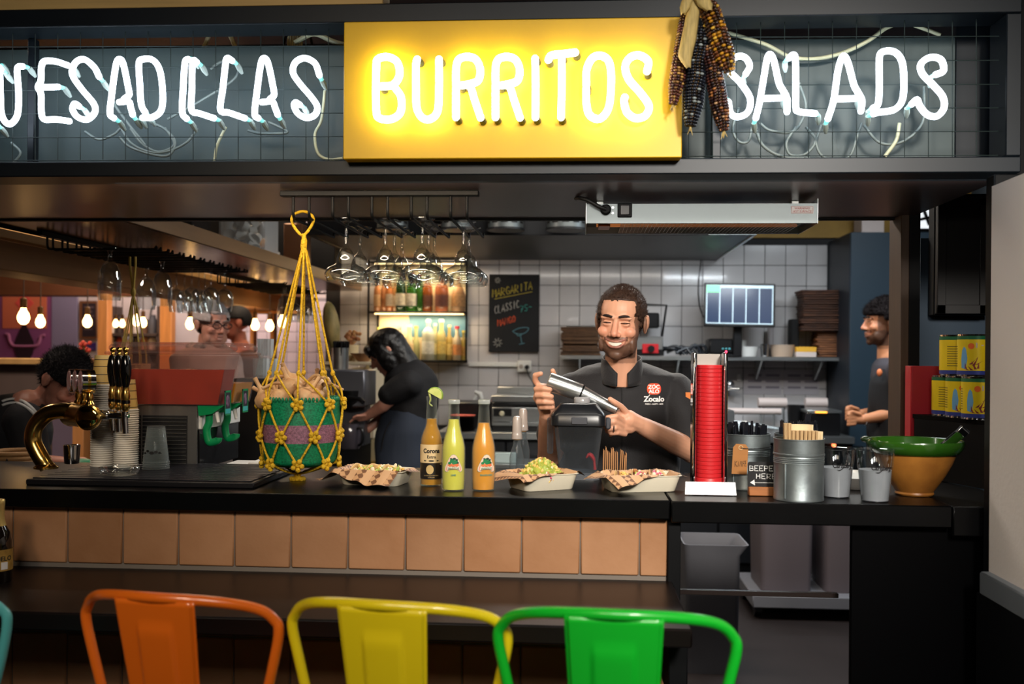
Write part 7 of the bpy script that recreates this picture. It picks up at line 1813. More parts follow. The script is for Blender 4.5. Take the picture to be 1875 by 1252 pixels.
# ================================================================== stools and bottle in front, bins below the pass
def stool(x,ytop,Y,rz,col,colname,lab):
    mat = M('enamel_' +colname,col,.3,coat=.4,var=.06,vscale=4,spec=.6)
    c = px(x,ytop+9,Y); top = c.z
    root = thing('metal_stool',lab,'stool',(c.x,Y,0),'enamelled metal stools along the bar')
    W_ = .190; sz = .66; hb = top - sz
    # local frame: the back stands at y=0, seat towards +y (the bar)
    def L(x_,y_,z_): return Vector((c.x,Y,0))+Euler((0,0,rz)).to_matrix() @ Vector((x_,y_,z_))
    pts = [(-.128,.02,sz - .02),(-.140,.012,sz+.1),(-W_*.93,.004,top - .11),(-W_,.0,top - .045),(-W_*.965,-.004,top - .022),(-W_*.84,-.022,top+.0),(-W_*.55,-.060,top+.017),(0,-.088,top+.025),(W_*.55,-.060,top+.017),(W_*.84,-.022,top+.0),(W_*.965,-.004,top - .022),(W_,0,top - .045),(W_*.93,.004,top - .11),(.140,.012,sz+.1),(.128,.02,sz - .02)]
    part('back_tube',mat,root,lambda m: m.tube(cr([L(*p) for p in pts],6),.0092,14),angle=60)
    def splat(m):
        n = 14; rows = 16
        def fn(u,v):
            w_ = .056+.020*v; x_ = (u - .5)*2*w_
            z_ = sz - .01+(top+.020 - sz+.01)*v
            y_ = -.088*v ** .8+.010*(1 - v)
            e = abs(u - .5)*2
            if e > .93: y_ += .006
            # embossed panel
            ex,ez = abs(x_) / .030,(v - .02) / .84
            if ex < 1.12 and ez < 1.06:
                dd = max(ex - 1,(ez - 1)*3,0); y_ -= .005*max(0,1 - dd*8)
            return L(x_,y_,z_)
        m.grid(fn,41,40)
    o = part('back_splat',mat,root,splat,angle=50); sd = o.modifiers.new('s','SOLIDIFY'); sd.thickness = .002; sd.offset = 0
    seat = part('seat',mat,root,lambda m: m.prism(rrect(.30,.29,.05,5),.022,Matrix.Translation(L(0,.165,sz - .022)) @ Euler((0,0,rz)).to_matrix().to_4x4()))
    part('seat_rim',mat,seat,lambda m: m.tube([L(x_*1.0,y_+.165,sz - .004) for x_,y_ in rrect(.30,.29,.05,5)],.007,8,closed=True))
    for sx in (-1,1):
        for sy in (0,1):
            a = (sx*.125,.04+.25*sy,sz - .02); b = (sx*.165,-.02+.37*sy,0)
            part('leg',mat,root,lambda m: m.tube([L(*a),L(*b)],[.019,.011],10,flat=.7))
    zf = .26; q = lambda sx,sy: L(sx*.149,.004+.322*sy,zf)
    for a,b in (((-1,0),(1,0)),((1,0),(1,1)),((1,1),(-1,1)),((-1,1),(-1,0))): part('foot_bar',mat,root,lambda m: m.tube([q(*a),q(*b)],.008,8))
    return root
stool(330,1089,1.725,R(-9),(222,106,24),'orange','orange metal stool with a bowed back, left of the yellow one')
stool(728,1103,1.665,R(-8),(222,200,24),'yellow','yellow metal stool in the middle of the bar')
stool(1127,1119,1.605,R(-4),(18,172,40),'green','bright green metal stool, rightmost at the bar')
stool(-158,1078,1.78,R(-4),(86,178,180),'teal','teal metal stool at the left edge, mostly outside the picture')
# dark beer bottle on the ledge
mc = Vector((X_(-2,2.36),2.36,.893)); mbp = [(.032,0),(.0345,.004),(.0345,.085),(.034,.10),(.029,.122),(.019,.138),(.0155,.150),(.0145,.175),(.0155,.19),(.0155,.2),(.014,.202),(.001,.202)]
mbt = thing('beer_bottle','dark squat beer bottle with gold foil on the ledge at the left edge','bottle',mc)
part('bottle_glass',M('dark_beer',(18,12,10),.06,coat=.6),mbt,lambda m: m.lathe([(.001,0)]+mbp,mc,32,caps=False))
GOLDF = M('gold_foil',(206,178,110),.35,metal=.7,var=.2,vscale=40)
part('neck_foil',GOLDF,mbt,lambda m: m.lathe([(r+.0008,z) for r,z in mbp[5:-1]]+[(.001,.2035)],mc,32,caps=False))
part('label',M('label_gold2',(176,140,66),.45,col2=(120,90,40),vscale=30),mbt,lambda m: m.lathe([(.0352,.03),(.0352,.082)],mc,32,caps=False))
f = lambda x_,y_: (mc.x+.0357*math.cos(R(-52)+x_ / .035),mc.y+.0357*math.sin(R(-52)+x_ / .035),mc.z+y_)
m = MB(); text_on(m,'MODELO',.016,lambda x_,y_: f(x_ - .002,y_+.055),bold=.0005); m.build('brand_print',INK,mbt)
m = MB(); m.grid(lambda u,v: f(.004+.016*u,.034+.018*v),5,2); m.build('barcode_patch',M('label_white',(206,204,206),.5),mbt)
# bins on the floor under the pass
BING = M('bin_grey',(108,108,114),.55,var=.08)
YBN = 4.62
def binthing(x0,x1,Y,h,d,lab,lip=0,mat=BING,z0=0):
    a,b = X_(x0,Y),X_(x1,Y); t = thing('waste_bin',lab,'bin',((a+b) / 2,Y+d / 2,z0))
    def body(m):
        cx_ = (a+b) / 2; w_ = (b - a); pr = [(.93,.92,z0),(.94,.93,z0+.01),(1,1,z0+h - .05),(1.02+lip,1.04,z0+h),(.97+lip,1.0,z0+h),(.95,.95,z0+h - .055),(.9,.88,z0+.012)]
        base = rrect(1,1,.1,4); nn = len(base)
        vs = [(cx_+x_*w_*sx+(lip*w_*.38 if z_ >= z0+h - .001 else 0),Y+d / 2+y_*d*sy,z_) for sx,sy,z_ in pr for x_,y_ in base]
        fs = [(i*nn+j,i*nn+(j+1) % nn,(i+1)*nn+(j+1) % nn,(i+1)*nn+j) for i in range(len(pr) - 1) for j in range(nn)]+[tuple(reversed(range(nn))),tuple((len(pr) - 1)*nn+j for j in range(nn))]
        m.add(vs,fs)
    part('bin_body',mat,t,body)
    return t
bh = Z_(1310,998,YBN)
binthing(1258,1360,YBN,bh,.32,'grey open waste bin with a flared lip, left of the two big bins',.16)
dl = thing('bin_dolly','flat grey dolly under the two big bins','dolly',(X_(1470,5.6),5.9,0))
dz = Z_(1470,1092,5.6)
part('deck',M('dolly_grey',(122,122,128),.5),dl,lambda m: m.box((X_(1382,5.6),5.6,dz - .07),(X_(1640,5.6),6.2,dz),.006))
for a in (1396,1600):
    for yy in (5.7,6.1): part('wheel',BLKP,dl,lambda m: m.tube([(X_(a,5.6) - .02,yy,.045),(X_(a,5.6)+.02,yy,.045)],.045,14)); part('wheel_fork',STEEL,dl,lambda m: m.box((X_(a,5.6) - .015,yy - .01,.05),(X_(a,5.6)+.015,yy+.01,dz - .07)))
binthing(1396,1494,5.68,Z_(1440,905,5.7) - dz,.42,'big grey bin on the dolly, left one',0,M('bin_mauve',(116,106,110),.55),dz+.0005)
binthing(1515,1600,5.68,Z_(1540,905,5.7) - dz,.42,'big grey bin on the dolly, partly hidden by the black cabinet',0,M('bin_mauve'),dz+.0005)
# ================================================================== people
from mathutils.bvhtree import BVHTree
V = Vector
def cap(mb,a,ra,b,rb,n=14):
    a,b = V(a),V(b); mb.tube([a,b],[ra,rb],n); mb.ball(a,ra*.999,n,10); mb.ball(b,rb*.999,n,10)
def chain(mb,pts,rs,n=12):
    for i in range(len(pts) - 1): cap(mb,pts[i],rs[i],pts[i+1],rs[i+1],n)
def loft(mb,rows,n=28):
    """rows: (centre, rx, ry) closed stack of ellipses"""
    prof = []; vs = []
    for c,rx,ry in rows:
        for j in range(n):
            t = 2*math.pi*j / n; vs.append((c[0]+rx*math.cos(t),c[1]+ry*math.sin(t),c[2]))
    k = len(rows)
    fs = [(i*n+j,i*n+(j+1) % n,(i+1)*n+(j+1) % n,(i+1)*n+j) for i in range(k - 1) for j in range(n)]+[tuple(reversed(range(n))),tuple((k - 1)*n+j for j in range(n))]
    mb.add(vs,fs)
def head_prims(mb,T,smile=1.0,fem=0.0):
    t = MB()
    t.ball((0,.012,.035),(.0765,.097,.0855),28,20); t.ball((0,-.026,-.028),(.066,.066,.088),24,18)
    t.ball((0,-.034,-.073),(.0555 - .006*fem,.056,.042),20,14); t.ball((0,-.071,-.099+.004*fem),(.024,.018,.018),14,10)
    for s in (-1,1):
        t.ball((s*.041,-.067,-.024),(.0235,.021,.02),14,10); t.ball((s*.028,-.083,.024),(.026,.010,.0085),14,8)
        t.ball((s*.0135,-.1,-.031),(.0085,.0095,.0075),10,8); t.ball((s*.031,-.079,.004),(.0165,.0135,.0105),14,10)
        t.ball((s*.081,.010,-.004),(.008,.021,.033),12,12); t.ball((s*.087,.017,.004),(.006,.016,.024),10,10); t.ball((s*.0525,-.042,-.067),(.012,.03,.03),10,10)
    chain(t,[(0,-.088,.016),(0,-.100,-.008),(0,-.110,-.026)],[.0085,.0095,.0115])
    up = cr([(-.036*smile,-.077,-.050+.007*smile),(-.018,-.090,-.0505),(0,-.0945,-.0525),(.018,-.090,-.0505),(.036*smile,-.077,-.050+.007*smile)],4)
    lo = cr([(-.035*smile,-.076,-.051+.004*smile),(-.018,-.088,-.064 - .005*smile),(0,-.0925,-.066 - .006*smile),(.018,-.088,-.064 - .005*smile),(.035*smile,-.076,-.051+.004*smile)],4)
    t.tube(up,.0046,8); t.tube(lo,.0052,8)
    t.tube([(0,.018,-.06),(0,.026,-.13),(0,.036,-.21)],[.054 - .008*fem,.054 - .008*fem,.064 - .012*fem],20)
    mb.add(t.v,t.f,T=T)
def nz(p,s): return mnoise.noise(V(p)*s)
def face_paint(mb,Ti,skin,beard,hairc,bk=1.0):
    cols = []; sk = V(lin(skin)[:3]); bd = V(lin(beard)[:3]); lipc = V(lin((172,104,92))[:3]); red = V(lin((214,128,104))[:3])
    out = []
    for v in mb.v:
        p = Ti @ V(v); c = sk*(1+.08*nz(p,40)); inhead = abs(p.x) < .095 and -.135 < p.z < .13 and -.13 < p.y < .13
        if inhead:
            # sockets
            for s in (-1,1):
                d = (p - V((s*.0305,-.088,.0115))).length
                if d < .03 and p.y < -.05: p = p+V((0,.0065*math.exp(-(d / .011) ** 2),0))
            if p.y < -.03:
                k = math.exp(-((abs(p.x) - .04) ** 2+(p.z+.022) ** 2) / .0006); c = c.lerp(red,.35*k)
            if p.y < -.098: c = c.lerp(red,.3)
            if bk > 0:
                n_ = .010*nz(p,60)
                m_ = 0.0
                edge = -.058+.028*min(1,max(0,(abs(p.x) - .03) / .035))+n_
                if p.z < edge and p.y < .01: m_ = min(1,(edge - p.z) / .010)
                if abs(p.x) > .05 and -.052 < p.y < .0 and p.z < .035: m_ = max(m_,.85)
                if abs(p.x) < .040 and p.y < -.066 and -.052 < p.z+.10*abs(p.x)*.3 < -.0375+n_*.4: m_ = max(m_,.9)
                if p.z < -.118: m_ *= .5
                c = c.lerp(bd*(1+.35*nz(p,240)),m_*.86*bk)
            if p.y < -.074 and abs(p.x) < .034:
                du = abs(p.z - (-.0525+.0035*(abs(p.x) / .034) ** 2*2)); dl = abs(p.z - (-.072+.016*(abs(p.x) / .034) ** 2))
                if min(du,dl) < .0042: c = c.lerp(lipc,.55)
        out.append(tuple((Ti.inverted() @ p))); cols.append((c.x,c.y,c.z,1))
    mb.v = out; mb.c = cols
SKIN = M('skin',attr='Col',rough=.45,sss=.12)
def hair_cap(T,mask,mat,par,grow=.006,rough=.004,freq=90,nm='hair',seed=0,res=(64,40),scale=1.0):
    m = MB(); nu,nv = res; c = V((0,.012,.030)); pts = {}
    for j in range(nv+1):
        for i in range(nu):
            th = math.pi*j / nv; ph = 2*math.pi*i / nu; d = V((math.sin(th)*math.cos(ph),math.sin(th)*math.sin(ph),math.cos(th)))
            r = 1 / math.sqrt((d.x / .0765) ** 2+(d.y / .097) ** 2+(d.z / .088) ** 2); p = c+d*(r+grow+rough*nz(d*.1+V((seed,0,0)),freq))*scale
            g = mask(p,d); pts[i,j] = (p,g)
    idx = {}
    for k,(p,g) in pts.items():
        if g is not None and g > -1e9:
            idx[k] = len(m.v); m.v.append(tuple(T @ (p if g >= 0 else p - (p - c).normalized()*(grow+.007))))
    for j in range(nv):
        for i in range(nu):
            q = [(i,j),((i+1) % nu,j),((i+1) % nu,j+1),(i,j+1)]
            if all(k in idx for k in q) and any(pts[k][1] >= 0 for k in q): m.f.append(tuple(idx[k] for k in q)); m.m.append(0)
    return m.build(nm,mat,par,180)
def strands(T,par,mat,roots,L,r,seed,nm='hair_strands'):
    m = MB(); rn = random.Random(seed)
    for p,d in roots:
        e = p+d*L*rn.uniform(.6,1.2)+V((rn.uniform(-1,1),rn.uniform(-1,1),rn.uniform(-1,1)))*L*.35; m.tube([T @ p,T @ e],[r,r*.3],3,caps=False)
    o = m.build(nm,mat,par,180); o['kind'] = 'stuff'; return o
def Thead(c,yaw,pitch,roll,s=1.0): return Matrix.Translation(c) @ Euler((0,roll,0)).to_matrix().to_4x4() @ Euler((0,0,yaw)).to_matrix().to_4x4() @ Euler((pitch,0,0)).to_matrix().to_4x4() @ Matrix.Diagonal((s,s,s,1))
def person(label,loc): return thing('person',label,'person',loc)
def finish(mb,voxel,sm,name,mat,par,Ti=None,paint=None,wr=0,wf=14,angle=180):
    o = remesh(mb,voxel,sm)
    if paint: face_paint(o,Ti,*paint)
    if wr:
        o.v = [tuple(V(v)+V((nz(v,wf),nz((v[1],v[2],v[0]),wf),.5*nz((v[2],v[0],v[1]),wf)))*wr) for v in o.v]
    return o.build(name,mat,par,angle)
def face_bits(T,par,browc,smile=True,eye_open=.0016,lash=(30,20,18)):
    B = M('brow_%d' % browc[0],browc,.8)
    for s in (-1,1):
        m = MB(); m.tube([T @ V(p) for p in cr([(s*.011,-.0965,.0275),(s*.024,-.0965,.0315),(s*.038,-.089,.0305),(s*.050,-.076,.0235)],4)],[.0046]*4+[.0054]*5+[.0042]*3+[.0018],8,flat=.7); m.build('eyebrow',B,par,70)
        m = MB(); m.tube([T @ V(p) for p in cr([(s*.0165,-.0865,.0075),(s*.025,-.0925,.0088),(s*.036,-.0905,.0085),(s*.045,-.082,.0065)],4)],[.0012]+[eye_open]*4+[eye_open*1.15]*5+[.0014]*3,8); m.build('eye',M('eye_dark',lash,.15,coat=.5),par,70)
    if smile:
        m = MB()
        m.grid(lambda u,v: T @ V(((u - .5)*.064,-.0935+.0135*((u - .5)*2) ** 2,-.0555+.008*((u - .5)*2) ** 2 - v*(.0125 - .0105*((u - .5)*2) ** 2))),21,4); m.build('teeth',M('teeth',(236,228,214),.2),par,180)
        m = MB()
        m.grid(lambda u,v: T @ V(((u - .5)*.068,-.0905+.0135*((u - .5)*2) ** 2,-.0535+.008*((u - .5)*2) ** 2 - v*(.0175 - .0165*((u - .5)*2) ** 2))),21,4); m.build('mouth_inside',M('mouth_dark',(60,22,22),.5),par,180)
# ---------------------------------------------------------------- the smiling cook
C0 = V((X_(1140,3.32),3.32,0))
man = person('smiling bearded cook in a black chef shirt holding a steel shaker behind the counter',C0)
HT = Thead(px(1137,590,3.22),R(-13),R(9),R(3.5),.96)
mb = MB(); head_prims(mb,HT,1.0)
S1,S2 = px(1236,700,3.34),px(1044,700,3.34)
E1,W1 = px(1268,826,3.22),px(1168,776,3.05); E2,W2 = px(1006,835,3.26),px(1003,757,3.06)
nb_ = HT @ V((0,.036,-.19))
chain(mb,[S2+V((0,0,-.03)),nb_+V((0,.05,-.07)),S1+V((0,0,-.03))],[.045,.05,.045]); chain(mb,[nb_,nb_+V((0,.03,-.08))],[.056,.06])
B1,B2 = (V((s.x+(C0.x - s.x)*.12,3.34,s.z - .04)) for s in (S1,S2))
chain(mb,[B1,B1.lerp(E1,.5),E1],[.045,.042,.040],18); chain(mb,[E1,E1.lerp(W1,.35),W1.lerp(E1,.12),W1],[.038,.037,.029,.026],18)
chain(mb,[B2,B2.lerp(E2,.5),E2],[.045,.042,.040],18); chain(mb,[E2,E2.lerp(W2,.35),W2.lerp(E2,.12),W2],[.038,.036,.028,.0255],18)
SHY = 3.0
a0,a1,a2 = px(1004,698,SHY),px(1064,719,SHY),px(1128,750,SHY)
# viewer's right hand: palm under the narrow end, thumb along the shaker, fingers curled below
pm1 = px(1150,768,3.03)
chain(mb,[W1,pm1,px(1138,764,3.03)],[.027,.030,.026]); chain(mb,[px(1152,780,3.035),px(1134,778,3.02)],[.024,.022])
def finger(pts,r=.0092): chain(mb,[px(*p) for p in pts],[r*1.08,r,r*.95,r*.86][:len(pts)])
finger([(1150,758,3.02),(1137,744,3.0),(1126,737,2.985),(1117,731,2.98)],.0095)
finger([(1142,772,3.01),(1128,762,2.975),(1112,765,2.972),(1108,772,2.985)]); finger([(1140,780,3.01),(1124,772,2.972),(1110,775,2.972),(1108,781,2.99)])
finger([(1140,788,3.015),(1126,783,2.976),(1113,785,2.976),(1112,789,2.995)]); finger([(1144,795,3.02),(1130,792,2.985),(1119,793,2.985),(1118,796,3.0)],.0082)
# viewer's left hand: fingers wrapped round the wide end
chain(mb,[W2,px(999,738,3.045),px(994,716,3.04)],[.026,.028,.025]); chain(mb,[px(986,728,3.03),px(990,712,3.03)],[.017,.017])
finger([(988,708,3.04),(980,697,3.03),(980,687,3.02),(990,684,3.012)],.0092)
finger([(984,716,3.035),(982,712,2.985),(995,711,2.966),(1007,713,2.968)]); finger([(985,727,3.035),(983,724,2.985),(995,724,2.966),(1010,726,2.970)])
finger([(987,738,3.035),(986,736,2.988),(997,736,2.970),(1011,737,2.976)]); finger([(992,747,3.035),(991,746,2.995),(1000,746,2.982),(1012,746,2.988)],.0082)
finger([(1003,716,3.045),(1012,700,3.04),(1015,688,3.032),(1012,679,3.022)],.0095)
body = finish(mb,.003,3,'body',SKIN,man,HT.inverted(),((216,160,130),(58,40,32),None))
def mask1(p,d):
    fr = max(0,min(1,(-p.y - .006) / .042)); hl = -.045+.125*fr+.004*nz(p,60)
    if p.y > -.02: hl = -.035 - .02*max(0,p.y / .1)
    if abs(p.x) > .055 and p.y < .0: hl = min(hl,.028 if p.y < -.045 else .012)
    if abs(p.x) > .06 and abs(p.y - .012) < .02: hl = .022
    g = p.z - hl; return g if g > -.012 else None
HAIR = M('hair_brown',(66,44,32),.6,var=.5,vscale=120)
def fuzz(T,cap_o,par,mat,n,L,r,seed,curl=.35):
    rn = random.Random(seed); off = par.location; P = cap_o.data.polygons; Ti = T.inverted(); roots = []
    for _ in range(n):
        p = rn.choice(P); w3 = Ti @ (p.center+off); d = (w3 - V((0,.012,.02))).normalized(); roots.append((w3 - d*.002+V((rn.uniform(-1,1),rn.uniform(-1,1),rn.uniform(-1,1)))*.003,(d+V((rn.uniform(-1,1),rn.uniform(-1,1),rn.uniform(-1,1)))*curl).normalized()))
    return strands(T,par,mat,roots,L,r,seed)
fuzz(HT,hair_cap(HT,mask1,HAIR,man,.005,.003,120,res=(96,60)),man,HAIR,6000,.007,.0007,1,.6)
face_bits(HT,man,(34,24,22))
# shirt
CHEF = M('chef_black',(26,25,28),.75,sheen=.15,bump=.15,bscale=220)
zf = lambda y,Y=3.32: Z_(1140,y,Y)
mb = MB(); cx_ = C0.x
loft(mb,[((cx_,3.345,zf(664)),.075,.06),((cx_ - .004,3.345,zf(672)),.125,.08),((cx_,3.345,zf(686)),.178,.098),((cx_,3.34,zf(715)),.198,.116),((cx_,3.335,zf(760)),.195,.125),((cx_,3.33,zf(810)),.19,.128),((cx_,3.33,zf(870)),.192,.13),((cx_,3.33,.95),.19,.13),((cx_,3.33,.55),.18,.125)])
for s,e,k in ((S1,E1,.86),(S2,E2,.72)): chain(mb,[V((s.x,3.34,s.z - .035)),s.lerp(e,.5),s.lerp(e,k)],[.068,.064,.063],20); chain(mb,[nb_+V((0,.03,-.035)),V((s.x+(cx_ - s.x)*.25,3.34,s.z - .022))],[.05,.058],18)
shirt = finish(mb,.0055,6,'chef_shirt',CHEF,man,wr=.009,wf=13)
me = shirt.data
bvh = BVHTree.FromPolygons([tuple(v.co+C0) for v in me.vertices],[tuple(p.vertices) for p in me.polygons])
def on_shirt(x,z,e=.003):
    h = bvh.ray_cast(V((x,2.5,z)),V((0,1,0)))[0]; return (x,(h.y if h else 3.2) - e,z)
def collar_fn(u,v):
    a = -math.pi / 2+R(14)+(2*math.pi - R(28))*u; k = 1 - .45*max(0,1 - min(u,1 - u) / .12)
    c = HT @ V((0,.028,-.14)); r = .0625+.006*(1 - v)
    return V((c.x+.003+r*math.cos(a)*1.05,c.y+.01+r*math.sin(a)*1.05,nb_.z - .016+.078*v*k+.016*math.sin(a)*1))
m = MB(); m.grid(collar_fn,48,5); o = m.build('collar',CHEF,man,180); sd = o.modifiers.new('s','SOLIDIFY'); sd.thickness = .004
m = MB(); m.grid(lambda u,v: on_shirt(X_(1138+2*math.sin(v*3),3.2)+(u - .5)*.004,zf(672,3.2)+(zf(860,3.2) - zf(672,3.2))*v,.0025),2,24); m.build('placket_seam',M('seam_black',(12,12,14),.8),man,180)
lc_ = (X_(1199.5,3.21),Z_(1199,712.5,3.21))
m = MB(); bp_ = rrect(.046,.036,.015,5); m.add([on_shirt(lc_[0],lc_[1])]+[on_shirt(lc_[0]+x,lc_[1]+y) for x,y in bp_],[(0,1+i,1+(i+1) % len(bp_)) for i in range(len(bp_))]); lg_ = m.build('logo_patch',M('logo_red',(216,52,44),.6,col2=(226,96,40),vscale=20),man)
m = MB()
text_on(m,'ZOC',.0165,lambda x,y: on_shirt(lc_[0]+x,lc_[1]+.001+y,.004),bold=.0006,sx=1.05); text_on(m,'ALO',.0165,lambda x,y: on_shirt(lc_[0]+x,lc_[1] - .0135+y,.004),bold=.0006,sx=1.05)
text_on(m,'Zocalo',.0235,lambda x,y: on_shirt(lc_[0]+x,lc_[1] - .040+y,.004),bold=.0009); text_on(m,'FRESH - HAPPY - MEX',.0062,lambda x,y: on_shirt(lc_[0]+x,lc_[1] - .0505+y,.004),bold=.0002)
for ax,ay,s in ((.0005,.0135,.0022),(-.0155,-.0205,.003)): m.add([on_shirt(lc_[0]+ax+x*s,lc_[1]+ay+y*s,.004) for x,y in ((-1,-.6),(-.2,-.8),(1,.8),(.1,.9))],[(0,1,2,3)])
m.build('logo_print',M('logo_white',(236,232,230),.7),man)
fp_ = px(1263.5,724,3.25); q = on_shirt(fp_.x - .004,fp_.z)
MB().box((q[0] - .010,q[1] - .004,q[2] - .013),(q[0]+.006,q[1]+.008,q[2]+.010),.001,T=None).build('sleeve_patch',M('patch_orange',(214,120,50),.6),man)
# ring, shaker
rg = px(1124,784,2.974); MB().tube([rg+V((.0,.0105*math.cos(t*.52),.0105*math.sin(t*.52))) for t in range(12)],.0016,6,closed=True).build('ring',CHROME,man)
sk_ = thing('cocktail_shaker','steel cocktail shaker held in both hands by the smiling cook','shaker',a1)
d1 = (a2 - a0).normalized()
part('tin',STEEL,sk_,lambda m: m.tube([a0 - d1*.002,a0,a0+d1*.004,a0.lerp(a1,.8),a1],[.022,.0275,.0285,.0265,.0262],32),angle=30)
part('shoulder',STEEL,sk_,lambda m: m.tube([a1,a1.lerp(a2,.12),a1.lerp(a2,.5),a2,a2+d1*.004],[.0235,.0225,.0185,.0145,.011],32),angle=30)
part('joint_band',BMETAL,sk_,lambda m: m.tube([a1 - d1*.002,a1+d1*.003],.0268,32))
# ---------------------------------------------------------------- the woman at the brewer
WY = 5.35
wm = person('dark haired woman in black bending over the coffee brewer',(X_(740,WY),WY,0))
w_ = lambda x,y,d=0: px(x,y,WY+d)
WT = Thead(w_(709,645),R(-82),R(24),R(-10),.98)
mb = MB(); head_prims(mb,WT,.8,1)
wn_ = w_(733,690); chain(mb,[WT @ V((0,.036,-.17)),wn_,w_(748,712)],[.045,.06,.09])
for dy,(e,h) in ((-.14,((702,742),(672,762))),(.14,((712,752),(675,785)))):
    s = w_(745,702,dy); E = w_(*e,dy*1.1); H = w_(*h,dy*.7); chain(mb,[s,E,H],[.042,.036,.024])
    chain(mb,[H,H+V((-.04,0,-.01))],[.024,.02])
    for k in range(4): chain(mb,[H+V((-.03,-.024+.016*k,-.005)),H+V((-.065,-.026+.017*k,-.012)),H+V((-.085,-.024+.016*k,-.03))],[.0088,.008,.007],8)
    chain(mb,[H+V((-.01,-.028,.005)),H+V((-.045,-.042,.004)),H+V((-.065,-.04,-.006))],[.0095,.0085,.0075],8)
finish(mb,.0055,2,'body',SKIN,wm,WT.inverted(),((206,146,124),(60,40,34),None,0))
face_bits(WT,wm,(30,22,22),False)
HB_ = M('hair_black',(14,12,14),.4,var=.4,vscale=60,bump=.3,bscale=120)
mb = MB(); t = MB(); t.ball((0,.018,.034),(.090,.110,.098),24,18); loft(t,[((0,.04,.04),.088,.088),((0,.042,-.06),.092,.082),((0,.045,-.13),.094,.078),((0,.05,-.15),.08,.065)])
for s in (-1,1): t.ball((s*.074,-.018,-.03),(.028,.052,.095),14,12)
t.ball((0,-.078,.062),(.062,.03,.034),16,10); mb.add(t.v,t.f,T=WT)
finish(mb,.005,3,'hair',HB_,wm,wr=.004,wf=40)
TEE = M('tee_black',(17,16,19),.8,bump=.1,bscale=150)
mb = MB(); chain(mb,[w_(741,692),w_(752,706),w_(752,730),w_(748,762)],[.07,.15,.155,.14],22)
for dy,e in ((-.15,(712,722)),(.15,(722,728))): chain(mb,[w_(748,702,dy),w_(*e,dy*1.1)],[.075,.058],16)
finish(mb,.008,5,'t_shirt',TEE,wm,wr=.01,wf=10)
mb = MB(); loft(mb,[((w_(746,748).x,WY,w_(746,748).z),.13,.15),((w_(744,790).x,WY,w_(744,790).z),.165,.17),((w_(742,870).x,WY,w_(742,870).z),.17,.17),((w_(742,900).x,WY,.5),.17,.17)])
for s in (-1,1): chain(mb,[(w_(742,900).x,WY+s*.08,.5),(w_(742,900).x,WY+s*.085,.06)],[.08,.06])
finish(mb,.012,3,'apron',M('apron_navy',(32,40,54),.8),wm,wr=.012,wf=8)
tie = w_(716,770,-.17); MB().tube(cr([tie,tie+V((-.03,-.01,-.06)),tie+V((-.05,-.01,-.16))],4),.010,6,flat=.3).build('apron_tie',TEE,wm)
# ---------------------------------------------------------------- curly haired man at the right
RY = 5.85
rm = person('curly haired man in a grey shirt standing in profile by the teal cupboard',(X_(1640,RY),RY,0))
w_ = lambda x,y,d=0: px(x,y,RY+d)
RTm = Thead(w_(1617,592),R(-84),R(2),R(2),1.08)
mb = MB(); head_prims(mb,RTm,.75)
chain(mb,[RTm @ V((0,.036,-.18)),w_(1634,660),w_(1640,690)],[.06,.085,.11])
for dy,pts in ((-.19,((1648,680),(1662,752),(1580,768))),(.17,((1640,680),(1650,748),(1576,758)))):
    P = [w_(x,y,dy*(1 if i < 2 else .5)) for i,(x,y) in enumerate(pts)]; chain(mb,[P[0],P[1],P[1].lerp(P[2],.5),P[2]],[.05,.043,.037,.027])
    H = P[2]; chain(mb,[H,H+V((-.06,0,0))],[.028,.027])
    for k in range(4): chain(mb,[H+V((-.05,-.02,.03 - .019*k)),H+V((-.088,-.028,.028 - .019*k)),H+V((-.082,.005,.024 - .019*k))],[.010,.0095,.008],8)
    chain(mb,[H+V((-.02,-.02,.03)),H+V((-.065,-.03,.046)),H+V((-.085,-.02,.04))],[.0105,.0095,.0085],8)
finish(mb,.006,2,'body',SKIN,rm,RTm.inverted(),((206,140,100),(34,24,22),None))
face_bits(RTm,rm,(26,20,20),False)
def mask3(p,d):
    hl = .045 if p.y < -.035 else (-.01 if p.y < .03 else -.07)
    if abs(p.x) > .055 and p.y < .03: hl = max(hl,.015)
    g = p.z - hl; return g if g > -.02 else None
CURL = M('hair_curly',(20,14,14),.9,spec=.2); fuzz(RTm,hair_cap(RTm,mask3,CURL,rm,.020,.014,330,res=(96,60)),rm,CURL,3500,.016,.0016,3,1.2)
mb = MB(); loft(mb,[((w_(1634,655).x,RY,w_(1634,655).z),.08,.09),((w_(1640,668).x,RY,w_(1640,668).z),.12,.17),((w_(1644,690).x,RY,w_(1644,690).z),.145,.215),((w_(1648,740).x,RY,w_(1648,740).z),.15,.2),((w_(1650,810).x,RY,w_(1650,810).z),.145,.185),((w_(1650,870).x,RY,.75),.15,.19)])
for dy in (-.2,.18): chain(mb,[w_(1647,682,dy),w_(1660,733,dy)],[.075,.068],16)
finish(mb,.009,4,'grey_shirt',M('shirt_grey',(64,60,66),.85,bump=.1,bscale=120),rm,wr=.012,wf=9)
ax_ = w_(1601,700,-.05)
mb = MB(); loft(mb,[((w_(1612,672).x+.03,RY - .03,w_(1612,672).z),.06,.12),((w_(1612,700).x+.02,RY - .03,w_(1612,700).z),.085,.15),((w_(1612,760).x+.04,RY - .02,w_(1612,760).z),.11,.18),((w_(1622,830).x+.04,RY,w_(1622,830).z),.14,.2),((w_(1622,830).x+.04,RY,.5),.14,.2)])
for s in (-1,1): chain(mb,[(w_(1650,900).x,RY+s*.1,.75),(w_(1650,900).x,RY+s*.1,.06)],[.1,.065])
finish(mb,.012,3,'apron',M('apron_black',(20,19,22),.8),rm,wr=.01,wf=8)
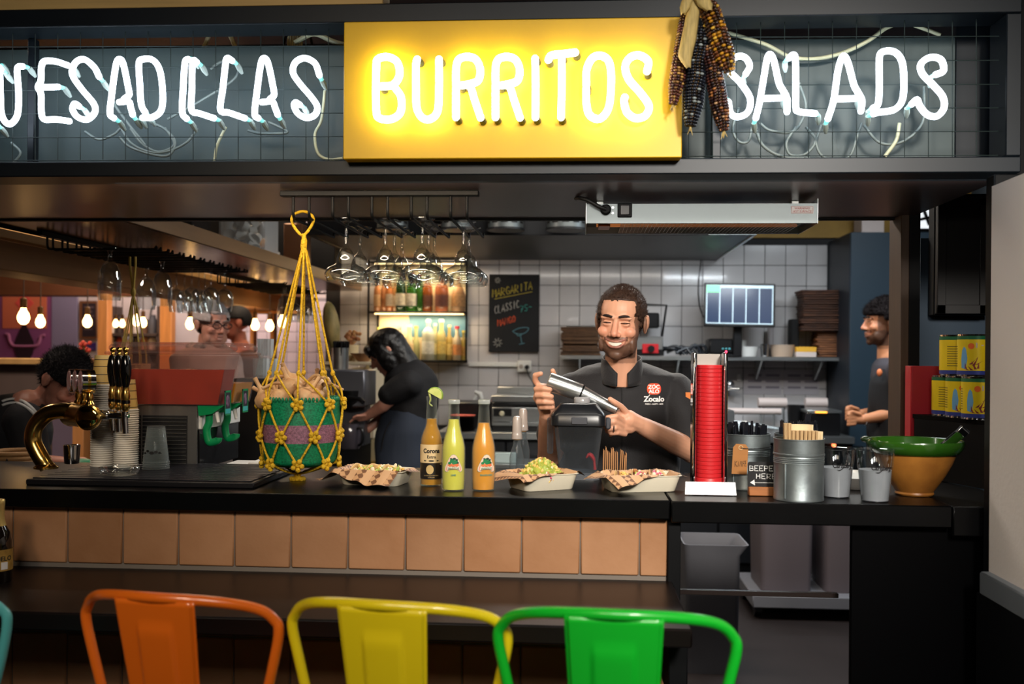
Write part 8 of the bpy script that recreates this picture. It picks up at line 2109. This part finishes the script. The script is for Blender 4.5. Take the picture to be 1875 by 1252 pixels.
q = w_(1606,682,-.15); MB().ball(q+V((.012,-.005,0)),(.016,.012,.022),12,8).build('apron_badge',M('badge_orange2',(230,130,80),.5),rm)
MB().tube([w_(1585,768,-.095)+V((0,.030*math.cos(t*.52),.030*math.sin(t*.52))) for t in range(12)],.005,6,closed=True).build('glove_cuff',M('glove_pale',(196,190,190),.4),rm)
# ---------------------------------------------------------------- bending man at the left edge
LY = 4.0
lm = person('dark haired man in a black striped top bending over at the left',(X_(20,LY),LY,0))
w_ = lambda x,y,d=0: px(x,y,LY+d)
LT = Thead(w_(118,697),R(72),R(34),R(6),1.03)
mb = MB(); head_prims(mb,LT,.7)
chain(mb,[LT @ V((0,.03,-.16)),w_(52,752),w_(10,790)],[.062,.09,.13])
chain(mb,[w_(48,770,-.16),w_(60,850,-.2),w_(120,850,-.24)],[.05,.044,.03]); hh = w_(128,848,-.24)
chain(mb,[hh,hh+V((.05,0,0))],[.027,.026])
for k in range(4): chain(mb,[hh+V((.04,-.024+.016*k,0)),hh+V((.075,-.026+.017*k,-.005)),hh+V((.09,-.026+.017*k,-.02))],[.0092,.0086,.0076],8)
chain(mb,[hh+V((.01,-.026,.01)),hh+V((.045,-.04,.008))],[.010,.0085],8)
finish(mb,.0055,2,'body',SKIN,lm,LT.inverted(),((190,132,112),(40,30,28),None,.45))
face_bits(LT,lm,(26,20,20),False)
DKH = M('hair_dark',(18,15,18),.8,spec=.25); fuzz(LT,hair_cap(LT,lambda p,d: (lambda g: g if g > -.02 else None)(p.z - ((.055 if p.y < -.035 else (-.005 if p.y < .035 else -.075)) if abs(p.x) < .055 or p.y > .03 else .02)),DKH,lm,.012,.008,200,res=(80,50)),lm,DKH,3500,.018,.0012,4,.7)
mb = MB(); chain(mb,[w_(56,756),w_(22,790),w_(-30,850),w_(-70,930),w_(-80,1050)],[.085,.16,.18,.18,.16],22); chain(mb,[w_(44,772,-.17),w_(58,830,-.2)],[.085,.07]); chain(mb,[w_(-80,1050),w_(-80,1240)],[.16,.1])
sh_l = finish(mb,.009,4,'striped_top',M('top_black',(22,22,26),.8),lm,wr=.008,wf=10)
b2_ = BVHTree.FromPolygons([tuple(v.co+lm.location) for v in sh_l.data.vertices],[tuple(p.vertices) for p in sh_l.data.polygons])
for k in range(2):
    m = MB(); pts = []
    for i in range(14):
        t = i / 13; p = px(4+62*t,742 - k*7+30*t*t - 12*math.sin(t*2.2),3.2); d = (p - CAM).normalized(); h = b2_.ray_cast(CAM,d)[0]
        if h: pts.append(h)
    if len(pts) > 3: m.tube(pts,.006,6); m.build('white_stripe',M('stripe_white',(206,206,204),.7),lm,180)
# ---------------------------------------------------------------- guests behind the dispenser
GY = 5.5
gm_ = person('grey haired guest with glasses and a patterned scarf behind the dispenser',(X_(385,GY),GY,0))
w_ = lambda x,y,d=0: px(x,y,GY+d)
GT = Thead(w_(388,594),R(52),R(8),0,1.05)
mb = MB(); head_prims(mb,GT,.75); chain(mb,[GT @ V((0,.036,-.17)),w_(378,690)],[.07,.11])
finish(mb,.006,2,'body',SKIN,gm_,GT.inverted(),((196,140,122),(150,130,120),None,.15)); face_bits(GT,gm_,(150,140,136),False)
hair_cap(GT,lambda p,d: (lambda g: g if g > -.02 else None)(p.z - ((.07 if p.y < -.03 else (.0 if p.y < .03 else -.07)) if abs(p.x) < .055 or p.y > .03 else .02)),M('hair_grey',(188,178,178),.6,var=.3,vscale=60),gm_,.014,.006,200)
GF = M('spectacles',(24,22,28),.3)
m = MB()
for s in (-1,1):
    m.tube([GT @ V((s*.032+.025*math.cos(t*.4),-.108+.004*abs(s),.006+.017*math.sin(t*.4))) for t in range(16)],.0026,6,closed=True); m.tube([GT @ V((s*.056,-.104,.010)),GT @ V((s*.082,.01,.010))],.003,6)
m.tube([GT @ V((-.008,-.11,.008)),GT @ V((.008,-.11,.008))],.0026,6); m.build('glasses',GF,gm_)
mb = MB(); loft(mb,[((w_(378,630).x,GY+.03,w_(378,630).z),.09,.09),((w_(374,650).x,GY+.03,w_(374,650).z),.2,.14),((w_(374,690).x,GY+.03,w_(374,690).z),.22,.15),((w_(374,690).x,GY+.03,.9),.2,.15),((w_(374,690).x,GY+.03,.02),.17,.13)]); finish(mb,.012,3,'jacket',M('jacket_pale',(190,180,176),.8),gm_,wr=.01)
m = MB(); c = GT @ V((0,.03,-.14)); m.tube([c+V((.085*math.cos(t*.35),.08*math.sin(t*.35),.012*math.sin(t*2))) for t in range(18)],.032,10,closed=True); m.build('scarf',M('scarf_print',(30,34,40),.8,col2=(206,210,214),vscale=45),gm_,70)
GY2 = 7.0
g2 = person('far guest with a dark cap behind the grey haired guest',(X_(430,GY2),GY2,0)); G2 = Thead(px(431,592,GY2),R(-60),0,0,1.0)
mb = MB(); head_prims(mb,G2,.7); chain(mb,[G2 @ V((0,.036,-.17)),px(434,660,GY2)],[.07,.1]); finish(mb,.007,2,'body',SKIN,g2,G2.inverted(),((214,130,110),(60,40,36),None,.3))
hair_cap(G2,lambda p,d: (lambda g: g if g > -.02 else None)(p.z - (.035 if p.y < .03 else -.02)),M('cap_dark',(26,26,32),.7),g2,.012,.0,nm='cap')
mb = MB(); q = px(434,640,GY2); loft(mb,[((q.x,GY2+.03,q.z),.09,.09),((q.x,GY2+.03,q.z - .06),.2,.13),((q.x,GY2+.03,.9),.19,.14),((q.x,GY2+.03,.02),.16,.12)]); finish(mb,.014,3,'coat',M('coat_brown',(90,60,50),.8),g2)
